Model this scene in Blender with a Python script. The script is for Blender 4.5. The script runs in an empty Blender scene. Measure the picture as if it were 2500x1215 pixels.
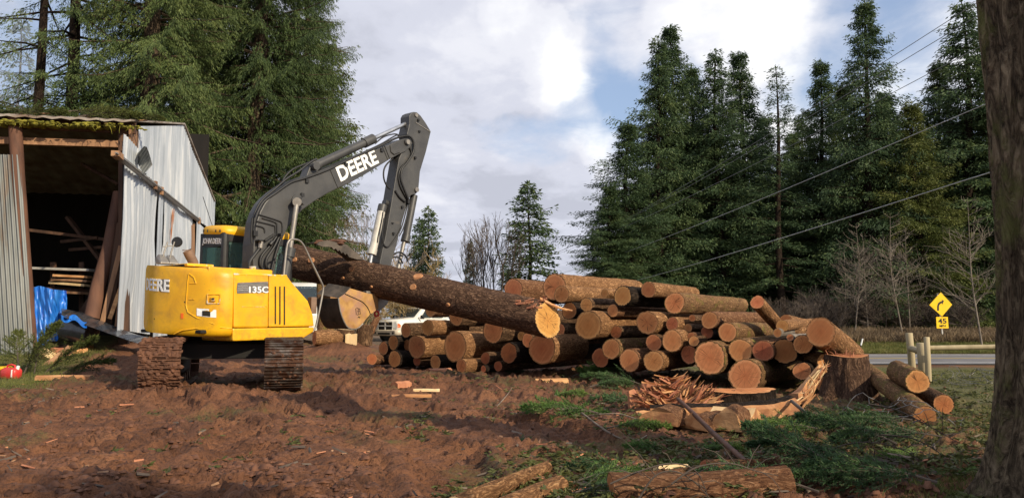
import bpy, bmesh, math, random
import numpy as np
from mathutils import Vector, Matrix

# ------------------------------------------------------------------ camera
SC = bpy.context.scene
COL = SC.collection
FPX = 1925.0
EYE = Vector((0.0, 0.0, 1.15))
PITCH = math.atan(177.5 / FPX)
cd = bpy.data.cameras.new('camera')
cd.sensor_width = 36.0
cd.lens = 36.0 * FPX / 2500.0
cd.clip_start = 0.1
cd.clip_end = 5000
cam = bpy.data.objects.new('camera', cd)
cam.location = EYE
cam.rotation_euler = (math.radians(90) + PITCH, 0, 0)
COL.objects.link(cam)
SC.camera = cam
RIGHT = Vector((1, 0, 0))
UP = Vector((0, -math.sin(PITCH), math.cos(PITCH)))
FWD = Vector((0, math.cos(PITCH), math.sin(PITCH)))


def ray(px, py):
    return RIGHT * ((px - 1250) / FPX) + UP * ((607.5 - py) / FPX) + FWD


def at(px, py, Y):
    d = ray(px, py)
    return EYE + d * (Y / d.y)


def onplane(px, py, p0, n):
    d = ray(px, py)
    t = (Vector(p0) - EYE).dot(n) / d.dot(n)
    return EYE + d * t


# ------------------------------------------------------------------ light
SUN_EL = math.radians(29)
SUN_H = Vector((0.745, -0.667, 0)).normalized()        # horizontal direction to the sun
SUN_DIR = Vector((SUN_H.x * math.cos(SUN_EL), SUN_H.y * math.cos(SUN_EL), math.sin(SUN_EL)))
sl = bpy.data.lights.new('sun', 'SUN')
sl.energy = 5.0
sl.angle = math.radians(0.6)
sl.color = (1.0, 0.86, 0.64)
so = bpy.data.objects.new('sun', sl)
so.rotation_euler = SUN_DIR.to_track_quat('Z', 'Y').to_euler()
so.location = (30, -20, 40)
COL.objects.link(so)

W = bpy.data.worlds.new('World')
SC.world = W
W.use_nodes = True
nt = W.node_tree
nt.nodes.clear()


def wn(t, **kw):
    n = nt.nodes.new(t)
    for k, v in kw.items():
        setattr(n, k, v)
    return n


def wmath(op, a, b=None, clamp=False):
    n = wn('ShaderNodeMath', operation=op, use_clamp=clamp)
    for i, v in enumerate((a, b)):
        if v is None:
            continue
        if isinstance(v, (int, float)):
            n.inputs[i].default_value = v
        else:
            nt.links.new(v, n.inputs[i])
    return n.outputs[0]


sky = wn('ShaderNodeTexSky', sky_type='NISHITA')
sky.sun_disc = False
sky.sun_elevation = SUN_EL
sky.sun_rotation = math.atan2(SUN_H.x, SUN_H.y)
sky.altitude = 200
sky.air_density = 1.0
sky.dust_density = 0.6
tc = wn('ShaderNodeTexCoord')
sep = wn('ShaderNodeSeparateXYZ')
nt.links.new(tc.outputs['Generated'], sep.inputs[0])
zz = wmath('MAXIMUM', wmath('ADD', sep.outputs['Z'], 0.16), 0.05)
cx = wmath('DIVIDE', sep.outputs['X'], zz)
cy = wmath('DIVIDE', sep.outputs['Y'], zz)
cmb = wn('ShaderNodeCombineXYZ')
nt.links.new(cx, cmb.inputs[0])
nt.links.new(cy, cmb.inputs[1])


def wnoise(scale, detail, rough, off, dist=0.0):
    m = wn('ShaderNodeMapping')
    m.inputs['Location'].default_value = off
    m.inputs['Rotation'].default_value = (0, 0, 0.5)
    m.inputs['Scale'].default_value = (1.0, 0.8, 1)
    nt.links.new(cmb.outputs[0], m.inputs[0])
    n = wn('ShaderNodeTexNoise')
    n.inputs['Scale'].default_value = scale
    n.inputs['Detail'].default_value = detail
    n.inputs['Roughness'].default_value = rough
    n.inputs['Distortion'].default_value = dist
    nt.links.new(m.outputs[0], n.inputs['Vector'])
    return n.outputs['Fac']


_wd = wn('ShaderNodeTexNoise')
_wd.inputs['Scale'].default_value = 7.0
_wd.inputs['Detail'].default_value = 6
nt.links.new(tc.outputs['Generated'], _wd.inputs['Vector'])
_wa = wn('ShaderNodeVectorMath', operation='MULTIPLY_ADD')
_wa.inputs[1].default_value = (.22, .22, .22)
nt.links.new(_wd.outputs['Color'], _wa.inputs[0])
nt.links.new(tc.outputs['Generated'], _wa.inputs[2])
_wb = wn('ShaderNodeVectorMath', operation='SUBTRACT')
nt.links.new(_wa.outputs[0], _wb.inputs[0])
_wb.inputs[1].default_value = (.11, .11, .11)
_wc = wn('ShaderNodeVectorMath', operation='NORMALIZE')
nt.links.new(_wb.outputs[0], _wc.inputs[0])


def wblob(px, py, wdeg, amp):
    d = ray(px, py).normalized()
    dp = wn('ShaderNodeVectorMath', operation='DOT_PRODUCT')
    nt.links.new(_wc.outputs[0], dp.inputs[0])
    dp.inputs[1].default_value = d
    mr = wn('ShaderNodeMapRange', interpolation_type='SMOOTHSTEP')
    mr.inputs['From Min'].default_value = math.cos(math.radians(wdeg))
    mr.inputs['From Max'].default_value = 1.0
    mr.inputs['To Max'].default_value = amp
    nt.links.new(dp.outputs['Value'], mr.inputs['Value'])
    return mr.outputs[0]


def wramp(fac, stops):
    r = wn('ShaderNodeValToRGB')
    e = r.color_ramp.elements
    e[0].position, e[0].color = stops[0][0], (*stops[0][1], 1)
    e[1].position, e[1].color = stops[-1][0], (*stops[-1][1], 1)
    for p, c in stops[1:-1]:
        k = e.new(p)
        k.color = (*c, 1)
    r.color_ramp.interpolation = 'EASE'
    nt.links.new(fac, r.inputs[0])
    return r.outputs[0]


n1 = wnoise(1.15, 9, 0.55, (3.1, 7.7, 0), 0.35)
n2 = wnoise(2.3, 8, 0.55, (9.2, 1.3, 0), 0.2)
n3 = wnoise(6.5, 7, 0.6, (2.2, 5.3, 0), 0.3)
cov = wmath('ADD', n1, wmath('MULTIPLY', wmath('SUBTRACT', n3, .5), .30))
# open blue patches in the cloud deck
for (px, py, wdeg, amp) in [(1450, 270, 7.0, .25), (1290, 330, 5.5, .18), (1180, 380, 4.5, .12), (2120, 110, 7, .22), (2000, 200, 4, .08), (1620, 190, 5, .16), (1190, 140, 3.0, .08), (2330, 40, 6, .18),
                            (250, 180, 9, .25)]:
    cov = wmath('SUBTRACT', cov, wblob(px, py, wdeg, amp))
for (px, py, wdeg, amp) in [(900, 120, 17, .26), (1250, 540, 12, .24), (1720, 30, 6, .16), (1330, 165, 5, .24), (1440, 360, 4, .16), (900, 320, 10, .18), (1130, 60, 9, .12), (1560, 150, 3, .10), (1880, 60, 5, .12), (1900, 220, 5, .10), (2270, 150, 5, .12)]:
    cov = wmath('ADD', cov, wblob(px, py, wdeg, amp))
covf = wramp(cov, [(0.24, (0, 0, 0)), (0.64, (1, 1, 1))])
bright = wmath('ADD', n2, wmath('MULTIPLY', wmath('SUBTRACT', n3, .5), .35))
for (px, py, wdeg, amp) in [(1335, 165, 4.0, .30), (1440, 350, 3.6, .34), (1760, 30, 6, .30), (1900, 20, 6, .2), (1190, 250, 7, .12), (2250, 160, 7, .24), (1480, 190, 6, .08), (1950, 330, 7, .24), (1000, 330, 7, .06)]:
    bright = wmath('ADD', bright, wblob(px, py, wdeg, amp))
for (px, py, wdeg, amp) in [(1230, 480, 12, .14), (850, 130, 11, .08)]:
    bright = wmath('SUBTRACT', bright, wblob(px, py, wdeg, amp))
cl = wramp(bright, [(0.28, (.54, .56, .65)), (0.45, (.67, .69, .79)), (0.62, (.82, .83, .90)), (0.95, (1.1, 1.1, 1.1))])
skyc = wn('ShaderNodeVectorMath', operation='SCALE')
skyc.inputs['Scale'].default_value = 0.13
nt.links.new(sky.outputs[0], skyc.inputs[0])
# thin veil over the blue
veil = wn('ShaderNodeMix', data_type='RGBA')
veil.inputs['Factor'].default_value = 0.42
nt.links.new(skyc.outputs[0], veil.inputs['A'])
veil.inputs['B'].default_value = (.50, .62, .88, 1)
mx = wn('ShaderNodeMix', data_type='RGBA')
nt.links.new(covf, mx.inputs['Factor'])
nt.links.new(veil.outputs['Result'], mx.inputs['A'])
nt.links.new(cl, mx.inputs['B'])
bg = wn('ShaderNodeBackground')
bg.inputs['Strength'].default_value = 1.0
nt.links.new(mx.outputs['Result'], bg.inputs['Color'])
wo = wn('ShaderNodeOutputWorld')
nt.links.new(bg.outputs[0], wo.inputs['Surface'])

SC.view_settings.view_transform = 'Standard'
SC.view_settings.look = 'None'
SC.view_settings.exposure = 0.08
SC.view_settings.gamma = 1.0
SC.cycles.max_bounces = 6
SC.cycles.transparent_max_bounces = 8
SC.cycles.use_denoising = True

# ------------------------------------------------------------------ noise
RNG = np.random.default_rng(7)
random.seed(11)
_T = RNG.random((256, 256))


def vnoise(x, y):
    xi = np.floor(x).astype(int)
    yi = np.floor(y).astype(int)
    fx = x - xi
    fy = y - yi
    fx = fx * fx * fx * (fx * (fx * 6 - 15) + 10)
    fy = fy * fy * fy * (fy * (fy * 6 - 15) + 10)
    a = _T[xi & 255, yi & 255]
    b = _T[(xi + 1) & 255, yi & 255]
    c = _T[xi & 255, (yi + 1) & 255]
    d = _T[(xi + 1) & 255, (yi + 1) & 255]
    return (a * (1 - fx) + b * fx) * (1 - fy) + (c * (1 - fx) + d * fx) * fy


def fbm(x, y, octv=4, gain=0.5):
    s = 0.0
    a = 1.0
    t = 0.0
    for k in range(octv):
        s = s + a * vnoise(x * 2 ** k + 17.3 * k, y * 2 ** k + 5.1 * k)
        t += a
        a *= gain
    return s / t


def sstep(a, b, v):
    t = np.clip((v - a) / (b - a), 0, 1)
    return t * t * (3 - 2 * t)


def gz(x, y):
    """smooth terrain height (works on arrays and numbers)"""
    x = np.asarray(x, float)
    y = np.asarray(y, float)
    z = 0.62 * sstep(14.5, 23, y) * sstep(-4.5, -9.5, x) * (1 - sstep(28, 37, y) * sstep(-11, -8.5, x))
    z = z - 0.35 * sstep(15, 27, y) * sstep(1.5, 7, x)
    z = z + 0.85 * sstep(37.5, 46, y) * sstep(0, 8, x)
    z = z + 0.06 * sstep(27, 35, y) * (1 - sstep(48, 58, y)) * sstep(-15, -11, x) * (1 - sstep(-1.5, .5, x))
    z = z + 0.06 * sstep(11, 14, y) * sstep(-2, -5, x)
    return z


def ground(x, y):
    return float(gz(x, y))


def gp(px, py, zoff=0.0):
    """point of the ground seen at a pixel"""
    d = ray(px, py)
    Y = 12.0
    for k in range(40):
        p = EYE + d * (Y / d.y)
        zt = ground(p.x, p.y) + zoff
        t = (zt - EYE.z) / d.z if d.z < -1e-6 else 60
        Y = 0.5 * Y + 0.5 * min(max(t * d.y, 2), 120)
    return EYE + d * (Y / d.y)


# ------------------------------------------------------------------ mesh helpers
SPLIT = {'brace', 'hose_clamp', 'rail_hanger', 'pin', 'bracket', 'louver', 'vent', 'roof_bolt', 'pin_boss', 'deck_fitting', 'hydraulic_hose', 'bolt_hole', 'mirror_base', 'door_trim', 'weld_plate', 'bucket_ear', 'rust_patch', 'cylinder_clevis'}


class MB:
    def __init__(self):
        self.v = []
        self.f = []
        self.m = []
        self.s = []

    def add(self, vs, fs, mat=0, smooth=False):
        o = len(self.v)
        self.v.extend([tuple(p) for p in vs])
        for f in fs:
            self.f.append(tuple(i + o for i in f))
            self.m.append(mat)
            self.s.append(smooth)
        return self

    def box(self, c, size, M=None, mat=0):
        hx, hy, hz = size[0] / 2, size[1] / 2, size[2] / 2
        c = Vector(c)
        pts = [Vector((sx * hx, sy * hy, sz * hz)) for sz in (-1, 1) for sy in (-1, 1) for sx in (-1, 1)]
        if M is not None:
            pts = [M @ p for p in pts]
        pts = [p + c for p in pts]
        self.add(pts, [(0, 2, 3, 1), (4, 5, 7, 6), (0, 1, 5, 4), (2, 6, 7, 3), (0, 4, 6, 2), (1, 3, 7, 5)], mat)
        return self

    def bar(self, a, b, w, h, up=Vector((0, 0, 1)), mat=0):
        """square bar from a to b"""
        a = Vector(a)
        b = Vector(b)
        d = (b - a)
        L = d.length
        d.normalize()
        x = d.cross(up)
        if x.length < 1e-4:
            x = Vector((1, 0, 0))
        x.normalize()
        z = x.cross(d).normalized()
        M = Matrix((x, d, z)).transposed()
        return self.box((a + b) / 2, (w, L, h), M, mat)

    def tube(self, pts, rad, seg=8, caps=True, smooth=True, mat=0):
        pts = [Vector(p) for p in pts]
        n = len(pts)
        if isinstance(rad, (int, float)):
            rad = [rad] * n
        vs = []
        prevx = None
        for i in range(n):
            if i == 0:
                d = pts[1] - pts[0]
            elif i == n - 1:
                d = pts[-1] - pts[-2]
            else:
                d = (pts[i + 1] - pts[i - 1])
            if d.length < 1e-9:
                d = Vector((0, 0, 1))
            d.normalize()
            if prevx is None:
                u = Vector((0, 0, 1)) if abs(d.z) < 0.9 else Vector((1, 0, 0))
                x = d.cross(u).normalized()
            else:
                x = (prevx - d * prevx.dot(d))
                if x.length < 1e-6:
                    x = d.orthogonal()
                x.normalize()
            prevx = x
            y = d.cross(x)
            for k in range(seg):
                a = 2 * math.pi * k / seg
                vs.append(pts[i] + (x * math.cos(a) + y * math.sin(a)) * rad[i])
        fs = []
        for i in range(n - 1):
            for k in range(seg):
                k2 = (k + 1) % seg
                fs.append((i * seg + k, i * seg + k2, (i + 1) * seg + k2, (i + 1) * seg + k))
        self.add(vs, fs, mat, smooth)
        if caps:
            self.add(vs[:seg], [tuple(range(seg - 1, -1, -1))], mat)
            self.add(vs[-seg:], [tuple(range(seg))], mat)
        return self

    def prism(self, poly, off, mat=0, bevel=0.0):
        """flat polygon (3D points) extruded by vector off"""
        poly = [Vector(p) for p in poly]
        off = Vector(off)
        n = len(poly)
        vs = poly + [p + off for p in poly]
        fs = [tuple(range(n)), tuple(range(2 * n - 1, n - 1, -1))]
        for i in range(n):
            j = (i + 1) % n
            fs.append((j, i, n + i, n + j))
        self.add(vs, fs, mat)
        return self

    def loft(self, rings, closed=True, caps=True, smooth=True, mat=0):
        n = len(rings[0])
        vs = [p for r in rings for p in r]
        fs = []
        for i in range(len(rings) - 1):
            for k in range(n if closed else n - 1):
                k2 = (k + 1) % n
                fs.append((i * n + k, i * n + k2, (i + 1) * n + k2, (i + 1) * n + k))
        self.add(vs, fs, mat, smooth)
        if caps:
            self.add(rings[0], [tuple(range(n - 1, -1, -1))], mat)
            self.add(rings[-1], [tuple(range(n))], mat)
        return self

    def xform(self, M):
        self.v = [tuple(M @ Vector(p)) for p in self.v]
        return self

    def build(self, name, mats, parent=None, origin=None, fixn=True, bevel=0.0, autosmooth=True):
        """world-space vertices -> object.  top level: object at origin; child: verts relative to the root"""
        if name in SPLIT and parent is not None:
            pieces = self.islands()
            if len(pieces) > 1:
                SPLIT_ON = [p_.build1(name, mats, parent, origin, fixn, bevel) for p_ in pieces]
                return SPLIT_ON[0]
        return self.build1(name, mats, parent, origin, fixn, bevel)

    def islands(self):
        key = {}
        par = list(range(len(self.v)))

        def find(i):
            while par[i] != i:
                par[i] = par[par[i]]
                i = par[i]
            return i
        for i, p in enumerate(self.v):
            k = (round(p[0], 5), round(p[1], 5), round(p[2], 5))
            if k in key:
                par[find(i)] = find(key[k])
            else:
                key[k] = i
        for f in self.f:
            for i in f[1:]:
                par[find(i)] = find(f[0])
        grp = {}
        for fi, f in enumerate(self.f):
            grp.setdefault(find(f[0]), []).append(fi)
        out = []
        for fl in grp.values():
            m_ = MB()
            mp = {}
            for fi in fl:
                nf = []
                for i in self.f[fi]:
                    if i not in mp:
                        mp[i] = len(m_.v)
                        m_.v.append(self.v[i])
                    nf.append(mp[i])
                m_.f.append(tuple(nf))
                m_.m.append(self.m[fi])
                m_.s.append(self.s[fi])
            out.append(m_)
        return out

    def build1(self, name, mats, parent=None, origin=None, fixn=True, bevel=0.0):
        if origin is None:
            origin = ORG.get(parent.name, Vector((0, 0, 0))) if parent is not None else Vector((0, 0, 0))
        origin = Vector(origin)
        me = bpy.data.meshes.new(name)
        me.from_pydata([(p[0] - origin.x, p[1] - origin.y, p[2] - origin.z) for p in self.v], [], self.f)
        if not isinstance(mats, (list, tuple)):
            mats = [mats]
        for m in mats:
            me.materials.append(m)
        me.polygons.foreach_set('material_index', self.m)
        me.polygons.foreach_set('use_smooth', self.s)
        if fixn or bevel:
            bm = bmesh.new()
            bm.from_mesh(me)
            if bevel:
                bmesh.ops.remove_doubles(bm, verts=bm.verts, dist=1e-5)
            bmesh.ops.recalc_face_normals(bm, faces=bm.faces)
            if bevel:
                ed = [e for e in bm.edges if len(e.link_faces) == 2 and e.calc_face_angle(0) > 0.5]
                try:
                    bmesh.ops.bevel(bm, geom=ed, offset=bevel, segments=2, affect='EDGES', profile=0.6, clamp_overlap=True)
                except Exception:
                    pass
            bm.to_mesh(me)
            bm.free()
        me.update()
        o = bpy.data.objects.new(name, me)
        COL.objects.link(o)
        if parent is not None:
            o.parent = parent
            ORG[o.name] = origin
        else:
            o.location = origin
            ORG[o.name] = origin
        return o


ORG = {}


def tag(o, label=None, cat=None, group=None, kind=None):
    if label:
        o['label'] = label
    if cat:
        o['category'] = cat
    if group:
        o['group'] = group
    if kind:
        o['kind'] = kind
    return o


def thing(name, loc, label, cat, group=None):
    o = bpy.data.objects.new(name, None)
    o.empty_display_size = 0.2
    o.location = loc
    COL.objects.link(o)
    ORG[o.name] = Vector(loc)
    return tag(o, label, cat, group)


def np_mesh(name, verts, faces, mats, parent=None, smooth=False, loc=(0, 0, 0), midx=None):
    """numpy arrays -> object (faces Nx3 or Nx4)"""
    me = bpy.data.meshes.new(name)
    nv, nf, k = len(verts), len(faces), faces.shape[1]
    me.vertices.add(nv)
    me.vertices.foreach_set('co', np.ascontiguousarray(verts, dtype=np.float32).ravel())
    me.loops.add(nf * k)
    me.loops.foreach_set('vertex_index', np.ascontiguousarray(faces, dtype=np.int32).ravel())
    me.polygons.add(nf)
    me.polygons.foreach_set('loop_start', np.arange(0, nf * k, k, dtype=np.int32))
    me.polygons.foreach_set('use_smooth', np.full(nf, smooth))
    if not isinstance(mats, (list, tuple)):
        mats = [mats]
    for m in mats:
        me.materials.append(m)
    if midx is not None:
        me.polygons.foreach_set('material_index', np.ascontiguousarray(midx, dtype=np.int32))
    me.update(calc_edges=True)
    me.validate()
    o = bpy.data.objects.new(name, me)
    COL.objects.link(o)
    o.location = loc
    if parent is not None:
        o.parent = parent
    return o


def copy_tree(root, loc=None, rotz=None, scale=None):
    r = root.copy()
    COL.objects.link(r)
    if loc is not None:
        r.location = loc
    if rotz is not None:
        r.rotation_euler = (0, 0, rotz)
    if scale is not None:
        r.scale = scale if not isinstance(scale, (int, float)) else (scale,) * 3
    for ch in root.children:
        c = ch.copy()
        COL.objects.link(c)
        c.parent = r
        for g in ch.children:
            d = g.copy()
            COL.objects.link(d)
            d.parent = c
    return r


def text_mesh(txt, size=1.0, extrude=0.004, offset=0.0, shear=0.0, spacing=1.0):
    cu = bpy.data.curves.new('lettering', 'FONT')
    cu.body = txt
    cu.size = size
    cu.extrude = extrude
    cu.offset = offset
    cu.shear = shear
    cu.space_character = spacing
    cu.resolution_u = 3
    ob = bpy.data.objects.new('lettering', cu)
    COL.objects.link(ob)
    bpy.context.view_layer.update()
    dg = bpy.context.evaluated_depsgraph_get()
    me = bpy.data.meshes.new_from_object(ob.evaluated_get(dg))
    vs = [v.co.copy() for v in me.vertices]
    fs = [tuple(p.vertices) for p in me.polygons]
    bpy.data.objects.remove(ob)
    bpy.data.curves.remove(cu)
    bpy.data.meshes.remove(me)
    return vs, fs


# ------------------------------------------------------------------ materials
def new_mat(name):
    m = bpy.data.materials.new(name)
    m.use_nodes = True
    t = m.node_tree
    b = t.nodes['Principled BSDF']
    return m, t, b


def ramp(t, fac, stops, interp='LINEAR'):
    r = t.nodes.new('ShaderNodeValToRGB')
    e = r.color_ramp.elements
    e[0].position, e[0].color = stops[0][0], (*stops[0][1], 1)
    e[1].position, e[1].color = stops[-1][0], (*stops[-1][1], 1)
    for p, c in stops[1:-1]:
        k = e.new(p)
        k.color = (*c, 1)
    r.color_ramp.interpolation = interp
    t.links.new(fac, r.inputs[0])
    return r.outputs[0]


def objcoord(t, scale=(1, 1, 1), rnd=True):
    tc = t.nodes.new('ShaderNodeTexCoord')
    mp = t.nodes.new('ShaderNodeMapping')
    mp.inputs['Scale'].default_value = scale
    t.links.new(tc.outputs['Object'], mp.inputs[0])
    if rnd:
        oi = t.nodes.new('ShaderNodeObjectInfo')
        ml = t.nodes.new('ShaderNodeMath')
        ml.operation = 'MULTIPLY'
        ml.inputs[1].default_value = 37.0
        t.links.new(oi.outputs['Random'], ml.inputs[0])
        t.links.new(ml.outputs[0], mp.inputs['Location'])
    return mp.outputs[0]


def tnoise(t, vec, scale, detail=5, rough=0.55, dist=0.0):
    n = t.nodes.new('ShaderNodeTexNoise')
    n.inputs['Scale'].default_value = scale
    n.inputs['Detail'].default_value = detail
    n.inputs['Roughness'].default_value = rough
    n.inputs['Distortion'].default_value = dist
    t.links.new(vec, n.inputs['Vector'])
    return n.outputs['Fac']


def tmath(t, op, a, b=None, clamp=False):
    n = t.nodes.new('ShaderNodeMath')
    n.operation = op
    n.use_clamp = clamp
    for i, v in enumerate((a, b)):
        if v is None:
            continue
        if isinstance(v, (int, float)):
            n.inputs[i].default_value = v
        else:
            t.links.new(v, n.inputs[i])
    return n.outputs[0]


def tmix(t, fac, a, b, mode='MIX'):
    n = t.nodes.new('ShaderNodeMix')
    n.data_type = 'RGBA'
    n.blend_type = mode
    if isinstance(fac, (int, float)):
        n.inputs['Factor'].default_value = fac
    else:
        t.links.new(fac, n.inputs['Factor'])
    for k, v in (('A', a), ('B', b)):
        if isinstance(v, tuple):
            n.inputs[k].default_value = (*v, 1)
        else:
            t.links.new(v, n.inputs[k])
    return n.outputs['Result']


def tbump(t, b, h, strength=0.4, dist=0.02):
    n = t.nodes.new('ShaderNodeBump')
    n.inputs['Strength'].default_value = strength
    n.inputs['Distance'].default_value = dist
    t.links.new(h, n.inputs['Height'])
    t.links.new(n.outputs[0], b.inputs['Normal'])


def m_plain(name, c1, c2, scale=4, detail=6, rough=0.6, metal=0.0, bump=0.15, bscale=30, stretch=(1, 1, 1), lo=.35, hi=.65,
            dirt=None, dirt_scale=2.5, dirt_lo=.55, dirt_hi=.75, spec=0.4, bdist=0.01, rrange=0.1):
    m, t, b = new_mat(name)
    v = objcoord(t, stretch)
    n = tnoise(t, v, scale, detail)
    col = ramp(t, n, [(lo, c1), (hi, c2)])
    if dirt:
        n2 = tnoise(t, v, dirt_scale, 8, 0.65, 0.4)
        f = ramp(t, n2, [(dirt_lo, (0, 0, 0)), (dirt_hi, (1, 1, 1))])
        col = tmix(t, f, col, dirt)
    t.links.new(col, b.inputs['Base Color'])
    rr = tmath(t, 'ADD', tmath(t, 'MULTIPLY', n, 2 * rrange), rough - rrange, True)
    t.links.new(rr, b.inputs['Roughness'])
    b.inputs['Metallic'].default_value = metal
    b.inputs['Specular IOR Level'].default_value = spec
    if bump:
        tbump(t, b, tnoise(t, v, bscale, 5), bump, bdist)
    return m


def m_bark(name, dark, mid, light, scale=1.0, moss=None, bump=1.0, axis='Z', flake=0.5, st=.34):
    """winding furrows and flaky plates running along the axis"""
    m, t, b = new_mat(name)
    st = {'Z': (1, 1, st), 'Y': (1, st, 1), 'X': (st, 1, 1)}[axis]
    v = objcoord(t, st)
    na = tnoise(t, v, 13 * scale, 7, .6, 1.4)
    fur = tmath(t, 'MULTIPLY', tmath(t, 'ABSOLUTE', tmath(t, 'SUBTRACT', na, .5)), 6.0, True)
    nb = tnoise(t, v, 52 * scale, 7, .7, .6)
    nd = tnoise(t, v, 24 * scale, 6, .65, .8)
    h = tmath(t, 'ADD', tmath(t, 'MULTIPLY', fur, .42), tmath(t, 'ADD', tmath(t, 'MULTIPLY', nb, .38), tmath(t, 'MULTIPLY', nd, .34)))
    col = ramp(t, h, [(0.30, dark), (0.55, mid), (0.86, light)])
    n3 = tnoise(t, v, 30 * scale, 6, .75)
    col = tmix(t, ramp(t, n3, [(.54, (0, 0, 0)), (.66, (flake, flake, flake))]), col, tuple(min(1, x * 1.35) for x in light))
    v2 = objcoord(t, (1, 1, .8))
    n2 = tnoise(t, v2, 2.3 * scale, 6, .65)
    col = tmix(t, ramp(t, n2, [(.30, (.6, .6, .6)), (.52, (0, 0, 0))]), col, tuple((x + y) / 2 for x, y in zip(dark, mid)))
    if moss:
        col = tmix(t, ramp(t, tnoise(t, v2, 4.3 * scale, 8, .72), [(.52, (0, 0, 0)), (.64, (.8, .8, .8))]), col, moss)
    t.links.new(col, b.inputs['Base Color'])
    b.inputs['Roughness'].default_value = 0.9
    b.inputs['Specular IOR Level'].default_value = 0.12
    tbump(t, b, h, bump, 0.04 / scale)
    return m


def m_leaf(name, c1, c2, c3, scale=1.1, trans=0.15):
    m, t, b = new_mat(name)
    tc = t.nodes.new('ShaderNodeTexCoord')
    n = tnoise(t, tc.outputs['Object'], scale, 3, .6)
    g = t.nodes.new('ShaderNodeNewGeometry')
    f = tmath(t, 'ADD', tmath(t, 'MULTIPLY', n, 0.75), tmath(t, 'MULTIPLY', tmath(t, 'SUBTRACT', g.outputs['Random Per Island'], .5), 0.16))
    f = tmath(t, 'ADD', f, .13)
    oi = t.nodes.new('ShaderNodeObjectInfo')
    f = tmath(t, 'ADD', f, tmath(t, 'MULTIPLY', tmath(t, 'SUBTRACT', oi.outputs['Random'], 0.5), 0.16))
    col = ramp(t, f, [(.28, c1), (.5, c2), (.75, c3)])
    t.links.new(col, b.inputs['Base Color'])
    b.inputs['Roughness'].default_value = 0.6
    b.inputs['Specular IOR Level'].default_value = 0.25
    tr = t.nodes.new('ShaderNodeBsdfTranslucent')
    t.links.new(col, tr.inputs['Color'])
    ms = t.nodes.new('ShaderNodeMixShader')
    ms.inputs[0].default_value = trans
    out = t.nodes['Material Output']
    t.links.new(b.outputs[0], ms.inputs[1])
    t.links.new(tr.outputs[0], ms.inputs[2])
    t.links.new(ms.outputs[0], out.inputs['Surface'])
    return m


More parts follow.
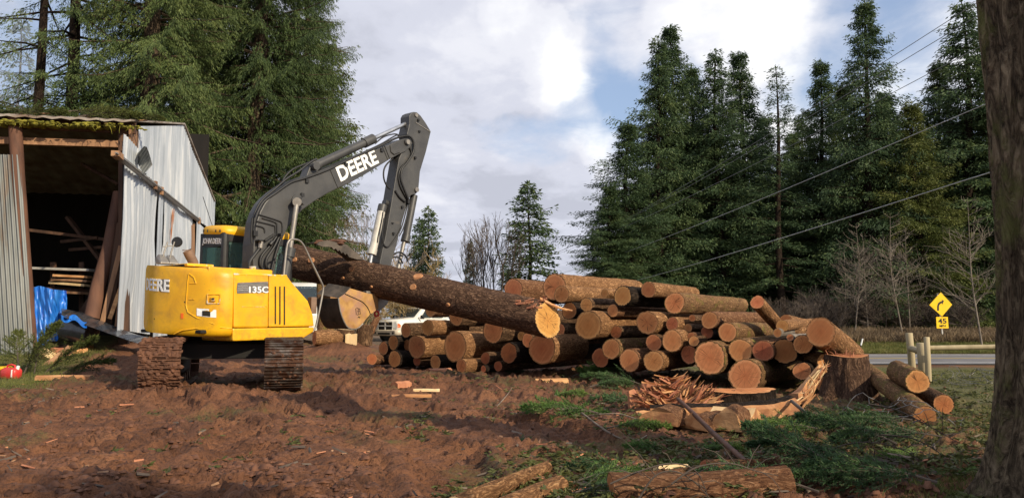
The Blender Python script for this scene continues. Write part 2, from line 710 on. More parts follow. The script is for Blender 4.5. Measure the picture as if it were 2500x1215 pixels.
def m_cut(name, base, heart, pale, streak=1.0):
    """sawn log end: rings, cracks, saw marks. local XY is the face"""
    m, t, b = new_mat(name)
    tc = t.nodes.new('ShaderNodeTexCoord')
    oi = t.nodes.new('ShaderNodeObjectInfo')
    v = objcoord(t, (1, 1, 1))
    sp = t.nodes.new('ShaderNodeSeparateXYZ')
    t.links.new(tc.outputs['Object'], sp.inputs[0])
    r2 = tmath(t, 'SQRT', tmath(t, 'ADD', tmath(t, 'MULTIPLY', sp.outputs[0], sp.outputs[0]), tmath(t, 'MULTIPLY', sp.outputs[1], sp.outputs[1])))
    nz = tnoise(t, v, 5, 4, .6)
    rr = tmath(t, 'ADD', r2, tmath(t, 'MULTIPLY', nz, 0.05))
    ring = tmath(t, 'SINE', tmath(t, 'MULTIPLY', rr, 330))
    wide = tmath(t, 'SINE', tmath(t, 'MULTIPLY', rr, 61))
    at_ = t.nodes.new('ShaderNodeAttribute')
    at_.attribute_name = 'rad'
    rel = tmath(t, 'ADD', at_.outputs['Fac'], tmath(t, 'MULTIPLY', tmath(t, 'SUBTRACT', nz, .5), .25))
    col = ramp(t, rel, [(.0, heart), (.55, base), (.8, base), (.93, pale)])
    col = tmix(t, tmath(t, 'MULTIPLY', tmath(t, 'ADD', ring, 1), 0.10), col, heart)
    col = tmix(t, tmath(t, 'MULTIPLY', tmath(t, 'ADD', wide, 1), 0.09), col, tuple(x * .6 for x in base))
    # saw streaks
    mp = t.nodes.new('ShaderNodeMapping')
    mp.inputs['Scale'].default_value = (34, 2.2, 1)
    ml = tmath(t, 'MULTIPLY', oi.outputs['Random'], 6.28)
    cb = t.nodes.new('ShaderNodeCombineXYZ')
    t.links.new(ml, cb.inputs[2])
    t.links.new(cb.outputs[0], mp.inputs['Rotation'])
    t.links.new(tc.outputs['Object'], mp.inputs[0])
    st = tnoise(t, mp.outputs[0], 1.0, 4, .7)
    col = tmix(t, ramp(t, st, [(.45, (0, 0, 0)), (.75, (.38 * streak,) * 3)]), col, tuple(x * .42 for x in base))
    col = tmix(t, ramp(t, st, [(.22, (.45 * streak,) * 3), (.42, (0, 0, 0))]), col, tuple(min(1, x * 1.5) for x in pale))
    # drying cracks running out from the heart
    nv = t.nodes.new('ShaderNodeVectorMath')
    nv.operation = 'NORMALIZE'
    cb2 = t.nodes.new('ShaderNodeCombineXYZ')
    t.links.new(sp.outputs[0], cb2.inputs[0])
    t.links.new(sp.outputs[1], cb2.inputs[1])
    t.links.new(cb2.outputs[0], nv.inputs[0])
    av = t.nodes.new('ShaderNodeVectorMath')
    av.operation = 'ADD'
    t.links.new(nv.outputs[0], av.inputs[0])
    cb3 = t.nodes.new('ShaderNodeCombineXYZ')
    t.links.new(tmath(t, 'MULTIPLY', oi.outputs['Random'], 91.0), cb3.inputs[0])
    t.links.new(tmath(t, 'MULTIPLY', r2, .8), cb3.inputs[2])
    t.links.new(cb3.outputs[0], av.inputs[1])
    ck = tmath(t, 'ABSOLUTE', tmath(t, 'SUBTRACT', tnoise(t, av.outputs[0], 1.7, 1, .5), .5))
    ckf = ramp(t, ck, [(.004, (.85,) * 3), (.016, (0, 0, 0))])
    ckf = tmath(t, 'MULTIPLY', ckf, ramp(t, rel, [(.55, (1, 1, 1)), (.9, (.1, .1, .1))]))
    ckf = tmath(t, 'MULTIPLY', ckf, ramp(t, tmath(t, 'FRACT', tmath(t, 'MULTIPLY', oi.outputs['Random'], 13.7)), [(.45, (0, 0, 0)), (.55, (1, 1, 1))]))
    col = tmix(t, ckf, col, (.05, .02, .01))
    # stains and per-log tone
    stn = tnoise(t, v, 3.5, 7, .65)
    col = tmix(t, ramp(t, stn, [(.56, (0, 0, 0)), (.74, (.65, .65, .65))]), col, (.13, .06, .03))
    hs = t.nodes.new('ShaderNodeHueSaturation')
    vr = tmath(t, 'ADD', tmath(t, 'MULTIPLY', oi.outputs['Random'], 0.65), 0.66)
    t.links.new(tmath(t, 'ADD', tmath(t, 'MULTIPLY', tmath(t, 'FRACT', tmath(t, 'MULTIPLY', oi.outputs['Random'], 7.3)), .024), .488), hs.inputs['Hue'])
    t.links.new(vr, hs.inputs['Value'])
    t.links.new(col, hs.inputs['Color'])
    t.links.new(hs.outputs[0], b.inputs['Base Color'])
    b.inputs['Roughness'].default_value = 0.8
    b.inputs['Specular IOR Level'].default_value = 0.2
    tbump(t, b, tmath(t, 'ADD', st, tmath(t, 'MULTIPLY', stn, .8)), .45, .012)
    return m


def m_paint(name, c1, c2):
    """work-worn enamel: faded areas, grime film, rubbed scratches and chips"""
    m, t, b = new_mat(name)
    v = objcoord(t, (1, 1, 1), False)
    n = tnoise(t, v, 1.4, 5, .6)
    col = ramp(t, n, [(.35, c1), (.65, c2)])
    col = tmix(t, ramp(t, tnoise(t, v, 2.6, 8, .68, .5), [(.46, (0, 0, 0)), (.72, (.7, .7, .7))]), col, (.40, .19, .03))
    v2 = objcoord(t, (5, 5, 34), False)
    col = tmix(t, ramp(t, tnoise(t, v2, 1.6, 6, .75, .6), [(.64, (0, 0, 0)), (.70, (.6, .6, .6))]), col, (.30, .15, .03))
    v3 = objcoord(t, (1, 1, 1), False)
    col = tmix(t, ramp(t, tnoise(t, v3, 17, 5, .7), [(.69, (0, 0, 0)), (.715, (1, 1, 1))]), col, (.10, .05, .02))
    sp = t.nodes.new('ShaderNodeSeparateXYZ')
    tc = t.nodes.new('ShaderNodeTexCoord')
    t.links.new(tc.outputs['Object'], sp.inputs[0])
    mud = tmath(t, 'ADD', tmath(t, 'MULTIPLY', tmath(t, 'SUBTRACT', 1.15, sp.outputs[2]), 1.2), tmath(t, 'MULTIPLY', tmath(t, 'SUBTRACT', tnoise(t, v3, 7, 7, .75), .5), 1.6))
    col = tmix(t, ramp(t, mud, [(.28, (0, 0, 0)), (.75, (.75, .75, .75))]), col, (.16, .075, .03))
    t.links.new(col, b.inputs['Base Color'])
    t.links.new(ramp(t, tnoise(t, v, 6, 6, .7), [(.3, (.28,) * 3), (.7, (.55,) * 3)]), b.inputs['Roughness'])
    b.inputs['Specular IOR Level'].default_value = .45
    tbump(t, b, tnoise(t, v, 1.6, 3, .5), .10, .03)
    return m


M = {}
M['bark'] = m_bark('bark_douglas', (.022, .012, .008), (.13, .073, .04), (.30, .18, .10), 1.0, flake=.5)
M['bark_red'] = m_bark('bark_reddish', (.045, .018, .01), (.21, .10, .05), (.40, .23, .125), 1.3, flake=.6)
M['bark_pale'] = m_bark('bark_pale', (.055, .026, .013), (.29, .145, .065), (.52, .30, .145), 1.25, flake=.6)
M['bark_moss'] = m_bark('bark_mossy', (.045, .024, .013), (.23, .125, .06), (.43, .26, .13), 1.2, moss=(.17, .155, .035), flake=.5)
M['bark_dark'] = m_bark('bark_dark', (.007, .0045, .003), (.028, .019, .014), (.07, .049, .034), .85, flake=.25)
M['bark_big'] = m_bark('bark_big_log', (.022, .012, .008), (.12, .068, .044), (.28, .17, .105), .9, flake=.3, st=.45)
M['bark_trunk'] = m_bark('bark_standing', (.022, .016, .011), (.16, .118, .075), (.32, .25, .16), .62, moss=(.15, .155, .05), flake=.4, bump=1.0)
M['bark_far'] = m_bark('bark_far', (.02, .014, .01), (.09, .065, .045), (.2, .15, .1), .7, flake=.3, bump=.5)
M['cut'] = m_cut('sawn_end', (.51, .215, .082), (.43, .155, .055), (.61, .30, .125))
M['cut_red'] = m_cut('sawn_end_red', (.43, .155, .062), (.36, .11, .042), (.52, .225, .098))
M['cut_bright'] = m_cut('sawn_end_fresh', (.64, .29, .085), (.58, .23, .06), (.74, .40, .15), 1.3)
M['split'] = m_plain('split_wood', (.44, .20, .075), (.68, .38, .17), 9, 7, .8, 0, .9, 30, (.4, 1, 1), dirt=(.26, .11, .05), dirt_lo=.48, dirt_hi=.66)
M['split_red'] = m_plain('split_wood_red', (.3, .1, .05), (.5, .22, .11), 5, 6, .75, 0, .6, 22, (1, 1, .15), dirt=(.2, .06, .03), dirt_lo=.5)
M['wood_pale'] = m_plain('split_wood_pale', (.62, .42, .2), (.8, .6, .34), 5, 6, .75, 0, .5, 22, (1, 1, .12), dirt=(.5, .27, .1), dirt_lo=.52)
M['board'] = m_plain('board_wood', (.2, .1, .05), (.38, .21, .11), 6, 6, .75, 0, .4, 25, (1, 1, .1), dirt=(.1, .05, .03))
M['board_dark'] = m_plain('board_dark', (.05, .026, .016), (.11, .055, .032), 6, 6, .8, 0, .4, 25, (1, 1, .1), dirt=(.03, .02, .014))
M['interior'] = m_plain('shaded_interior_wood', (.005, .004, .003), (.013, .010, .008), 3, 5, .9, 0, .3, 10, (1, 1, .2))  # near-black wood: the barn's inner shade is put into the colour
M['rustpost'] = m_plain('rusty_post', (.085, .04, .026), (.16, .075, .045), 3, 7, .8, 0, .4, 24, (1, 1, .3), dirt=(.05, .025, .018))
M['yellow'] = m_paint('yellow_paint', (.72, .36, .005), (.82, .45, .010))
M['yellow_worn'] = m_plain('yellow_paint_worn', (.74, .38, .006), (.8, .43, .012), 1.2, 3, .4, 0, .06, 60, dirt=(.62, .55, .45), dirt_scale=4.5, dirt_lo=.52, dirt_hi=.58, spec=.5)
M['charcoal'] = m_plain('charcoal_paint', (.043, .043, .044), (.066, .065, .064), 2.5, 5, .45, 0, .06, 40, dirt=(.12, .105, .085), dirt_scale=4, dirt_lo=.6, dirt_hi=.85, spec=.45)
M['black'] = m_plain('black_rubber', (.012, .012, .013), (.025, .025, .026), 4, 4, .5, 0, .1, 40)
M['knot'] = m_plain('knot_wood', (.30, .125, .05), (.48, .24, .11), 12, 5, .8, 0, .4, 30)
M['steel'] = m_plain('bare_steel', (.42, .42, .42), (.6, .6, .6), 4, 4, .28, .9, .05, 60)
M['dull_steel'] = m_plain('dull_steel', (.22, .2, .18), (.34, .32, .29), 4, 5, .5, .6, .1, 50, dirt=(.2, .13, .09), dirt_lo=.6)
M['paleyl'] = m_plain('pale_cylinder', (.42, .4, .36), (.55, .53, .48), 5, 5, .5, .1, .1, 50, dirt=(.3, .22, .16), dirt_lo=.58)
M['exhaust'] = m_plain('exhaust_rust', (.16, .1, .07), (.26, .17, .12), 6, 5, .75, .2, .1, 60)
M['white'] = m_plain('white_paint', (.8, .8, .78), (.86, .86, .84), 3, 3, .5, 0, 0)
M['decalgrey'] = m_plain('decal_grey', (.11, .105, .1), (.17, .16, .15), 8, 5, .5, 0, 0, dirt=(.5, .5, .48), dirt_scale=9, dirt_lo=.62, dirt_hi=.68, stretch=(1, 1, 6))
M['red'] = m_plain('red_plastic', (.55, .035, .03), (.68, .06, .05), 4, 4, .4, 0, .05, 30, dirt=(.4, .05, .04))
M['orange'] = m_plain('orange_reflector', (.8, .13, .01), (.85, .17, .02), 4, 2, .3, 0, 0)
M['buckety'] = m_plain('worn_bucket', (.30, .155, .05), (.5, .29, .10), 4.5, 8, .55, .1, .15, 30, dirt=(.36, .2, .13), dirt_scale=3, dirt_lo=.45, dirt_hi=.62)
M['bucketd'] = m_plain('muddy_steel', (.05, .042, .035), (.13, .105, .085), 4, 8, .65, .2, .3, 20, dirt=(.2, .15, .1), dirt_scale=5, dirt_lo=.58)
M['mudtrack'] = m_plain('mud_caked', (.075, .032, .017), (.155, .068, .036), 5, 7, .8, 0, .9, 14, bdist=.03)
M['trackst'] = m_plain('track_steel', (.10, .075, .06), (.22, .19, .17), 6, 6, .42, .7, .2, 30, dirt=(.08, .036, .02), dirt_scale=5, dirt_lo=.42, dirt_hi=.56)
M['dark'] = m_plain('dark_void', (.008, .007, .006), (.016, .013, .011), 4, 4, .8, 0, 0)
M['tarp'] = m_plain('blue_tarp', (.012, .13, .52), (.03, .2, .66), 3, 4, .32, 0, .25, 18, dirt=(.15, .35, .75), dirt_scale=5, dirt_lo=.62, spec=.6)
M['plastic'] = m_plain('black_plastic', (.02, .022, .028), (.05, .055, .065), 5, 5, .2, 0, .6, 14, spec=.7)
M['moss'] = m_plain('moss', (.10, .10, .012), (.27, .24, .03), 9, 6, .9, 0, .8, 30, dirt=(.12, .06, .02), dirt_lo=.58)
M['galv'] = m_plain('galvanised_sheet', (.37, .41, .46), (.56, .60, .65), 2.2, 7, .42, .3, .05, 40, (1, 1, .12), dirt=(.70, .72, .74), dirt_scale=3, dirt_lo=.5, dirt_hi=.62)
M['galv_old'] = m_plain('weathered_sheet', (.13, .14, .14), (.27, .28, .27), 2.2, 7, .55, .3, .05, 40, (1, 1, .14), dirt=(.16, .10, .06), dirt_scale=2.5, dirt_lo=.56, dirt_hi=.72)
M['rust'] = m_plain('rust', (.3, .1, .03), (.45, .17, .06), 6, 6, .85, 0, .3, 30)
M['roofsheet'] = m_plain('roof_sheet', (.2, .14, .1), (.36, .32, .28), 2, 7, .7, .2, .1, 30)
M['asphalt'] = m_plain('asphalt', (.13, .125, .128), (.19, .182, .186), .6, 8, .8, 0, .3, 60)
M['roadline_w'] = m_plain('road_paint_white', (.6, .6, .58), (.75, .75, .73), 3, 6, .7, 0, 0)
M['roadline_y'] = m_plain('road_paint_yellow', (.6, .42, .1), (.7, .5, .14), 3, 6, .7, 0, 0)
M['signy'] = m_plain('sign_yellow', (.9, .55, .005), (.95, .6, .01), 3, 2, .35, 0, 0, spec=.5)
M['signblk'] = m_plain('sign_black', (.02, .016, .008), (.03, .024, .012), 3, 2, .5, 0, 0)
M['galvpost'] = m_plain('galvanised_post', (.38, .36, .33), (.5, .48, .44), 5, 4, .5, .3, .05, 30)
M['fencewood'] = m_plain('fence_wood', (.3, .24, .14), (.44, .36, .22), 5, 6, .8, 0, .3, 25, (1, 1, .2), dirt=(.16, .13, .08), dirt_lo=.56)
M['wire'] = m_plain('fence_wire', (.11, .105, .1), (.2, .19, .18), 5, 3, .45, .5, 0)
M['cable'] = m_plain('cable', (.16, .17, .18), (.24, .25, .26), 5, 3, .5, .2, 0)
M['cable_pale'] = m_plain('cable_pale', (.4, .41, .42), (.5, .51, .52), 5, 3, .45, .3, 0)
M['carwhite'] = m_plain('pearl_paint', (.68, .66, .6), (.74, .72, .66), 2, 2, .22, .1, 0, spec=.6)
M['carlow'] = m_plain('beige_trim', (.42, .36, .27), (.5, .43, .33), 3, 3, .35, 0, 0)
M['chrome'] = m_plain('chrome', (.7, .7, .7), (.8, .8, .8), 3, 2, .12, 1.0, 0)
M['lamp'] = m_plain('headlight_lens', (.6, .6, .58), (.8, .8, .78), 12, 2, .1, .2, .2, 40, spec=.8)
M['twig'] = m_plain('bare_twig', (.13, .095, .07), (.26, .2, .15), 3, 4, .85, 0, 0)
M['twig_tan'] = m_plain('tan_twig', (.19, .13, .06), (.34, .25, .12), 3, 4, .85, 0, 0)
M['twig_dark'] = m_plain('dark_twig', (.055, .042, .034), (.115, .088, .068), 3, 4, .85, 0, 0)
M['stem_pale'] = m_plain('pale_stem', (.11, .088, .068), (.21, .175, .14), 3, 5, .85, 0, 0)
M['stick'] = m_plain('dark_stick', (.07, .03, .018), (.15, .07, .04), 6, 5, .7, 0, .3, 30)
M['leaf_near'] = m_leaf('needles_near', (.028, .050, .018), (.078, .116, .036), (.175, .21, .066), .9, .28)
M['leaf_far'] = m_leaf('needles_far', (.030, .056, .028), (.062, .102, .042), (.13, .165, .052), .8, .25)
M['leaf_olive'] = m_leaf('needles_olive', (.028, .042, .011), (.07, .09, .020), (.14, .15, .035), .9, .2)
M['leaf_haze'] = m_leaf('needles_hazy', (.05, .08, .06), (.10, .145, .105), (.17, .21, .14), .8, .2)  # distance haze is put into the needle colour
M['leaf_slash'] = m_leaf('needles_cut', (.035, .075, .016), (.075, .15, .032), (.19, .26, .06), 1.6, .2)
M['leaf_litter'] = m_leaf('needles_litter', (.045, .045, .016), (.085, .10, .028), (.19, .17, .06), 1.6, .15)
M['leaf_shade'] = m_leaf('needles_shaded', (.022, .05, .020), (.048, .10, .036), (.10, .165, .055), 2.0, .2)  # darker copy of the cut needles, shade put into the colour
M['grass'] = m_leaf('grass_blades', (.06, .075, .018), (.12, .135, .034), (.24, .21, .075), 1.2, .2)
M['drygrass'] = m_leaf('dry_grass', (.11, .075, .045), (.21, .15, .09), (.32, .24, .14), 1.0, .15)


def m_glass(name, tint, rough=.05):
    m, t, b = new_mat(name)
    b.inputs['Base Color'].default_value = (*tint, 1)
    b.inputs['Roughness'].default_value = rough
    b.inputs['Specular IOR Level'].default_value = .8
    b.inputs['Transmission Weight'].default_value = .8
    b.inputs['IOR'].default_value = 1.1
    b.inputs['Coat Weight'].default_value = .6
    b.inputs['Coat Roughness'].default_value = .03
    return m


M['cabglass'] = m_glass('tinted_glass', (.25, .42, .40))
M['carglass'] = m_glass('car_glass', (.12, .16, .18))

# ------------------------------------------------------------------ ground sheet
def axis(lo, hi, step, far):
    a = list(np.arange(lo, hi + 1e-6, step))
    s = step
    x = hi
    while x < far:
        s *= 1.22
        x += s
        a.append(x)
    x = lo
    s = step
    b = []
    while x > -far:
        s *= 1.22
        x -= s
        b.append(x)
    return np.array(b[::-1] + a)


xs = axis(-13.0, 8.5, 0.034, 1500)
ys = [3.4]
while ys[-1] < 40:
    ys.append(ys[-1] + max(.026, .00048 * ys[-1] ** 2))
s = ys[-1] - ys[-2]
while ys[-1] < 2500:
    s *= 1.25
    ys.append(ys[-1] + s)
yb = []
s, y = .03, 3.4
while y > -600:
    s *= 1.3
    y -= s
    yb.append(y)
ys = np.array(yb[::-1] + ys)
GX, GY = np.meshgrid(xs, ys)
GZ = gz(GX, GY)
# roughness masks
road_m = sstep(26.0, 27.2, GY) * (1 - sstep(37.0, 38.5, GY)) * sstep(-1, 1.0, GX)
grass_l = sstep(-8.6, -9.6, GX + .9 * (fbm(GX * .9, GY * .9, 3) - .5) + (GY - 16) * .32) * sstep(13.0, 13.8, GY + .8 * (fbm(GX * 1.3 + 9, GY * 1.3, 3) - .5))
grass_r = sstep(4.6, 7.5, GX + 1.2 * (fbm(GX * .7, GY * .7 + 31, 3) - .5) * 2 + 0.1 * (GY - 10)) * sstep(3, 8, GY)
grass_r = np.maximum(grass_r, sstep(36.5, 37.5, GY) * sstep(1, 4, GX))
far_m = sstep(22, 34, GY)
litter = sstep(.46, .62, fbm(GX * .8 + 4, GY * .8 + 2, 4) + .20 * sstep(-.5, 3.5, GX - .12 * (GY - 8)) - .08)
mud = (1 - road_m) * (1 - .75 * grass_l) * (1 - .55 * grass_r) * (1 - .6 * far_m)
near = 1 - sstep(30, 45, np.hypot(GX, GY))
big = fbm(GX * .55, GY * .55, 3) - .5
med = 1 - np.abs(2 * fbm(GX * 2.6 + 40, GY * 3.4, 3) - 1)
c, sn = math.cos(.30), math.sin(.30)
RX, RY = GX * c + GY * sn, -GX * sn + GY * c
strk = 1 - np.abs(2 * fbm(RX * 1.1, RY * 6.5 + 11, 3) - 1)
fine = 1 - np.abs(2 * fbm(GX * 9 + 3, GY * 10 + 70, 3, .6) - 1)
clod = sstep(.56, .74, fbm(GX * 6.5 + 90, GY * 7.5 + 8, 3, .6))
fine2 = 1 - np.abs(2 * fbm(GX * 15 + 33, GY * 15 + 7, 2, .6) - 1)
patchy = sstep(.38, .60, fbm(GX * .9 + 71, GY * 1.1 + 13, 3))
pud = np.exp(-(((GX + 1.02 + .5 * (GY - 7.0)) / .36) ** 2 + ((GY - 7.12 + .10 * (GX + 1)) / .17) ** 2) ** 2)
pud = np.maximum(pud, .9 * np.exp(-(((GX + .70) / .32) ** 2 + ((GY - 6.85) / .07) ** 2) ** 2))
disp = .16 * big + .10 * (med - .6) + .075 * (strk - .6) * sstep(13, 9, GY) + (.045 + .05 * patchy) * (fine - .55) + .085 * clod * (.3 + .7 * patchy) + .045 * (fine2 - .55) * (.3 + .7 * patchy)
disp = disp * mud * (1 - .93 * pud) - .035 * pud

# windrow of churned mud pushed up beside the tracks
def mound(cx, cy, rx, ry, h):
    return h * np.exp(-(((GX - cx) / rx) ** 2 + ((GY - cy) / ry) ** 2))
disp += mound(-5.15, 11.75, .9, .25, .16) + mound(-4.4, 11.7, .35, .35, .12) + mound(-3.0, 11.6, .6, .5, .10) * 1
disp += mound(-2.3, 11.0, 1.0, .5, .14) * (.6 + .8 * med) + mound(-4.6, 12.4, .3, .5, .12) + mound(-2.4, 13.4, .5, 1.2, .08)
disp += mound(-1.7, 16, 1.2, 1.4, .15) * med
disp -= mound(-3.5, 10.9, .28, .8, .06)


def lane(pts, hw=.31, depth=.045, amp=.030, per=.115):
    """prints of a tracked machine pressed into the mud"""
    out = np.zeros_like(GX)
    s0 = 0.0
    for (x0, y0), (x1, y1) in zip(pts[:-1], pts[1:]):
        L_ = math.hypot(x1 - x0, y1 - y0)
        tx, ty = (x1 - x0) / L_, (y1 - y0) / L_
        s_ = (GX - x0) * tx + (GY - y0) * ty
        d_ = -(GX - x0) * ty + (GY - y0) * tx + .05 * np.sin(s_ * 2)
        inside = ((s_ >= 0) & (s_ < L_)).astype(float)
        w_ = sstep(hw + .06, hw - .04, np.abs(d_)) * inside
        rim = np.exp(-((np.abs(d_) - hw - .08) / .09) ** 2) * inside
        fade = sstep(.25, .55, fbm(GX * 1.3 + 20, GY * 1.3 + 60, 2))
        val = (-depth + amp * np.sign(np.sin(2 * np.pi * (s_ + s0) / per)) * np.abs(np.sin(2 * np.pi * (s_ + s0) / per)) ** .5) * w_ * fade + .06 * rim * fade
        out = np.where(np.abs(val) > np.abs(out), val, out)
        s0 += L_
    return out


lanes = [lane([(-3.1, 12.2), (-1.9, 11.4), (-.6, 10.1), (.5, 8.6), (1.0, 7.0)]), lane([(-5.2, 11.9), (-4.0, 10.2), (-2.9, 8.6), (-2.3, 6.9), (-2.2, 5.0)]), lane([(-3.2, 10.4), (-1.6, 9.0), (-.6, 7.2), (-.2, 5.0)]),
         lane([(-7.5, 12.0), (-6.2, 9.6), (-5.0, 7.4), (-4.2, 5.2)])]
for ln in lanes:
    k_ = np.abs(ln) > .004
    disp = np.where(k_, disp * .5 + ln * 1.2, disp)
disp = disp * (1 - pud) - .03 * pud
PUD = pud
disp = np.where(GY < 10, np.clip(disp, -.14, .13), disp)
LANES = np.clip(sum(np.abs(l_) > .004 for l_ in lanes), 0, 1).astype(float)
GZ2x = mound(-4.95, 24.3, 1.15, 2.2, .55)
GZ2 = GZ + disp * near - .05 * near * (1 - road_m) + GZ2x
nx_, ny_ = len(xs), len(ys)
V = np.stack([GX.ravel(), GY.ravel(), GZ2.ravel()], 1)
I = np.arange(nx_ * ny_).reshape(ny_, nx_)
Fq = np.stack([I[:-1, :-1].ravel(), I[:-1, 1:].ravel(), I[1:, 1:].ravel(), I[1:, :-1].ravel()], 1)

m, t, b = new_mat('mud_ground')
tc_ = t.nodes.new('ShaderNodeTexCoord')
v_ = tc_.outputs['Object']
nA = tnoise(t, v_, 1.3, 7, .6)
nB = tnoise(t, v_, 9, 7, .65)
nC = tnoise(t, v_, 42, 6, .7)
colm = ramp(t, nA, [(.3, (.100, .041, .019)), (.5, (.190, .080, .038)), (.7, (.27, .122, .060))])
colm = tmix(t, ramp(t, nB, [(.3, (.6, .6, .6)), (.5, (0, 0, 0))]), colm, (.04, .017, .010))
colm = tmix(t, ramp(t, nC, [(.62, (0, 0, 0)), (.74, (.6, .6, .6))]), colm, (.25, .15, .085))  # fine grain tops lightened, highlights painted into the mud colour
colm = tmix(t, ramp(t, nC, [(.34, (.75, .75, .75)), (.47, (0, 0, 0))]), colm, (.036, .015, .008))  # low grain darkened, shade of small pits painted into the mud colour
colm = tmix(t, ramp(t, tnoise(t, v_, 21, 7, .75, .5), [(.36, (.7, .7, .7)), (.46, (0, 0, 0))]), colm, (.045, .019, .010))
def attr(nm):
    a = t.nodes.new('ShaderNodeAttribute')
    a.attribute_name = nm
    return a.outputs['Fac']
lit_c = ramp(t, tnoise(t, v_, 30, 6, .7), [(.3, (.045, .03, .014)), (.5, (.13, .085, .035)), (.62, (.09, .11, .03)), (.75, (.26, .19, .09))])
gr_c = ramp(t, tnoise(t, v_, 14, 6, .7), [(.3, (.06, .05, .022)), (.5, (.10, .10, .03)), (.62, (.15, .125, .05)), (.8, (.24, .19, .11))])
far_c = ramp(t, tnoise(t, v_, 3, 7, .7), [(.3, (.09, .055, .035)), (.6, (.18, .13, .09)), (.75, (.22, .18, .13))])
lf = tmath(t, 'MULTIPLY', attr('litter'), ramp(t, tnoise(t, v_, 6, 5, .7), [(.38, (0, 0, 0)), (.58, (1, 1, 1))]))
colm = tmix(t, attr('far'), colm, far_c)
colm = tmix(t, lf, colm, lit_c)
colm = tmix(t, attr('grass'), colm, gr_c)
colm = tmix(t, tmath(t, 'MULTIPLY', attr('puddle'), .8), colm, (.20, .105, .075))
t.links.new(colm, b.inputs['Base Color'])
rg = tmath(t, 'SUBTRACT', ramp(t, nA, [(.35, (.62,) * 3), (.65, (.9,) * 3)]), tmath(t, 'MULTIPLY', attr('puddle'), .33))
t.links.new(rg, b.inputs['Roughness'])
b.inputs['Specular IOR Level'].default_value = .3
hh = tmath(t, 'ADD', tmath(t, 'MULTIPLY', nB, .6), tmath(t, 'MULTIPLY', nC, .5))
hh = tmath(t, 'MULTIPLY', hh, tmath(t, 'SUBTRACT', 1.0, tmath(t, 'MULTIPLY', attr('puddle'), .9)))
tbump(t, b, hh, 1.0, .06)
M['ground'] = m
M['ground_clod'] = m_plain('mud_clod', (.055, .021, .011), (.17, .075, .04), 9, 6, .85, 0, .4, 40)
g = np_mesh('ground', V, Fq, m, smooth=True)
for nm, arr in (('litter', litter * (1 - pud)), ('grass', np.clip(np.maximum(grass_l, grass_r), 0, 1) * (1 - road_m)), ('puddle', np.clip(pud, 0, 1)),
                ('far', np.clip(far_m * (1 - grass_r), 0, 1))):
    at_ = g.data.attributes.new(nm, 'FLOAT', 'POINT')
    at_.data.foreach_set('value', np.ascontiguousarray(arr.ravel(), dtype=np.float32))
tag(g, 'churned reddish brown mud yard with grass and litter', 'ground', kind='structure')


def gsurf(x, y):
    """height of the displaced sheet"""
    i = int(np.clip(np.searchsorted(ys, y) - 1, 0, ny_ - 2))
    j = int(np.clip(np.searchsorted(xs, x) - 1, 0, nx_ - 2))
    fx = (x - xs[j]) / (xs[j + 1] - xs[j])
    fy = (y - ys[i]) / (ys[i + 1] - ys[i])
    return float((GZ2[i, j] * (1 - fx) + GZ2[i, j + 1] * fx) * (1 - fy) + (GZ2[i + 1, j] * (1 - fx) + GZ2[i + 1, j + 1] * fx) * fy)


# ------------------------------------------------------------------ road
rb = MB()
n = 60
xr = np.linspace(-2, 260, n)
def roadz(x, y):
    return ground(x, y) + .03
ring = []
for i in range(n):
    x = xr[i]
    ring.append([Vector((x, yy, max(ground(x, yy), ground(x, 28)) + .035)) for yy in (27.8, 30.2, 32, 34, 36.3)])
for i in range(n - 1):
    for k in range(4):
        rb.add([ring[i][k], ring[i + 1][k], ring[i + 1][k + 1], ring[i][k + 1]], [(0, 1, 2, 3)])
road = rb.build('road', M['asphalt'], origin=(0, 0, 0))
tag(road, 'grey asphalt road with painted lines beyond the fence', 'road', kind='structure')
for (y0, y1, mm, nmx) in ((35.2, 35.4, 'roadline_w', 'edge_line'), (28.5, 28.65, 'roadline_w', 'edge_line'), (31.9, 32.02, 'roadline_y', 'centre_line'), (32.16, 32.28, 'roadline_y', 'centre_line')):
    lb = MB()
    for i in range(n - 1):
        za = max(ground(xr[i], y0), ground(xr[i], 28)) + .042
        zb = max(ground(xr[i + 1], y0), ground(xr[i + 1], 28)) + .042
        lb.add([(xr[i], y0, za), (xr[i + 1], y0, zb), (xr[i + 1], y1, zb), (xr[i], y1, za)], [(0, 1, 2, 3)])
    lb.build(nmx, M[mm], parent=road)

# ------------------------------------------------------------------ barn
W0 = Vector((-9.77, 20.0, 0))
WD = Vector((-.19, .98, 0)).normalized()
WN = Vector((WD.y, -WD.x, 0))          # outward, towards the yard
FU = -WN                                # along the open front, to the left
FN = -WD                                # out of the open front


def wallp(px, py, off=0.0):
    return onplane(px, py, W0 + WN * off, WN)


def frontp(px, py, off=0.0):
    return onplane(px, py, W0 + FN * off, FN)


def wall_sz(px, py):
    p = wallp(px, py)
    return (p - W0).dot(WD), p.z


def interp(pts, s):
    return float(np.interp(s, [p[0] for p in pts], [p[1] for p in pts]))


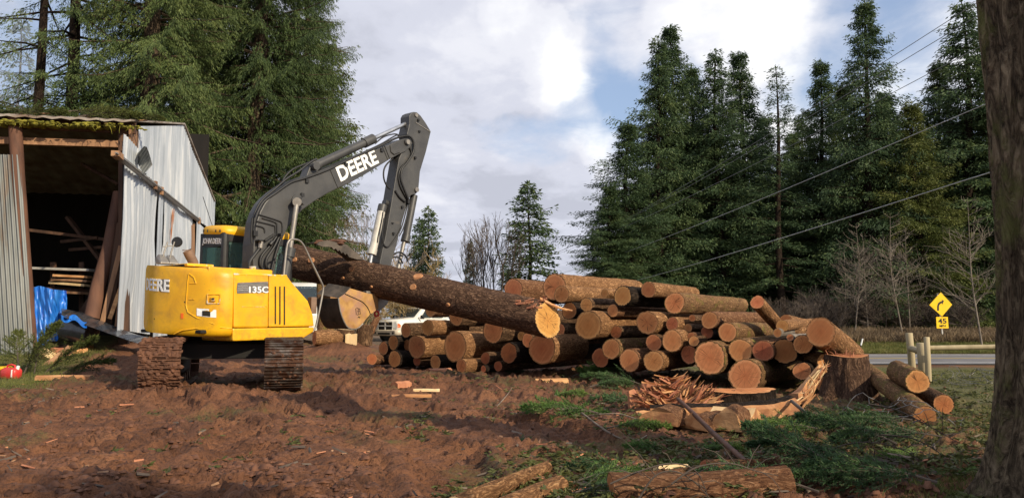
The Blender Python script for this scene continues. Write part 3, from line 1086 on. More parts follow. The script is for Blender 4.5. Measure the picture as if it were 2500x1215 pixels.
def corr_sheet(mb, top, bot, org, du, dn, pitch=.19, amp=.017, off=0.0, mat=0, wav=.0, th=.006, rag=0.0):
    """corrugated sheet: top and bottom edges as (s,z) polylines on the plane org + du*s, bulging along dn"""
    s0, s1 = top[0][0], top[-1][0]
    n = max(8, int((s1 - s0) / pitch * 6))
    front = []
    for i in range(n + 1):
        s = s0 + (s1 - s0) * i / n
        zt, zb = interp(top, s), interp(bot, s)
        if rag:
            zb += rag * (vnoise(np.array(s * 6.0), np.array(1.7)) - .5)
            zt += rag * .3 * (vnoise(np.array(math.floor(s / .8) * 3.1), np.array(4.2)) - .5)
        o = amp * math.cos(2 * math.pi * s / pitch)
        col = []
        for k in range(7):
            f = k / 6
            z = zb + (zt - zb) * f
            w = wav * (vnoise(np.array(s * .9 + 7), np.array(z * .8 + 3)) - .5)
            col.append(org + du * s + Vector((0, 0, z)) + dn * (o + off + float(w)))
        front.append(col)
    vs, fs = [], []
    for i in range(n + 1):
        vs += front[i]
    for i in range(n):
        for k in range(6):
            a = i * 7 + k
            fs.append((a, a + 1, a + 8, a + 7))
    nv = len(vs)
    vs2 = [p - dn * th for p in vs]
    mb.add(vs + vs2, fs + [tuple(nv + q for q in reversed(f)) for f in fs], mat, True)


def sz(lst):
    return [wall_sz(*p) for p in lst]


barn = thing('barn', W0 + Vector((0, 0, ground(W0.x, W0.y))), 'open-fronted metal barn with pale corrugated gable wall and mossy roof edge', 'barn')
ridge_s, ridge_z = wall_sz(447, 306)
eave_z = frontp(318, 306).z
# gable wall sheets
mb = MB()
top = sz([(337, 308), (450, 306), (470, 368), (497, 432), (526, 492)])
corr_sheet(mb, top, sz([(337, 400), (360, 430), (430, 490), (488, 541), (503, 551), (526, 580)]), W0, WD, WN, rag=.05)
mb.build('upper_gable_wall', M['galv'], barn, fixn=False)
mb = MB()
corr_sheet(mb, sz([(301, 326), (338, 366), (347, 378)]), sz([(301, 398), (347, 436)]), W0, WD, WN, off=.03, rag=.03, wav=.06)
mb.build('gable_panel', M['galv'], barn, fixn=False)
mb = MB()
corr_sheet(mb, sz([(302, 396), (378, 470)]), [(wall_sz(302, 806)[0], wall_sz(302, 806)[1]), (wall_sz(340, 812)[0], wall_sz(340, 812)[1]), (wall_sz(378, 818)[0], wall_sz(378, 818)[1])],
           W0, WD, WN, off=.05, wav=.12, pitch=.26, amp=.02)
d1 = mb.build('sliding_door', M['galv'], barn, fixn=False)
mb = MB()
corr_sheet(mb, sz([(382, 465), (393, 474)]), sz([(382, 822), (393, 824)]), W0, WD, WN, off=.08, pitch=.3, amp=.01)
mb.build('door_jamb', M['galv'], barn, fixn=False)
mb = MB()
corr_sheet(mb, sz([(396, 470), (466, 528)]), sz([(396, 836), (466, 838)]), W0, WD, WN, off=.05, wav=.15, pitch=.24, amp=.018)
d2 = mb.build('sliding_door', M['galv'], barn, fixn=False)
mb = MB()
for (px, py, h, w_) in ((420, 545, .9, .16), (424, 528, .5, .1), (417, 575, .5, .07)):
    p = wallp(px, py, .105)
    mb.prism([p + WD * w_ * a + Vector((0, 0, h * c)) for a, c in ((-.5, -.1), (-.1, -.5), (.3, -.2), (.5, .3), (.1, .5), (-.4, .3))], WN * .006)
mb.build('rust_patch', M['rust'], d2)
mb = MB()
corr_sheet(mb, sz([(480, 540), (526, 582)]), sz([(480, 830), (526, 834)]), W0, WD, WN, off=0.0)
mb.build('lower_gable_wall', M['galv'], barn, fixn=False)
mb = MB()
for a, b_ in (((470, 548), (472, 630)),):
    mb.bar(wallp(*a, .06), wallp(b_[0], b_[1] + 160, .06), .55, .04, up=WN)
mb.build('board_door', M['board'], barn)
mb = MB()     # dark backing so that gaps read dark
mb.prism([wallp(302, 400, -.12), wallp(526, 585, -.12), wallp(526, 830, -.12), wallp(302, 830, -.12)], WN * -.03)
mb.build('dark_backing', M['interior'], barn)
mb = MB()
mb.bar(wallp(283, 377, .16), wallp(487, 540, .16), .09, .12, up=WN)
mb.bar(wallp(283, 373, .22), wallp(487, 536, .22), .03, .05, up=WN)
rl = mb.build('door_rail', M['dull_steel'], barn)
mb = MB()
mb.bar(wallp(281, 374, .16), wallp(292, 384, .16), .13, .18, up=WN)
for px, py in ((380, 452), (395, 466), (486, 539)):
    p = wallp(px, py, .2)
    mb.box(p, (.06, .12, .22))
mb.build('rail_hanger', M['board'], rl)
mb = MB()     # the crumpled loose sheet
yc = wallp(350, 392, .2).y
poly = [(352, 357), (358, 358), (365, 376), (372, 402), (361, 415), (350, 427), (343, 412), (330, 388), (331, 378)]
n = 26
dirx, diry = Vector((.82, .57)), Vector((-.57, .82))      # across and along the ribs, in picture axes
def loose(px, py):
    q = Vector((px - 351, py - 392))
    u_ = q.dot(dirx)
    p = at(px, py, yc - .012 * (px - 351) - .0004 * (py - 392) ** 2)
    return p + Vector((.3, -.95, 0)) * (.018 * math.cos(u_ * 2 * math.pi / 6.5))
us = [Vector((q[0] - 351, q[1] - 392)).dot(dirx) for q in poly]
u0, u1 = min(us), max(us)
cols = []
for i in range(n * 3 + 1):
    u_ = u0 + .3 + (u1 - u0 - .6) * i / (n * 3)
    hits = []
    for k in range(len(poly)):
        a = Vector((poly[k][0] - 351, poly[k][1] - 392))
        b_ = Vector((poly[(k + 1) % len(poly)][0] - 351, poly[(k + 1) % len(poly)][1] - 392))
        ua, ub = a.dot(dirx), b_.dot(dirx)
        if (ua - u_) * (ub - u_) <= 0 and abs(ua - ub) > 1e-6:
            f = (u_ - ua) / (ub - ua)
            hits.append((a + (b_ - a) * f).dot(diry))
    w0, w1 = min(hits), max(hits)
    col = []
    for k in range(5):
        w_ = w0 + (w1 - w0) * k / 4
        q = dirx * u_ + diry * w_
        col.append(loose(351 + q.x, 392 + q.y))
    cols.append(col)
vs = [p for c_ in cols for p in c_]
mb.add(vs, [(i * 5 + k, i * 5 + k + 1, i * 5 + k + 6, i * 5 + k + 5) for i in range(len(cols) - 1) for k in range(4)], 0, True)
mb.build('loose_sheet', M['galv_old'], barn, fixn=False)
# corner timbers
mb = MB()
mb.bar(wallp(327, 318, -.03), wallp(327, 372, -.03), .75, .05, up=WN)
mb.build('corner_board', M['board'], barn)
mb = MB()
for lst, r in ((((36, 285), (44, 430), (60, 640), (78, 862)), .155),):
    mb.tube([frontp(*q, .25) for q in lst], [r, r * .98, r * .95, r * .9], 12)
mb.build('round_post', M['rustpost'], barn)
mb = MB()
mb.bar(frontp(303, 320), frontp(303, 840), .22, .2, up=FN)
mb.build('square_post', M['board_dark'], barn)
mb = MB()
mb.bar(frontp(-60, 342, .0), frontp(302, 353, .0), .16, .17)
mb.build('cross_beam', M['board'], barn)
mb = MB()
mb.bar(frontp(-60, 296, .05), frontp(332, 313, .05), .08, .30)
mb.build('fascia', M['board_dark'], barn)
# roof
L = 13.0
mb = MB()
e0 = W0 + FN * .5 + WN * .06
r0 = W0 + WD * ridge_s + WN * .06
b0 = W0 + WD * (ridge_s * 2 + .4) + WN * .06
ze, zr = eave_z + .02, ridge_z + .06
zb = interp(top, top[-1][0]) - .02
for (a, za, c_, zc) in ((e0, ze, r0, zr), (r0, zr, b0, zb)):
    n = 64
    nrm = Vector((0, 0, 1))
    rows = []
    for i in range(n + 1):
        s = L * i / n
        o = .02 * math.cos(i * math.pi)
        rows.append((a + FU * s + Vector((0, 0, za + o)), c_ + FU * s + Vector((0, 0, zc + o))))
    for i in range(n):
        q = [rows[i][0], rows[i][1], rows[i + 1][1], rows[i + 1][0]]
        mb.prism(q, Vector((0, 0, -.05)))
roof = mb.build('roof', M['roofsheet'], barn)
mb = MB()
rnd = random.Random(3)
for i in range(760):
    f = rnd.random()
    px = -5 + 350 * f
    if px > 290 and rnd.random() < .7:
        continue
    if vnoise(np.array(px * .09 + 5), np.array(8.0)) < .34 and rnd.random() < .85:
        continue
    p = frontp(px, 295.5 + 9.5 * f, .53)
    p = p + FN * rnd.uniform(-.45, .03) + Vector((0, 0, rnd.uniform(-.05, .03)))
    r = rnd.uniform(.02, .055) * (1.3 if vnoise(np.array(px * .05), np.array(2.0)) > .5 else .8)
    seg = 7
    rings = []
    for (zz, rr) in ((-.9, .3), (-.3, .9), (.2, 1.0), (.6, .6), (.8, .2)):
        rings.append([p + FU * math.cos(a) * rr * r * rnd.uniform(.9, 2.2) + FN * math.sin(a) * rr * r * rnd.uniform(.8, 1.2) + Vector((0, 0, zz * r * rnd.uniform(.5, .9))) for a in [2 * math.pi * k / seg for k in range(seg)]])
    mb.loft(rings)
for i in range(40):
    px = rnd.uniform(0, 330)
    p = frontp(px, 298 + px * .03, .55)
    l = rnd.uniform(.04, .26) * rnd.random()
    mb.tube([p, p + Vector((rnd.uniform(-.05, .05), rnd.uniform(-.05, .05), -l * .5)), p + Vector((rnd.uniform(-.09, .09), rnd.uniform(-.05, .05), -l))], [.010, .007, .002], 4, smooth=False)
mb.build('moss', M['moss'], roof)
# interior shell
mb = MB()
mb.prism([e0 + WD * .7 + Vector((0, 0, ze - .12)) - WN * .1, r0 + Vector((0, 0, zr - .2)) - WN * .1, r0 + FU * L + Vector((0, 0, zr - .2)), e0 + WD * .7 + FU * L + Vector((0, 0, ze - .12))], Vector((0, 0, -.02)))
mb.build('dark_ceiling_sheet', M['interior'], barn)  # dark sheet added under the roof to keep the barn looking shaded
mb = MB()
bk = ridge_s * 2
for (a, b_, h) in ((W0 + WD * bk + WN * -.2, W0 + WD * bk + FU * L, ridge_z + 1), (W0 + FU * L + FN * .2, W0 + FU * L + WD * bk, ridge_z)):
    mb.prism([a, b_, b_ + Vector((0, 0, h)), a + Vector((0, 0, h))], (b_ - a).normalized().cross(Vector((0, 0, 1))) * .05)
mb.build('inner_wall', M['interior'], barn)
mb = MB()
rnd = random.Random(5)
for (a, b_, w_) in (((165, 530), (250, 640), .16), ((60, 560), (262, 585), .12), ((150, 590), (240, 580), .1), ((170, 610), (290, 600), .1), ((200, 400), (290, 450), .12)):
    mb.bar(frontp(*a, -2.6), frontp(*b_, -2.2), w_, .08)
mb.build('brace', M['board_dark'], barn)
mb = MB()
frontsheet_top = [((frontp(-160, 372, .42) - W0).dot(FU), 0), ((frontp(46, 377, .42) - W0).dot(FU), 0)]
# left front sheet leans: ribs follow the lean
tl, tr = frontp(-170, 374, .42), frontp(46, 377, .42)
bl, br = frontp(-150, 878, .42), frontp(84, 872, .42)
n = 150
cols = []
for i in range(n + 1):
    f = i / n
    o = .03 * math.cos(2 * math.pi * f * 2.45 / .125)
    w_ = .05 * math.sin(f * 5)
    cols.append([tl.lerp(tr, f) + FN * (o + w_), tl.lerp(tr, f).lerp(bl.lerp(br, f), .5) + FN * (o + w_ * .3), bl.lerp(br, f) + FN * (o - w_)])
vs = [p for c_ in cols for p in c_]
fs = []
for i in range(n):
    for k in range(2):
        fs.append((i * 3 + k, i * 3 + k + 1, i * 3 + k + 4, i * 3 + k + 3))
mb.add(vs, fs, 0, True)
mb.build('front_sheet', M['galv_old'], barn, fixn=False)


# ------------------------------------------------------------------ things in and at the barn
def plank(px0, py0, px1, py1, off, w_, t_, mat, label, name='plank', cat='plank', group='boards leaning in the barn'):
    a, b_ = frontp(px0, py0, off), frontp(px1, py1, off)
    mb = MB()
    mb.bar(a, b_, w_, t_, up=FN)
    o = mb.build(name, M[mat], origin=b_, bevel=.006)
    tag(o, label, cat, group)
    return o


mb = MB()
mb.tube([frontp(291, 470, -.5), frontp(268, 600, -.3), frontp(240, 700, -.1), frontp(224, 778, .1)], [.15, .17, .18, .19], 12)
tag(mb.build('leaning_pole', M['rustpost'], origin=frontp(224, 778, .1), bevel=0), 'thick reddish round pole leaning against the barn corner', 'pole')
plank(297, 545, 262, 790, -.1, .22, .05, 'board_dark', 'wide dark plank leaning just right of the round pole')
plank(296, 600, 247, 800, .15, .12, .05, 'board', 'narrow weathered plank with pale lower end leaning in the barn')
plank(300, 660, 283, 812, .2, .09, .05, 'board', 'thin upright stake nearest the pale barn door')
plank(299, 690, 268, 778, .25, .1, .04, 'split', 'short pale broken board at the foot of the leaning planks')
plank(262, 700, 214, 772, -.5, .5, .04, 'board_dark', 'broad dark sheet of plywood behind the round pole')
plank(290, 560, 300, 720, -.4, .3, .04, 'board_dark', 'dark upright plank behind the barn door edge')
for k, (x0, y0, x1, y1, mm, lab) in enumerate(((142, 673, 226, 677, 'split', 'sunlit orange board on top of the lumber rack'),
                                       (140, 682, 226, 687, 'board', 'brown board second down on the lumber rack'),
                                       (136, 690, 222, 697, 'wood_pale', 'pale board at the bottom of the lumber rack layer'),
                                       (150, 712, 216, 716, 'board', 'short board jutting above the blue tarp'),
                                       (86, 655, 232, 660, 'paleyl', 'grey dusty board lying high on the lumber rack'))):
    a, b_ = frontp(x0, y0, -1.4 - .1 * k), frontp(x1, y1, -1.2)
    mb = MB()
    mb.bar(a, b_, .5, .06)
    tag(mb.build('lumber_board', M[mm], origin=a), lab, 'board', 'boards on the lumber rack')
rk = thing('lumber_rack', frontp(120, 800, -1.6), 'dark timber rack holding boards inside the barn', 'rack')
for px in (130, 200):
    mb = MB()
    mb.bar(frontp(px, 640, -1.7), frontp(px, 815, -1.7), .12, .12, up=FN)
    mb.build('upright', M['board_dark'], rk)
mb = MB()
mb.bar(frontp(90, 705, -1.7), frontp(235, 712, -1.7), .5, .1)
mb.build('shelf', M['board_dark'], rk)

# blue tarp hanging beside the post
mb = MB()
n, mrow = 46, 34
cols = []
topx = [(80, 702), (95, 697), (112, 701), (128, 706), (162, 709)]
botx = [(92, 850), (104, 846), (120, 832), (140, 832), (152, 800)]
for i in range(n + 1):
    f = i / n
    tx, ty = np.interp(f, [0, .2, .4, .6, 1], [q[0] for q in topx]), np.interp(f, [0, .2, .4, .6, 1], [q[1] for q in topx])
    bx_, by_ = np.interp(f, [0, .2, .4, .6, 1], [q[0] for q in botx]), np.interp(f, [0, .2, .4, .6, 1], [q[1] for q in botx])
    col = []
    for k in range(mrow + 1):
        h = k / mrow
        px = tx + (bx_ - tx) * h + (6 * math.sin(h * 3.1) if f > .85 else 0)
        py = ty + (by_ - ty) * h
        fold = (.16 * float(vnoise(np.array(f * 5.5 + .8 * h), np.array(h * .9))) + .10 * float(vnoise(np.array(f * 12 + 2.2 * h + 30), np.array(h * 1.6 + 9))) + .05 * float(vnoise(np.array(f * 26 - 5 * h + 60), np.array(h * 5 + f * 8)))) * 1.5 - .2
        col.append(frontp(px, py, .12 + fold + .22 * math.sin(math.pi * f)))
    cols.append(col)
vs = [p for c_ in cols for p in c_]
fs = [(i * (mrow + 1) + k, i * (mrow + 1) + k + 1, (i + 1) * (mrow + 1) + k + 1, (i + 1) * (mrow + 1) + k) for i in range(n) for k in range(mrow)]
mb.add(vs, fs, 0, True)
tag(mb.build('blue_tarp', M['tarp'], origin=frontp(120, 845, .12), fixn=False), 'bright blue tarp hanging in folds beside the barn post', 'tarp')
# dark plastic sheet sloping to the right
mb = MB()
n, mrow = 60, 12
cols = []
for i in range(n + 1):
    f = i / n
    px = np.interp(f, [0, .25, .5, .75, 1], [150, 200, 262, 330, 400])
    py0 = np.interp(f, [0, .25, .5, .75, 1], [752, 762, 788, 815, 832])
    py1 = np.interp(f, [0, .25, .5, .75, 1], [772, 790, 812, 836, 850])
    col = []
    for k in range(mrow + 1):
        h = k / mrow
        off = .2 + .9 * h + .09 * math.sin(f * 26 + h * 5) + .05 * math.sin(f * 57 + h * 11)
        p = frontp(px, py0 + (py1 - py0) * h ** 1.6, off)
        col.append(p)
    cols.append(col)
vs = [p for c_ in cols for p in c_]
fs = [(i * (mrow + 1) + k, i * (mrow + 1) + k + 1, (i + 1) * (mrow + 1) + k + 1, (i + 1) * (mrow + 1) + k) for i in range(n) for k in range(mrow)]
mb.add(vs, fs, 0, True)
tag(mb.build('plastic_sheet', M['plastic'], origin=frontp(270, 830, .5), fixn=False), 'crumpled black plastic sheeting draped from barn to excavator', 'plastic sheet')
mb = MB()
cols = []
for i in range(31):
    f = i / 30
    px = 150 + 62 * f
    col = []
    for k in range(7):
        h = k / 6
        col.append(frontp(px, 768 + 14 * h + 16 * f * f + 5 * math.sin(f * 9), .95 + .3 * h + .06 * math.sin(f * 23 + 3 * h)))
    cols.append(col)
vs = [p for c_ in cols for p in c_]
mb.add(vs, [(i * 7 + k, i * 7 + k + 1, i * 7 + k + 8, i * 7 + k + 7) for i in range(30) for k in range(6)], 0, True)
tag(mb.build('tarp_edge', M['tarp'], origin=frontp(180, 790, 1), fixn=False), 'blue tarp edge lying under the black plastic sheet', 'tarp')
# box / barrel in the dark under the sheet
mb = MB()
mb.tube([frontp(160, 800, .3), frontp(225, 812, .5)], [.3, .3], 14)
tag(mb.build('barrel', M['plastic'], origin=frontp(200, 815, .4)), 'dark drum lying under the black sheeting', 'barrel')


def chunk(px, py, Y, L_, w_, h_, rz, mat, label, name='firewood_chunk', cat='firewood', group='firewood by the barn', tilt=0.0):
    p = at(px, py, Y)
    p.z = gsurf(p.x, p.y) + h_ * .35 if py > 780 else p.z
    rnd = random.Random(int(px * 7 + py))
    mb = MB()
    prof = [(-.5, -.4), (.1, -.5), (.5, -.1), (.35, .35), (-.1, .5), (-.45, .2)]
    rings = []
    for k in range(6):
        s = -.5 + k / 5
        rings.append([Vector((s * L_, y_ * w_ * rnd.uniform(.9, 1.1), z_ * h_ * rnd.uniform(.9, 1.1))) for y_, z_ in prof])
    mb.loft(rings, smooth=False)
    mb.xform(Matrix.Translation(p) @ Matrix.Rotation(rz, 4, 'Z') @ Matrix.Rotation(tilt, 4, 'Y'))
    o = mb.build(name, M[mat], origin=p)
    tag(o, label, cat, group)
    return o


chunk(150, 836, 19.2, .42, .22, .2, .3, 'split_red', 'split firewood piece in the shade right of the blue tarp')
chunk(166, 823, 19.6, .45, .24, .2, -.4, 'board_dark', 'dark firewood piece behind the split one by the tarp')
chunk(190, 830, 19.4, .4, .24, .22, .9, 'split', 'orange-faced firewood piece under the black sheeting')
chunk(205, 818, 19.7, .4, .26, .24, .1, 'cut', 'round-ended firewood piece nearest the black drum')
chunk(122, 848, 18.4, .5, .3, .22, 1.0, 'wood_pale', 'pale split block at the foot of the blue tarp', tilt=.5)
chunk(140, 862, 17.9, .75, .1, .22, 1.15, 'board', 'grey plank offcut propped beside the cut bough', tilt=-.6)
chunk(158, 915, 15.2, 1.0, .14, .1, .15, 'split', 'long split board lying on the grass by the mud edge')
chunk(222, 886, 16.2, .26, .16, .03, .2, 'wood_pale', 'flat pale scrap lying in the shade left of the excavator')

# fuel can
p = at(27, 912, 15.6)
p.z = gsurf(p.x, p.y) + .005
fc = thing('fuel_can', p, 'red plastic fuel can on the grass at the barn front', 'fuel can')
mb = MB()
R3 = lambda x, y, z: p + Vector((x * .97 + y * .25, -x * .25 + y * .97, z))
rings = []
for (z_, w_, d_) in ((0, .16, .10), (.03, .185, .12), (.15, .19, .12), (.19, .165, .1), (.21, .12, .075)):
    ring = []
    for k in range(16):
        a = 2 * math.pi * k / 16
        cx_, sx_ = math.cos(a), math.sin(a)
        ring.append(R3(w_ * math.copysign(abs(cx_) ** .5, cx_), d_ * math.copysign(abs(sx_) ** .5, sx_), z_))
    rings.append(ring)
mb.loft(rings)
body = mb.build('body', M['red'], fc)
mb = MB()
mb.tube([R3(-.11, 0, .19), R3(-.09, 0, .25), R3(.0, 0, .27), R3(.08, 0, .25), R3(.1, 0, .19)], .018, 8)
mb.build('handle', M['red'], fc)
mb = MB()
mb.tube([R3(.145, 0, .18), R3(.165, 0, .24)], [.035, .03], 10)
mb.build('cap', M['white'], fc)
mb = MB()
mb.box(R3(.13, -.105, .1), (.02, .03, .15))
mb.build('spout_strip', M['white'], fc)
# yellow chainsaw-like tool bar lying behind
q = at(14, 893, 16.4)
q.z = gsurf(q.x, q.y) + .1
ys_ = thing('yellow_jug', q, 'small yellow container behind the red fuel can', 'container')
mb = MB()
rings = []
for (s_, w_) in ((-.16, .03), (-.13, .07), (.08, .075), (.14, .05), (.17, .02)):
    rings.append([q + Vector((s_, w_ * math.cos(a), w_ * .8 * math.sin(a))) for a in [2 * math.pi * k / 10 for k in range(10)]])
mb.loft(rings)
mb.build('body', M['signy'], ys_)
mb = MB()
mb.tube([q + Vector((-.06, 0, .05)), q + Vector((0, 0, .1)), q + Vector((.07, 0, .05))], .014, 6)
mb.build('handle', M['black'], ys_)

# ------------------------------------------------------------------ excavator
AZ = math.radians(40)
XC = Vector((-5.11, 14.4, 0.04))
XF = Vector((math.sin(AZ), math.cos(AZ), 0))
XR = Vector((math.cos(AZ), -math.sin(AZ), 0))
ROLL = math.tan(math.radians(4.0))


def U(lat, fwd, z):
    return XC + XR * lat + XF * fwd + Vector((0, 0, z - lat * ROLL))


def BP(px, py, lat):
    return onplane(px, py, XC + XR * lat, XR)


ex = thing('excavator', XC, 'yellow tracked excavator with dark grey boom gripping a long log', 'excavator')
# --- plan outline of the rounded tail
ctl = [(1.25, -.71), (1.235, -.82), (1.17, -.95), (1.02, -1.08), (.78, -1.20), (.45, -1.33), (0, -1.43), (-.45, -1.36), (-.85, -1.18), (-1.12, -.92), (-1.25, -.6), (-1.25, -.3)]


def catmull(pts, k=5):
    out = []
    n = len(pts)
    for i in range(n - 1):
        p0 = np.array(pts[max(i - 1, 0)], float)
        p1 = np.array(pts[i], float)
        p2 = np.array(pts[i + 1], float)
        p3 = np.array(pts[min(i + 2, n - 1)], float)
        for j in range(k):
            t = j / k
            out.append(.5 * (2 * p1 + (p2 - p0) * t + (2 * p0 - 5 * p1 + 4 * p2 - p3) * t * t + (3 * p1 - p0 - 3 * p2 + p3) * t ** 3))
    out.append(np.array(pts[-1], float))
    return out


tail = catmull(ctl, 5)


def tail_ring(z, inset):
    r = []
    cen = np.array([0, -.35])
    for p in tail:
        d = p - cen
        L_ = np.linalg.norm(d)
        q = cen + d * (1 - inset / L_)
        r.append(U(q[0], min(q[1], -.71 + (p[1] + .71)), z))
    return r


def body_hit(px, py, off=0.0):
    """point where the pixel's ray meets the tail surface"""
    d = ray(px, py)
    best = None
    P = [U(p[0], p[1], 0) for p in tail]
    for i in range(len(P) - 1):
        a, b_ = P[i], P[i + 1]
        ex_, ey_ = b_.x - a.x, b_.y - a.y
        den = d.x * ey_ - d.y * ex_
        if abs(den) < 1e-9:
            continue
        t_ = (a.x * ey_ - a.y * ex_) / den
        u_ = (a.x * d.y - a.y * d.x) / den
        if -1e-6 <= u_ <= 1 + 1e-6 and t_ > 0 and (best is None or t_ < best[0]):
            nrm = Vector((ey_, -ex_, 0)).normalized()
            if nrm.dot(d) > 0:
                nrm = -nrm
            best = (t_, nrm, Vector((ex_, ey_, 0)).normalized())
    if best is None:
        return None
    return EYE + d * best[0] + best[1] * off, best[1], best[2]


mb = MB()
rings = [tail_ring(z, ins) for z, ins in ((.93, .16), (.955, .07), (1.0, .025), (1.06, 0), (1.45, 0), (1.91, 0), (1.985, .012), (2.035, .05), (2.055, .11))]
mb.loft(rings)
cw = mb.build('counterweight', M['yellow'], ex)
# embossed lines on the tail
mb = MB()
for lst, r in ((((461, 668), (458, 690), (456, 720), (454, 745), (459, 762), (480, 775), (520, 790), (566, 801)), .010),
               (((462, 668), (474, 677), (479, 692)), .010), (((463, 692), (479, 692)), .007), (((462, 731), (475, 731)), .007),
               (((425, 815), (445, 806), (480, 801), (540, 799), (566, 801)), .011)):
    mb.tube([body_hit(*q, .002)[0] for q in lst], r, 6)
mb.build('panel_ridge', M['yellow'], cw)
mb = MB()
h = body_hit(522, 729, .004)
for w_, hh, o_, in ((.20, .15, .008), ):
    for a, b_, c_, d_ in ((-1, -1, 1, -1), (1, -1, 1, 1), (1, 1, -1, 1), (-1, 1, -1, -1)):
        mb.bar(h[0] + h[2] * a * w_ / 2 + Vector((0, 0, b_ * hh / 2)), h[0] + h[2] * c_ * w_ / 2 + Vector((0, 0, d_ * hh / 2)), .016, .016)
mb.box(h[0], (.07, .07, .07))
lk = mb.build('latch', M['yellow_worn'], cw)
mb = MB()
mb.box(h[0] + h[1] * .03, (.04, .04, .025))
mb.build('keyhole', M['black'], lk)


def patch(lst, off, mat, name, parent):
    mb = MB()
    pts = [body_hit(*q, off) for q in lst]
    mb.prism([p[0] for p in pts], pts[0][1] * .004)
    return mb.build(name, M[mat], parent)


stk = patch([(481, 752), (504, 753), (528, 756), (528, 775), (504, 773), (481, 770)], .004, 'white', 'warning_label', cw)
patch([(495, 758), (506, 758.5), (514, 760), (514, 772), (506, 771), (495, 770)], .010, 'signblk', 'label_panel', stk)
patch([(442, 764), (448, 764), (448, 777), (442, 777)], .004, 'orange', 'reflector', cw)
mb = MB()
for (px, py, r) in ((451, 737, .012), (377, 778, .012), (470, 730, .006)):
    q = body_hit(px, py)
    mb.tube([q[0] - q[1] * .01, q[0] + q[1] * .003], r, 10)
mb.build('bolt_hole', M['dark'], cw)


def wrap_text(txt, px_end, py_mid, hgt, mat, outline, parent, name, size_w=None):
    """lettering bent round the tail, ending at pixel px_end"""
    vs, fs = text_mesh(txt, size=1, extrude=.004, offset=.02)
    xs_ = [v.x for v in vs]
    hs = max(v.y for v in vs)
    sc = hgt / hs
    P = [U(p[0], p[1], 0) for p in tail]
    cum = [0]
    for i in range(1, len(P)):
        cum.append(cum[-1] + (P[i] - P[i - 1]).length)
    he = body_hit(px_end, py_mid)[0]
    # arc position of the end point
    k = min(range(len(P)), key=lambda i: (P[i].x - he.x) ** 2 + (P[i].y - he.y) ** 2)
    s_end = cum[k]
    out = []
    for v in vs:
        s_ = s_end + (max(xs_) - v.x) * sc
        i = min(max(int(np.searchsorted(cum, s_)) - 1, 0), len(P) - 2)
        f = (s_ - cum[i]) / (cum[i + 1] - cum[i])
        p = P[i].lerp(P[i + 1], f)
        tdir = (P[i + 1] - P[i]).normalized()
        nrm = Vector((tdir.y, -tdir.x, 0))
        if nrm.dot(p - XC) < 0:
            nrm = -nrm
        base = he.z - hgt / 2
        out.append(Vector((p.x, p.y, 0)) + nrm * (.006 + v.z * .8) + Vector((0, 0, base + v.y * sc - ((p - XC).dot(XR) - (he - XC).dot(XR)) * ROLL)))
    mb = MB()
    mb.add(out, fs)
    return mb.build(name, M[mat], parent)


wt = wrap_text('DEERE', 413, 697, .20, 'white', None, cw, 'lettering')
mb = MB()
q0 = [body_hit(px, py, .002) for px, py in ((372.5, 681), (390, 681), (413, 681), (413, 713), (390, 710), (372.5, 706))]
mb.prism([q[0] for q in q0], q0[2][1] * .002)
mb.build('letter_ground', M['decalgrey'], cw)


# --- right side: panels traced on the side plane
LS = 1.25


def SP(px, py, lat=LS):
    return onplane(px, py, XC + XR * lat, XR)


def panel(poly, depth, mat, name, parent, lat=LS, bev=.025):
    mb = MB()
    mb.prism([SP(*q, lat) for q in poly], XR * -depth)
    return mb.build(name, M[mat], parent, bevel=bev)


core = MB()
core.prism([SP(*q, LS - .05) for q in ((568, 672), (700, 676), (745, 735), (760, 790), (740, 815), (566, 826))], XR * -2.2)
core.build('dark_core', M['dark'], ex)  # dark core put behind the panels so their gaps read as shade
sd = panel([(571, 667), (656, 669), (655, 799), (570.5, 799)], .9, 'yellow', 'side_door', ex)
fp_ = panel([(657, 669.5), (700, 671), (712, 688), (752, 734), (764, 768), (767, 796), (656, 798)], .9, 'yellow', 'front_panel', ex)
panel([(568, 801), (767, 798), (766, 809), (742, 824), (690, 828), (568, 832)], 1.0, 'yellow', 'lower_sill', ex)
panel([(571, 666.5), (700, 670.5), (703, 674), (640, 673), (571, 671)], 1.5, 'yellow_worn', 'deck_cover', ex, LS + .004)
# chamfer facet at the front corner
mb = MB()
for (px, yb_) in ((672, 790), (683, 791), (694, 792)):
    mb.bar(SP(px, 699, LS + .003), SP(px, yb_, LS + .003), .022, .02, up=XR)
mb.build('louver', M['signblk'], fp_)
mb = MB()
mb.prism([SP(*q, LS + .006) for q in ((580, 690), (654, 687), (655, 713), (579, 716), (578, 705))], XR * .003)
dc = mb.build('model_decal', M['decalgrey'], sd)


def plane_text(txt, p0, p1, nrm, hgt, mat, parent, name, off=.01, bold=.02, shear=0, ext=.004):
    """text along p0->p1 standing up in the plane with normal nrm; its width is fitted to |p1-p0|"""
    vs, fs = text_mesh(txt, 1, ext, bold, shear)
    x0, x1 = min(v.x for v in vs), max(v.x for v in vs)
    y1 = max(v.y for v in vs)
    e1 = (p1 - p0)
    wid = e1.length
    e1.normalize()
    e2 = nrm.cross(e1).normalized()
    if e2.z < 0:
        e2 = -e2
    mb = MB()
    mb.add([p0 + e1 * ((v.x - x0) / (x1 - x0) * wid) + e2 * (v.y / y1 * hgt) + nrm * (off + v.z) for v in vs], fs)
    return mb.build(name, M[mat], parent)


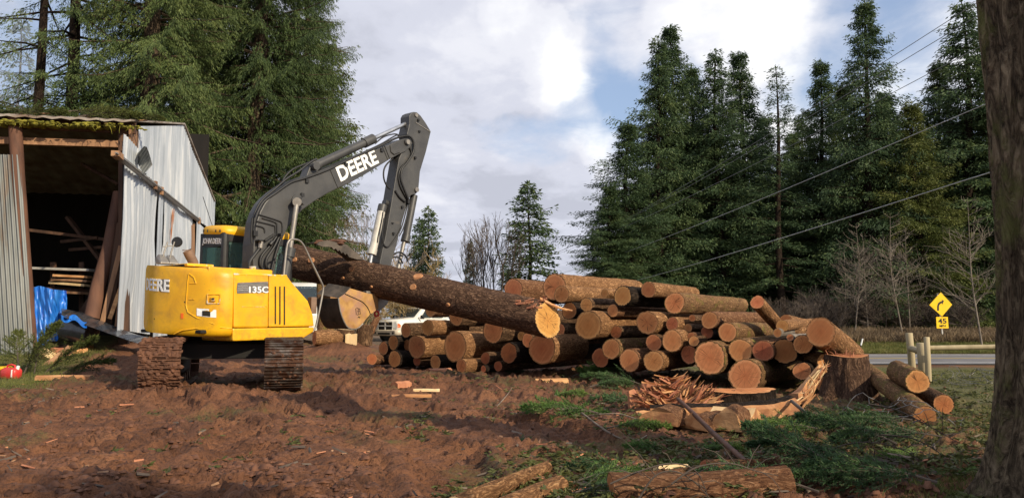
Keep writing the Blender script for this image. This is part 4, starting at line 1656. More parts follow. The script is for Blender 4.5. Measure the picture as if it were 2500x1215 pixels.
plane_text('135C', SP(607, 714), SP(654, 714), XR, .105, 'white', dc, 'lettering', .012)
mb = MB()
for y_ in (698, 703, 708):
    mb.bar(SP(581, y_, LS + .011), SP(605, y_ - .5, LS + .011), .002, .008, up=XR)
mb.build('stripe', M['white'], dc)
mb = MB()
mb.bar(SP(590, 748, LS + .002), SP(645, 748.5, LS + .002), .006, .008, up=XR)
mb.bar(SP(648, 745, LS + .002), SP(653, 751, LS + .002), .006, .01, up=XR)
mb.build('crease', M['yellow_worn'], sd)
# deck items
mb = MB()
mb.box(U(.1, -.45, 1.97), (1.9, 1.2, .1), Matrix((XR, XF, Vector((0, 0, 1)))).transposed())
mb.build('deck', M['yellow'], ex, bevel=.02)
mb = MB()
mb.box(U(-.50, -.62, 2.07), (1.0, .5, .05), Matrix((XR, XF, Vector((0, 0, 1)))).transposed())
hd = mb.build('engine_hood', M['yellow_worn'], ex, bevel=.015)
mb = MB()
for k in range(2):
    mb.box(U(-.50, -.875, 2.055 + .015 * k), (.8, .02, .02), Matrix((XR, XF, Vector((0, 0, 1)))).transposed())
mb.build('vent', M['dark'], hd)
mb = MB()
for (px, py, w_, h_) in ((600, 664, .3, .04), (640, 663, .25, .05), (560, 661, .35, .03), (520, 660, .4, .03)):
    p = SP(px, py, .7)
    mb.box(p, (w_, .2, h_), Matrix((XR, XF, Vector((0, 0, 1)))).transposed())
mb.build('deck_fitting', M['yellow_worn'], ex, bevel=.01)
mb = MB()
p0 = SP(617, 668, .75)
mb.tube([p0, SP(617, 653, .75)], .055, 14)
fl = mb.build('filler_neck', M['yellow_worn'], ex)
mb = MB()
mb.tube([SP(617, 653, .75), SP(617, 650, .75)], .06, 14)
mb.build('filler_cap', M['paleyl'], fl)
# exhaust
mb = MB()
e = [SP(473, 668, -.15), SP(472, 640, -.15), SP(465, 627, -.15), SP(457, 612, -.15)]
mb.tube(e, [.085, .085, .085, .08], 16, caps=False)
xp = mb.build('exhaust_pipe', M['exhaust'], ex)
mb = MB()
mb.tube([e[2].lerp(e[3], .5), e[2].lerp(e[3], .55)], .07, 16)
mb.build('dark_bore', M['dark'], xp)  # dark disc set inside the pipe mouth
mb = MB()
mb.tube([e[3] + Vector((0, 0, .01)), e[3] + (e[3] - e[2]) * .01], .081, 16, caps=False)
mb.build('exhaust_lip', M['exhaust'], xp)
# mirrors on the tail
mr = MB()
LT = -.75
mr.tube([SP(397, 630, LT), SP(400, 617, LT), SP(407, 598, LT), SP(409, 590, LT)], .014, 6)
mr.tube([SP(415, 632, LT), SP(418, 615, LT), SP(424, 596, LT), SP(426, 590, LT)], .014, 6)
mr.tube([SP(399, 602, LT), SP(425, 599, LT)], .01, 6)
bk_ = mr.build('mirror_bracket', M['dull_steel'], ex)
mb = MB()
q = SP(432, 590.5, LT)
vdir = (EYE - q).normalized()
vdir = (vdir + Vector((-.35, 0, .15))).normalized()
mb.tube([q + vdir * .02, q, q - vdir * .035, q - vdir * .05], [.085, .098, .09, .04], 20)
mb.build('mirror_head', M['black'], bk_)
mb = MB()
for c_ in ((397, 638), (419, 639)):
    b0_ = SP(c_[0], c_[1] + 6, LT)
    mb.loft([[b0_ + XR * .11 * a + XF * .09 * b_ for a, b_ in ((-1, -1), (1, -1), (1, 1), (-1, 1))],
             [b0_ + XR * (.10 * a) + XF * .08 * b_ + Vector((0, 0, .08 - .05 * a)) for a, b_ in ((-1, -1), (1, -1), (1, 1), (-1, 1))],
             [b0_ + XR * (-.07 + .03 * a) + XF * .05 * b_ + Vector((0, 0, .17)) for a, b_ in ((-1, -1), (1, -1), (1, 1), (-1, 1))]], smooth=False)
mb.build('mirror_base', M['dull_steel'], bk_, bevel=.012)

# --- cab
cabM = Matrix((XR, XF, Vector((0, 0, 1)))).transposed()
CL, CRt, CB, CF = -1.20, -.34, .0, 1.5
ZB, ZT = 1.35, 2.72
cab = MB()
pr = .05
for (la, fw) in ((CL + pr, CB + pr), (CRt - pr, CB + pr), (CL + pr, CF - pr), (CRt - pr, CF - pr)):
    cab.tube([U(la, fw, ZB), U(la, fw, ZT)], [.075, .07], 8)
cab.box(U((CL + CRt) / 2, CB + .03, 2.56 + .03), (CRt - CL - .06, .05, .26), cabM)       # rear header
cab.box(U((CL + CRt) / 2, CB + .03, 1.72), (CRt - CL - .06, .05, .72), cabM)
cab.box(U(CL + .03, (CB + CF) / 2, 1.7), (.05, CF - CB, .7), cabM)
cab.box(U(CRt - .03, (CB + CF) / 2, 1.68), (.05, CF - CB, .66), cabM)
cab.box(U(CRt - .03, (CB + CF) / 2, 2.65), (.05, CF - CB, .14), cabM)
cab.box(U(CL + .03, (CB + CF) / 2, 2.65), (.05, CF - CB, .14), cabM)
cab.box(U((CL + CRt) / 2, CF - .03, 1.6), (CRt - CL, .05, .5), cabM)
cab.box(U((CL + CRt) / 2, (CB + CF) / 2, 1.55), (CRt - CL - .1, CF - CB - .1, .5), cabM)
cabo = cab.build('cab', M['black'], ex, bevel=.008)
mb = MB()
rr = []
for (z_, ins) in ((2.71, .0), (2.74, -.02), (2.82, -.015), (2.87, .03), (2.89, .10)):
    ring = []
    for k in range(28):
        a = 2 * math.pi * k / 28
        cx_, sx_ = math.cos(a), math.sin(a)
        ring.append(U((CL + CRt) / 2 + ((CRt - CL) / 2 - ins) * math.copysign(abs(cx_) ** .3, cx_), (CB + CF) / 2 + ((CF - CB) / 2 - ins) * math.copysign(abs(sx_) ** .3, sx_), z_))
    rr.append(ring)
mb.loft(rr)
rfo = mb.build('cab_roof', M['yellow'], cabo)
mb = MB()
for la in (-1.05, -.9, -.6, -.45):
    mb.box(U(la, CB - .022, 2.77), (.015, .02, .05), cabM)
mb.build('roof_bolt', M['black'], cabo)
mb = MB()
mb.tube([U(-.95, .1, 2.88), U(-1.25, .05, 3.45)], .007, 5)
mb.build('aerial', M['black'], cabo)
mb = MB()
mb.prism([U(CL + .10, CB + .0, 2.08), U(CRt - .10, CB + .0, 2.08), U(CRt - .10, CB + .0, 2.46), U(CL + .10, CB + .0, 2.46)], XF * .012)
mb.build('rear_window', M['cabglass'], cabo)
mb = MB()
mb.prism([U(CRt - .02, CB + .12, 2.02), U(CRt - .02, CF - .1, 2.02), U(CRt - .02, CF - .1, 2.58), U(CRt - .02, CB + .12, 2.58)], XR * -.012)
mb.build('side_window', M['cabglass'], cabo)
mb = MB()
mb.prism([U(CL + .02, CB + .12, 2.02), U(CL + .02, CF - .1, 2.02), U(CL + .02, CF - .1, 2.58), U(CL + .02, CB + .12, 2.58)], XR * .012)
mb.build('side_window', M['cabglass'], cabo)
plane_text('JOHN DEERE', U(CL + .10, CB, 2.53), U(CRt - .04, CB, 2.53), -XF, .105, 'white', cabo, 'lettering', .008, .01)
mb = MB()
rg = []
for (z_, w_, d_, o_) in ((1.9, .24, .22, 0), (2.0, .25, .24, 0), (2.06, .23, .22, 0)):
    rg.append([U(-.77 + w_ * a, .55 + d_ * b_, z_) for a, b_ in ((-1, -1), (1, -1), (1, 1), (-1, 1))])
mb.loft(rg, smooth=False)
rg = []
for (z_, w_, f_) in ((2.02, .24, .36), (2.35, .22, .30), (2.40, .12, .29), (2.55, .12, .27)):
    rg.append([U(-.77 + w_ * a, f_ + .06 * b_, z_) for a, b_ in ((-1, -1), (1, -1), (1, 1), (-1, 1))])
mb.loft(rg, smooth=False)
for la in (-1.02, -.52):
    mb.box(U(la, .75, 2.1), (.12, .45, .12), cabM)
    mb.tube([U(la, .92, 2.15), U(la, .95, 2.33)], .018, 6)
mb.build('seat', M['black'], cabo, bevel=.02)

# --- boom, traced on its own plane and given its real width
BL = .23


def zb3(x, y):
    return 580 + x / 2.531, 240 + y / 2.531


def trace(lst, lat):
    return [BP(*zb3(*q), lat) for q in lst]


boom_poly = [(100, 1090), (97, 1000), (100, 900), (120, 760), (140, 700), (170, 645), (205, 605), (245, 570), (330, 512), (420, 482), (480, 460), (600, 412), (720, 362), (830, 326), (930, 290),
             (1000, 258), (1040, 247), (1068, 254), (1082, 275), (1070, 300), (1040, 328), (1000, 345), (950, 372), (830, 445), (700, 520), (620, 555), (560, 585), (480, 632), (400, 690), (340, 752), (300, 820), (270, 890), (245, 980), (225, 1090)]
mb = MB()
mb.prism(trace(boom_poly, BL + .19), XR * -.38)
boom = mb.build('boom', M['charcoal'], ex, bevel=.018)
mb = MB()          # weld flanges
mb.bar(BP(*zb3(572, 440), BL + .192), BP(*zb3(620, 553), BL + .192), .012, .025, up=XR)
mb.bar(BP(*zb3(910, 292), BL + .192), BP(*zb3(942, 375), BL + .192), .03, .03, up=XR)
mb.bar(BP(*zb3(896, 298), BL + .192), BP(*zb3(928, 380), BL + .192), .012, .025, up=XR)
mb.tube(trace([(945, 290), (948, 330), (965, 345), (1000, 330)], BL + .194), .022, 6)
mb.build('weld_plate', M['charcoal'], boom)
mb = MB()
for q in ((890, 320), (668, 410), (427, 512), (398, 597)):
    mb.box(BP(*zb3(*q), BL + .195), (.07, .07, .07), cabM)
mb.build('bracket', M['black'], boom)
mb = MB()
mb.prism([BP(*zb3(*q), BL + .12) for q in ((425, 482), (455, 405), (480, 385), (505, 392), (512, 430), (490, 456))], XR * -.24)
mb.build('cylinder_lug', M['charcoal'], boom, bevel=.015)
mb = MB()
c_ = BP(*zb3(368, 640), BL + .19)
mb.tube([c_ - XR * .02, c_ + XR * .03], .14, 20)
mb.tube([c_ - XR * .02, c_ + XR * .24], .075, 16)
for q in ((1045, 270), (482, 420)):
    cc = BP(*zb3(*q), BL + .19)
    mb.tube([cc - XR * (.0 if q[0] > 600 else .05), cc + XR * .035], .075, 14)
mb.build('pin_boss', M['charcoal'], boom)
plane_text('DEERE', BP(*zb3(636, 512), BL + .19), BP(*zb3(872, 396), BL + .19), XR, .30, 'white', boom, 'lettering', .004, .03)

# arm cylinder along the top of the boom
mb = MB()
mb.tube(trace([(490, 412), (800, 268)], BL), .088, 16)
mb.tube(trace([(780, 278), (838, 250)], BL), .108, 16)
mb.tube(trace([(478, 418), (500, 408)], BL), .105, 14)
ac = mb.build('arm_cylinder', M['charcoal'], ex)
mb = MB()
mb.tube(trace([(830, 254), (1082, 138)], BL), .045, 12)
mb.build('rod', M['steel'], ac)
# lift cylinders, one each side
for la in (BL + .34, BL - .34):
    mb = MB()
    mb.tube([BP(*zb3(322, 935), la), BP(*zb3(288, 1120), la)], .085, 16)
    mb.tube([BP(*zb3(326, 925), la), BP(*zb3(316, 980), la)], .105, 16)
    lc = mb.build('lift_cylinder', M['charcoal'], ex)
    mb = MB()
    mb.tube([BP(*zb3(366, 645), la), BP(*zb3(324, 935), la)], .05, 12)
    mb.tube([BP(*zb3(368, 640), la - .05), BP(*zb3(368, 640), la + .05)], .085, 14)
    mb.build('rod', M['dull_steel'], lc)

# stick
stick_poly = [(1062, 110), (1072, 92), (1088, 84), (1108, 86), (1132, 108), (1162, 150), (1195, 205), (1165, 330), (1128, 452), (1120, 545), (1118, 575), (1100, 592), (1072, 598), (1058, 625),
              (1022, 745), (1000, 830), (985, 900), (955, 1000), (935, 1110), (870, 1110), (880, 1010), (915, 850), (938, 720), (952, 640), (975, 500), (998, 370), (1035, 300), (1055, 250), (1048, 220), (1062, 160)]
SLa = BL + .15
mb = MB()
mb.prism(trace(stick_poly, SLa), XR * -.30)
stick = mb.build('stick', M['charcoal'], ex, bevel=.015)
mb = MB()
cc = BP(*zb3(1102, 105), SLa)
mb.tube([cc - XR * .02, cc + XR * .03], .045, 12)
cc = BP(*zb3(1103, 565), SLa)
mb.tube([cc - XR * .02, cc + XR * .04], .055, 12)
cc = BP(*zb3(1045, 272), BL + .19)
mb.tube([cc - XR * .01, cc + XR * .06], .055, 12)
mb.bar(BP(*zb3(1100, 150), SLa + .002), BP(*zb3(1192, 208), SLa + .002), .012, .02, up=XR)
mb.build('pin', M['dull_steel'], stick)
mb = MB()
for q, r in (((1118, 135), .05), ((1125, 205), .04), ((1098, 368), .05), ((1018, 672), .05), ((965, 835), .05), ((960, 770), .025)):
    mb.box(BP(*zb3(*q), SLa + .02), (r, .05, r), cabM)
mb.build('bracket', M['black'], stick)
# thumb cylinder (pale) and bucket cylinder
mb = MB()
mb.tube(trace([(890, 690), (832, 955)], BL), .088, 16)
mb.tube(trace([(836, 930), (828, 965)], BL), .10, 16)
tcyl = mb.build('thumb_cylinder', M['paleyl'], ex)
mb = MB()
mb.tube(trace([(898, 660), (888, 700)], BL), .10, 12)
mb.tube(trace([(905, 640), (945, 660)], BL), .07, 12)
mb.build('cylinder_clevis', M['charcoal'], tcyl)
mb = MB()
mb.tube(trace([(830, 960), (812, 1060)], BL), .045, 12)
mb.build('rod', M['steel'], tcyl)
mb = MB()
mb.tube(trace([(1090, 600), (1038, 870)], BL), .085, 16)
mb.tube(trace([(1044, 845), (1034, 885)], BL), .10, 16)
bcyl = mb.build('bucket_cylinder', M['charcoal'], ex)
mb = MB()
mb.tube(trace([(1030, 880), (990, 1060)], BL), .045, 12)
mb.build('rod', M['dull_steel'], bcyl)

# hoses
HL = BL + .20
hoses = MB()
for lst, r, la in (
        ([(95, 760), (110, 700), (150, 630), (220, 570), (300, 500), (380, 450), (450, 395), (490, 375)], .022, BL + .12),
        ([(100, 790), (118, 720), (160, 640), (235, 585), (330, 520), (420, 492), (560, 440), (700, 372), (830, 318), (900, 285), (960, 255), (1000, 240), (1050, 232), (1078, 250), (1090, 290), (1082, 340), (1045, 400), (1015, 440), (1010, 500), (1030, 560), (1058, 630)], .024, HL),
        ([(95, 740), (130, 660), (200, 590), (270, 530), (290, 490), (340, 440), (420, 405), (470, 385)], .018, BL),
        ([(85, 760), (100, 720), (150, 640), (240, 575), (330, 505)], .022, BL - .05),
        ([(560, 440), (700, 368), (830, 310), (900, 275), (950, 245), (985, 228), (1000, 240)], .016, HL),
        ([(850, 280), (900, 240), (960, 222), (990, 225), (1005, 240)], .016, BL + .05),
        ([(960, 370), (920, 410), (903, 450), (905, 500), (925, 545), (945, 560)], .018, BL + .1),
        ([(1060, 300), (1075, 340), (1050, 390), (1010, 430), (995, 480), (1005, 540), (1035, 600), (1052, 630)], .022, SLa + .02),
        ([(975, 570), (1000, 610), (1035, 640)], .022, SLa + .02),
        ([(1055, 640), (1040, 700), (1015, 790), (985, 850), (940, 910), (915, 915), (900, 890), (895, 820), (905, 740)], .016, SLa + .02),
        ([(1062, 655), (1050, 710), (1025, 800), (1000, 850)], .014, SLa + .02),
        ([(900, 700), (890, 760), (870, 850), (865, 890)], .012, BL + .1),
        ([(960, 965), (1000, 950), (1040, 975), (1050, 1010)], .02, BL + .1),
        ([(955, 980), (1000, 985), (1020, 1020)], .02, BL + .1),
        ([(150, 740), (230, 765), (243, 790), (243, 850)], .014, HL), ([(120, 760), (220, 785), (232, 800), (234, 850)], .014, HL), ([(120, 715), (250, 755), (275, 780), (275, 850)], .014, HL),
        ([(110, 785), (160, 800), (168, 830)], .014, HL),
        ([(240, 855), (205, 905), (150, 970), (140, 1020), (160, 1060)], .026, HL + .03), ([(255, 860), (225, 920), (180, 990), (178, 1040), (200, 1068)], .026, HL + .05),
        ([(270, 860), (245, 930), (225, 1000), (210, 1060)], .022, HL + .05), ([(140, 920), (110, 960), (75, 1010), (72, 1060)], .03, HL + .03),
        ([(90, 740), (85, 830), (88, 900)], .02, HL), ([(105, 740), (98, 830), (104, 870)], .02, HL)):
    pts = trace(lst, la)
    cm = catmull([tuple(p) for p in pts], 4)
    hoses.tube([Vector(p) for p in cm], r, 6)
hoses.build('hydraulic_hose', M['black'], ex)
mb = MB()
mb.box(BP(*zb3(255, 845), HL + .02), (.22, .05, .06), cabM)
mb.bar(BP(*zb3(165, 880), HL + .02), BP(*zb3(225, 840), HL + .02), .03, .08, up=XR)
mb.tube(trace([(200, 905), (215, 885)], HL + .06), .04, 10)
mb.box(BP(*zb3(105, 835), HL + .02), (.1, .08, .1), cabM)
mb.box(BP(*zb3(1050, 640), SLa + .03), (.1, .06, .08), cabM)
mb.box(BP(*zb3(120, 880), HL), (.3, .08, .03), cabM)
mb.build('hose_clamp', M['black'], ex, bevel=.006)
mb = MB()
mb.tube(trace([(145, 885), (140, 925)], HL + .04), .045, 12)
mb.build('hose_coupling', M['dull_steel'], ex)

# bucket and thumb
def zk(x, y):
    return 690 + x / 7.148, 670 + y / 7.148


KL = BL + .36
KW = .74
bk_out = [(980, 410), (984, 470), (995, 560), (1012, 640), (1040, 730), (1072, 815), (1110, 885), (1145, 925), (1190, 945), (1270, 945), (1330, 915), (1400, 850), (1470, 760), (1530, 690), (1600, 650), (1675, 590), (1668, 500), (1655, 400), (1600, 345),
          (1500, 330), (1185, 240), (1090, 335)]
mb = MB()
near_ = [BP(*zk(*q), KL) for q in bk_out]
for la in (KL, KL - KW + .04):
    sft = XR * (la - KL)
    mb.prism([p + sft for p in near_], XR * -.04)
bks = mb.build('bucket', M['buckety'], ex, bevel=.006)
mb = MB()
idx = list(range(0, 15))
strip = []
for i in idx:
    p = near_[i]
    strip.append([p - XR * .02 + XR * .0, p - XR * (KW - .02)])
for i in range(len(strip) - 1):
    mb.prism([strip[i][0], strip[i + 1][0], strip[i + 1][1], strip[i][1]], (BP(*zk(1350, 600), KL) - near_[idx[i]]).normalized() * .03)
# upper back plate running up under the log
a, b_ = near_[0], near_[21]
mb.prism([a - XR * .02, near_[21] - XR * .02, near_[20] - XR * .02 + Vector((0, 0, .02)), near_[20] - XR * (KW - .02) + Vector((0, 0, .12)), a - XR * (KW - .02) + Vector((0, 0, .10))], XF * .03)
mb.build('bucket_shell', M['bucketd'], bks)
mb = MB()
mb.tube([BP(*zk(*q), KL + .006) for q in ((975, 410), (982, 500), (1005, 630), (1035, 735), (1072, 820), (1112, 892), (1150, 930), (1195, 950), (1275, 950), (1335, 920), (1400, 855))], .016, 6)
mb.build('wear_edge', M['dull_steel'], bks)
mb = MB()
sm = catmull([tuple(BP(*zk(*q), KL + .002)) for q in ((1088, 335), (1220, 395), (1380, 470), (1460, 545), (1505, 620), (1530, 690))], 5)
mb.tube([Vector(p) for p in sm], .010, 6)
for s_ in ((1275, 590, 1285, 700), (1345, 600, 1355, 690), (1290, 580, 1350, 600), (1300, 640, 1340, 640), (1300, 700, 1350, 690), (1320, 730, 1350, 755), (1310, 750, 1350, 735), (1318, 600, 1318, 690)):
    mb.bar(BP(*zk(s_[0], s_[1]), KL + .003), BP(*zk(s_[2], s_[3]), KL + .003), .008, .012, up=XR)
mb.build('cast_mark', M['dark'], bks)
mb = MB()
for (px, py) in ((1500, 330), (1580, 345), (1640, 380)):
    mb.box(BP(*zk(px, py), KL - .1), (.12, .2, .1), cabM)
for la in (KL - .16, KL - .5):
    mb.prism([BP(*zk(*q), la) for q in ((1560, 350), (1720, 360), (1890, 410), (1820, 520), (1690, 645), (1600, 665), (1520, 640))], XR * -.05)
mb.build('bucket_ear', M['dull_steel'], bks, bevel=.01)
mb = MB()
c_ = BP(*zk(1640, 680), KL - .1)
for k in range(12):
    a0, a1 = 2 * math.pi * k / 12, 2 * math.pi * (k + 1) / 12
    mb.tube([c_ + (XF * math.cos(a0) + Vector((0, 0, math.sin(a0)))) * .055, c_ + (XF * math.cos(a1) + Vector((0, 0, math.sin(a1)))) * .055], .022, 6)
mb.build('lifting_eye', M['red'], bks)
th_poly = [(775, 597), (781, 590), (801, 586.5), (829, 593), (847, 597), (890, 634), (872, 633), (852, 627)]
teeth = [(847, 618), (843, 622), (838, 615), (834, 618), (829, 610), (825, 613), (820, 606), (815, 609), (810, 603), (800, 602), (788, 602)]
mb = MB()
for la in (BL + .28, BL - .24):
    mb.prism([BP(*q, la) for q in th_poly + teeth], XR * -.05)
mb.prism([BP(*q, BL + .24) for q in ((781, 590), (801, 587), (829, 593.5), (847, 597.5), (890, 634.5), (886, 635), (845, 600), (828, 596.5), (801, 590), (782, 593))], XR * -.5)
thumb = mb.build('thumb', M['bucketd'], ex)
mb = MB()
rnd = random.Random(8)
for k in range(26):
    q = BP(rnd.uniform(776, 832), rnd.uniform(588, 596), BL + rnd.uniform(-.22, .28))
    r = rnd.uniform(.05, .10)
    mb.loft([[q + Vector((math.cos(a) * r * rr_ * rnd.uniform(.8, 1.6), math.sin(a) * r * rr_, zz_ * r * .6)) for a in [k2 * math.pi / 3 for k2 in range(6)]] for zz_, rr_ in ((-.7, .4), (-.1, 1), (.4, .8), (.8, .3))], smooth=False)
mb.build('mud_cake', M['mudtrack'], thumb)

# handrail at the front right
mb = MB()
hr = [(693, 672), (696, 640), (700, 605), (704, 590), (712, 584), (728, 586), (738, 594), (748, 612), (768, 655), (787, 694), (789, 706), (785, 730), (774, 785), (770, 800), (763, 805)]
mb.tube([Vector(p) for p in catmull([tuple(SP(*q, 1.1)) for q in hr], 4)], .019, 8)
mb.build('handrail', M['dull_steel'], ex)
mb = MB()
mb.box(SP(762, 745, 1.05), (.12, .12, .3), cabM)
mb.build('work_lamp', M['exhaust'], ex, bevel=.01)

# --- undercarriage
TA = math.radians(-17)
TF = Vector((math.sin(TA), math.cos(TA), 0))
TR = Vector((math.cos(TA), -math.sin(TA), 0))
TC = Vector((-5.11, 14.4, .05))
HLn, HT = 1.78, .80


def loop_pts(n):
    r = HT / 2
    st = 2 * (HLn - r)
    per = 2 * st + 2 * math.pi * r
    out = []
    for i in range(n):
        d = per * i / n
        if d < st:
            f, z, tx, tz = -st / 2 + d, 0, 1, 0
        elif d < st + math.pi * r:
            a = (d - st) / r
            f, z = st / 2 + r * math.sin(a), r - r * math.cos(a)
            tx, tz = math.cos(a), math.sin(a)
        elif d < 2 * st + math.pi * r:
            f, z, tx, tz = st / 2 - (d - st - math.pi * r), HT, -1, 0
        else:
            a = (d - 2 * st - math.pi * r) / r
            f, z = -st / 2 - r * math.sin(a), r + r * math.cos(a)
            tx, tz = -math.cos(a), -math.sin(a)
        out.append((f, z, tx, tz))
    return out, per


rnd = random.Random(21)
for side, lat in (('l', -.955), ('r', .915)):
    NS = 48
    lp, per = loop_pts(NS)
    pitch = per / NS
    mb = MB()
    for (f, z, tx, tz) in lp:
        T_ = (TF * tx + Vector((0, 0, tz))).normalized()
        N_ = TR.cross(T_).normalized()
        c0 = TC + TR * lat + TF * f + Vector((0, 0, z))
        if N_.dot(c0 - (TC + TR * lat + Vector((0, 0, HT / 2)))) < 0:
            N_ = -N_
        Mx = Matrix((TR, T_, N_)).transposed()
        mb.box(c0, (.61, pitch * .93, .022), Mx)
        for k, o_ in enumerate((-.36, .0, .36)):
            mb.box(c0 + T_ * pitch * o_ + N_ * .022, (.61, .014, .03), Mx)
        for bx_ in (-.09, .09):
            mb.box(c0 + TR * bx_ + N_ * .018 + T_ * pitch * .2, (.035, .03, .014), Mx)
    tr = mb.build('track', M['mudtrack'] if side == 'l' else M['trackst'], ex)
    tr['label'] = 'mud-caked track' if side == 'l' else 'track with bright steel shoes'
    # side frame, rollers, sprocket
    mb = MB()
    mb.box(TC + TR * lat + Vector((0, 0, .40)), (.34, 2.7, .42), Matrix((TR, TF, Vector((0, 0, 1)))).transposed())
    mb.build('track_frame', M['dark'], tr, bevel=.03)
    mb = MB()
    for f in (-1.38, 1.38):
        c0 = TC + TR * lat + TF * f + Vector((0, 0, .40))
        mb.tube([c0 - TR * .16, c0 + TR * .16], .34, 20)
    mb.build('sprocket', M['mudtrack'], tr)
    mb = MB()
    for k in range(6):
        c0 = TC + TR * lat + TF * (-.95 + .38 * k) + Vector((0, 0, .11))
        mb.tube([c0 - TR * .2, c0 + TR * .2], .085, 10)
    mb.build('roller', M['trackst'], tr)
    # clods of mud stuck in the shoes
    mb = MB()
    for k in range(330 if side == 'l' else 70):
        f, z, tx, tz = lp[rnd.choice([i for i in range(NS) if lp[i][0] < -1.2])]
        T_ = (TF * tx + Vector((0, 0, tz))).normalized()
        N_ = TR.cross(T_).normalized()
        c0 = TC + TR * lat + TF * f + Vector((0, 0, z))
        if N_.dot(c0 - (TC + TR * lat + Vector((0, 0, HT / 2)))) < 0:
            N_ = -N_
        c0 += TR * rnd.uniform(-.31, .31) + T_ * rnd.uniform(-.07, .07) + N_ * .015
        if rnd.random() > (1.25 - z if side == 'l' else .9 - z):
            continue
        r = rnd.uniform(.02, .06 if side == 'l' else .035)
        mb.loft([[c0 + TR * math.cos(a) * r * rr_ * rnd.uniform(.6, 1.5) + T_ * math.sin(a) * r * rr_ * rnd.uniform(.6, 1.3) + N_ * zz_ * r * .8 for a in [k2 * math.pi / 3 for k2 in range(6)]] for zz_, rr_ in ((-.5, .7), (.1, 1), (.6, .7), (1.0, .2))], smooth=False)
    mb.build('mud_clod', M['mudtrack'], tr)['kind'] = 'stuff'
mb = MB()
Tm = Matrix((TR, TF, Vector((0, 0, 1)))).transposed()
mb.box(TC + Vector((0, 0, .62)), (1.5, 1.3, .32), Tm)
mb.tube([TC + Vector((0, 0, .75)), TC + Vector((0, 0, 1.0))], .62, 28)
mb.box(TC + TF * -.7 + Vector((0, 0, .6)), (1.6, .3, .26), Tm)
mb.box(U(0, -.2, .95), (2.1, 1.9, .06), cabM)
mb.build('undercarriage', M['dark'], ex, bevel=.02)

# ------------------------------------------------------------------ logs
def log_mesh(p0, p1, r0, r1, seed, bark, cut, name='log', seg=40, step=.09, cut_n=None, wob=.03, bend=0.0, both=True, flare=0.0, inset=.93):
    p0, p1 = Vector(p0), Vector(p1)
    ax = (p1 - p0)
    L_ = ax.length
    ax.normalize()
    q = Vector((0, 0, 1)).rotation_difference(ax)
    rng = np.random.default_rng(seed)
    n = max(4, int(L_ / step))
    z = np.linspace(0, L_, n + 1)
    th = np.linspace(0, 2 * np.pi, seg, endpoint=False)
    T, Z = np.meshgrid(th, z)
    o1, o2 = rng.random(2) * 100
    base = r0 + (r1 - r0) * (Z / L_) + flare * np.exp(-Z / .25)
    ph = rng.random(3) * 6.28
    oval = 1 + wob * np.cos(2 * T + ph[0]) + wob * .6 * np.cos(3 * T + ph[1])
    cx_, sx_ = np.cos(T) * 3 + o1, np.sin(T) * 3 + o2
    lump = fbm(cx_ * .9 + Z * .8, sx_ * .9 - Z * .5, 3) - .5
    furrow = 1 - np.abs(2 * fbm(T * 7.0 / 6.28 * 3.2 + o1 + np.sin(Z * 2.1) * .3, Z * 3.5 + o2, 3) - 1)
    # make the furrow noise periodic
    f2 = 1 - np.abs(2 * fbm((T - 2 * np.pi) * 7.0 / 6.28 * 3.2 + o1 + np.sin(Z * 2.1) * .3, Z * 3.5 + o2, 3) - 1)
    wgt = T / (2 * np.pi)
    furrow = furrow * (1 - wgt) + f2 * wgt
    R = base * (oval + .10 * lump) + (furrow - .6) * min(.035, .14 * r0)
    bx_ = bend * np.sin(np.pi * Z / L_)
    X = R * np.cos(T) + bx_
    Y = R * np.sin(T)
    ZZ = Z.copy()
    nl = None
    if cut_n is not None:
        nl = q.inverted() @ Vector(cut_n)
        sh = -(nl.x * X[0] + nl.y * Y[0]) / nl.z
        fall = np.clip(1 - Z / (r0 * 3), 0, 1)
        ZZ = Z + sh[None, :] * fall
    V_ = np.stack([X, Y, ZZ], -1).reshape(-1, 3)
    vs = [tuple(v) for v in V_]
    fs = []
    for i in range(n):
        for k in range(seg):
            k2 = (k + 1) % seg
            fs.append((i * seg + k, i * seg + k2, (i + 1) * seg + k2, (i + 1) * seg + k))
    mb = MB()
    mb.add(vs, fs, 0, True)
    faces = []
    for end, i in (('n', 0), ('f', n)):
        ring = [Vector(vs[i * seg + k]) for k in range(seg)]
        c = sum(ring, Vector()) / seg
        inn = [c + (v - c) * (inset + .03 * math.sin(3 * k + seed)) for k, v in enumerate(ring)]
        a = [tuple(v) for v in ring] + [tuple(v) for v in inn]
        mb.add(a, [(k, (k + 1) % seg, seg + (k + 1) % seg, seg + k) for k in range(seg)], 0, False)
        fr = [1.0, .8, .55, .28]
        pts, rad = [], []
        for f in fr:
            for v in inn:
                pts.append(c + (v - c) * f)
                rad.append(f)
        pts.append(c)
        rad.append(0.0)
        fq = []
        for j in range(len(fr) - 1):
            for k in range(seg):
                k2 = (k + 1) % seg
                fq.append((j * seg + k, j * seg + k2, (j + 1) * seg + k2, (j + 1) * seg + k))
        j = len(fr) - 1
        for k in range(seg):
            fq.append((j * seg + k, j * seg + (k + 1) % seg, len(pts) - 1))
        faces.append((pts, rad, fq))
        if not both:
            break
    me_o = mb.build(name, M[bark])
    me_o.location = p0
    me_o.rotation_mode = 'QUATERNION'
    me_o.rotation_quaternion = q
    for pts, rad, fq in faces:
        fm = MB()
        fm.add(pts, fq, 0, False)
        fo = fm.build('cut_face', M[cut], fixn=True)
        fo.parent = me_o
        a_ = fo.data.attributes.new('rad', 'FLOAT', 'POINT')
        a_.data.foreach_set('value', rad)
    return me_o


PA, PB = Vector((-3.32, 19.6, 0)), Vector((3.94, 13.2, 0))


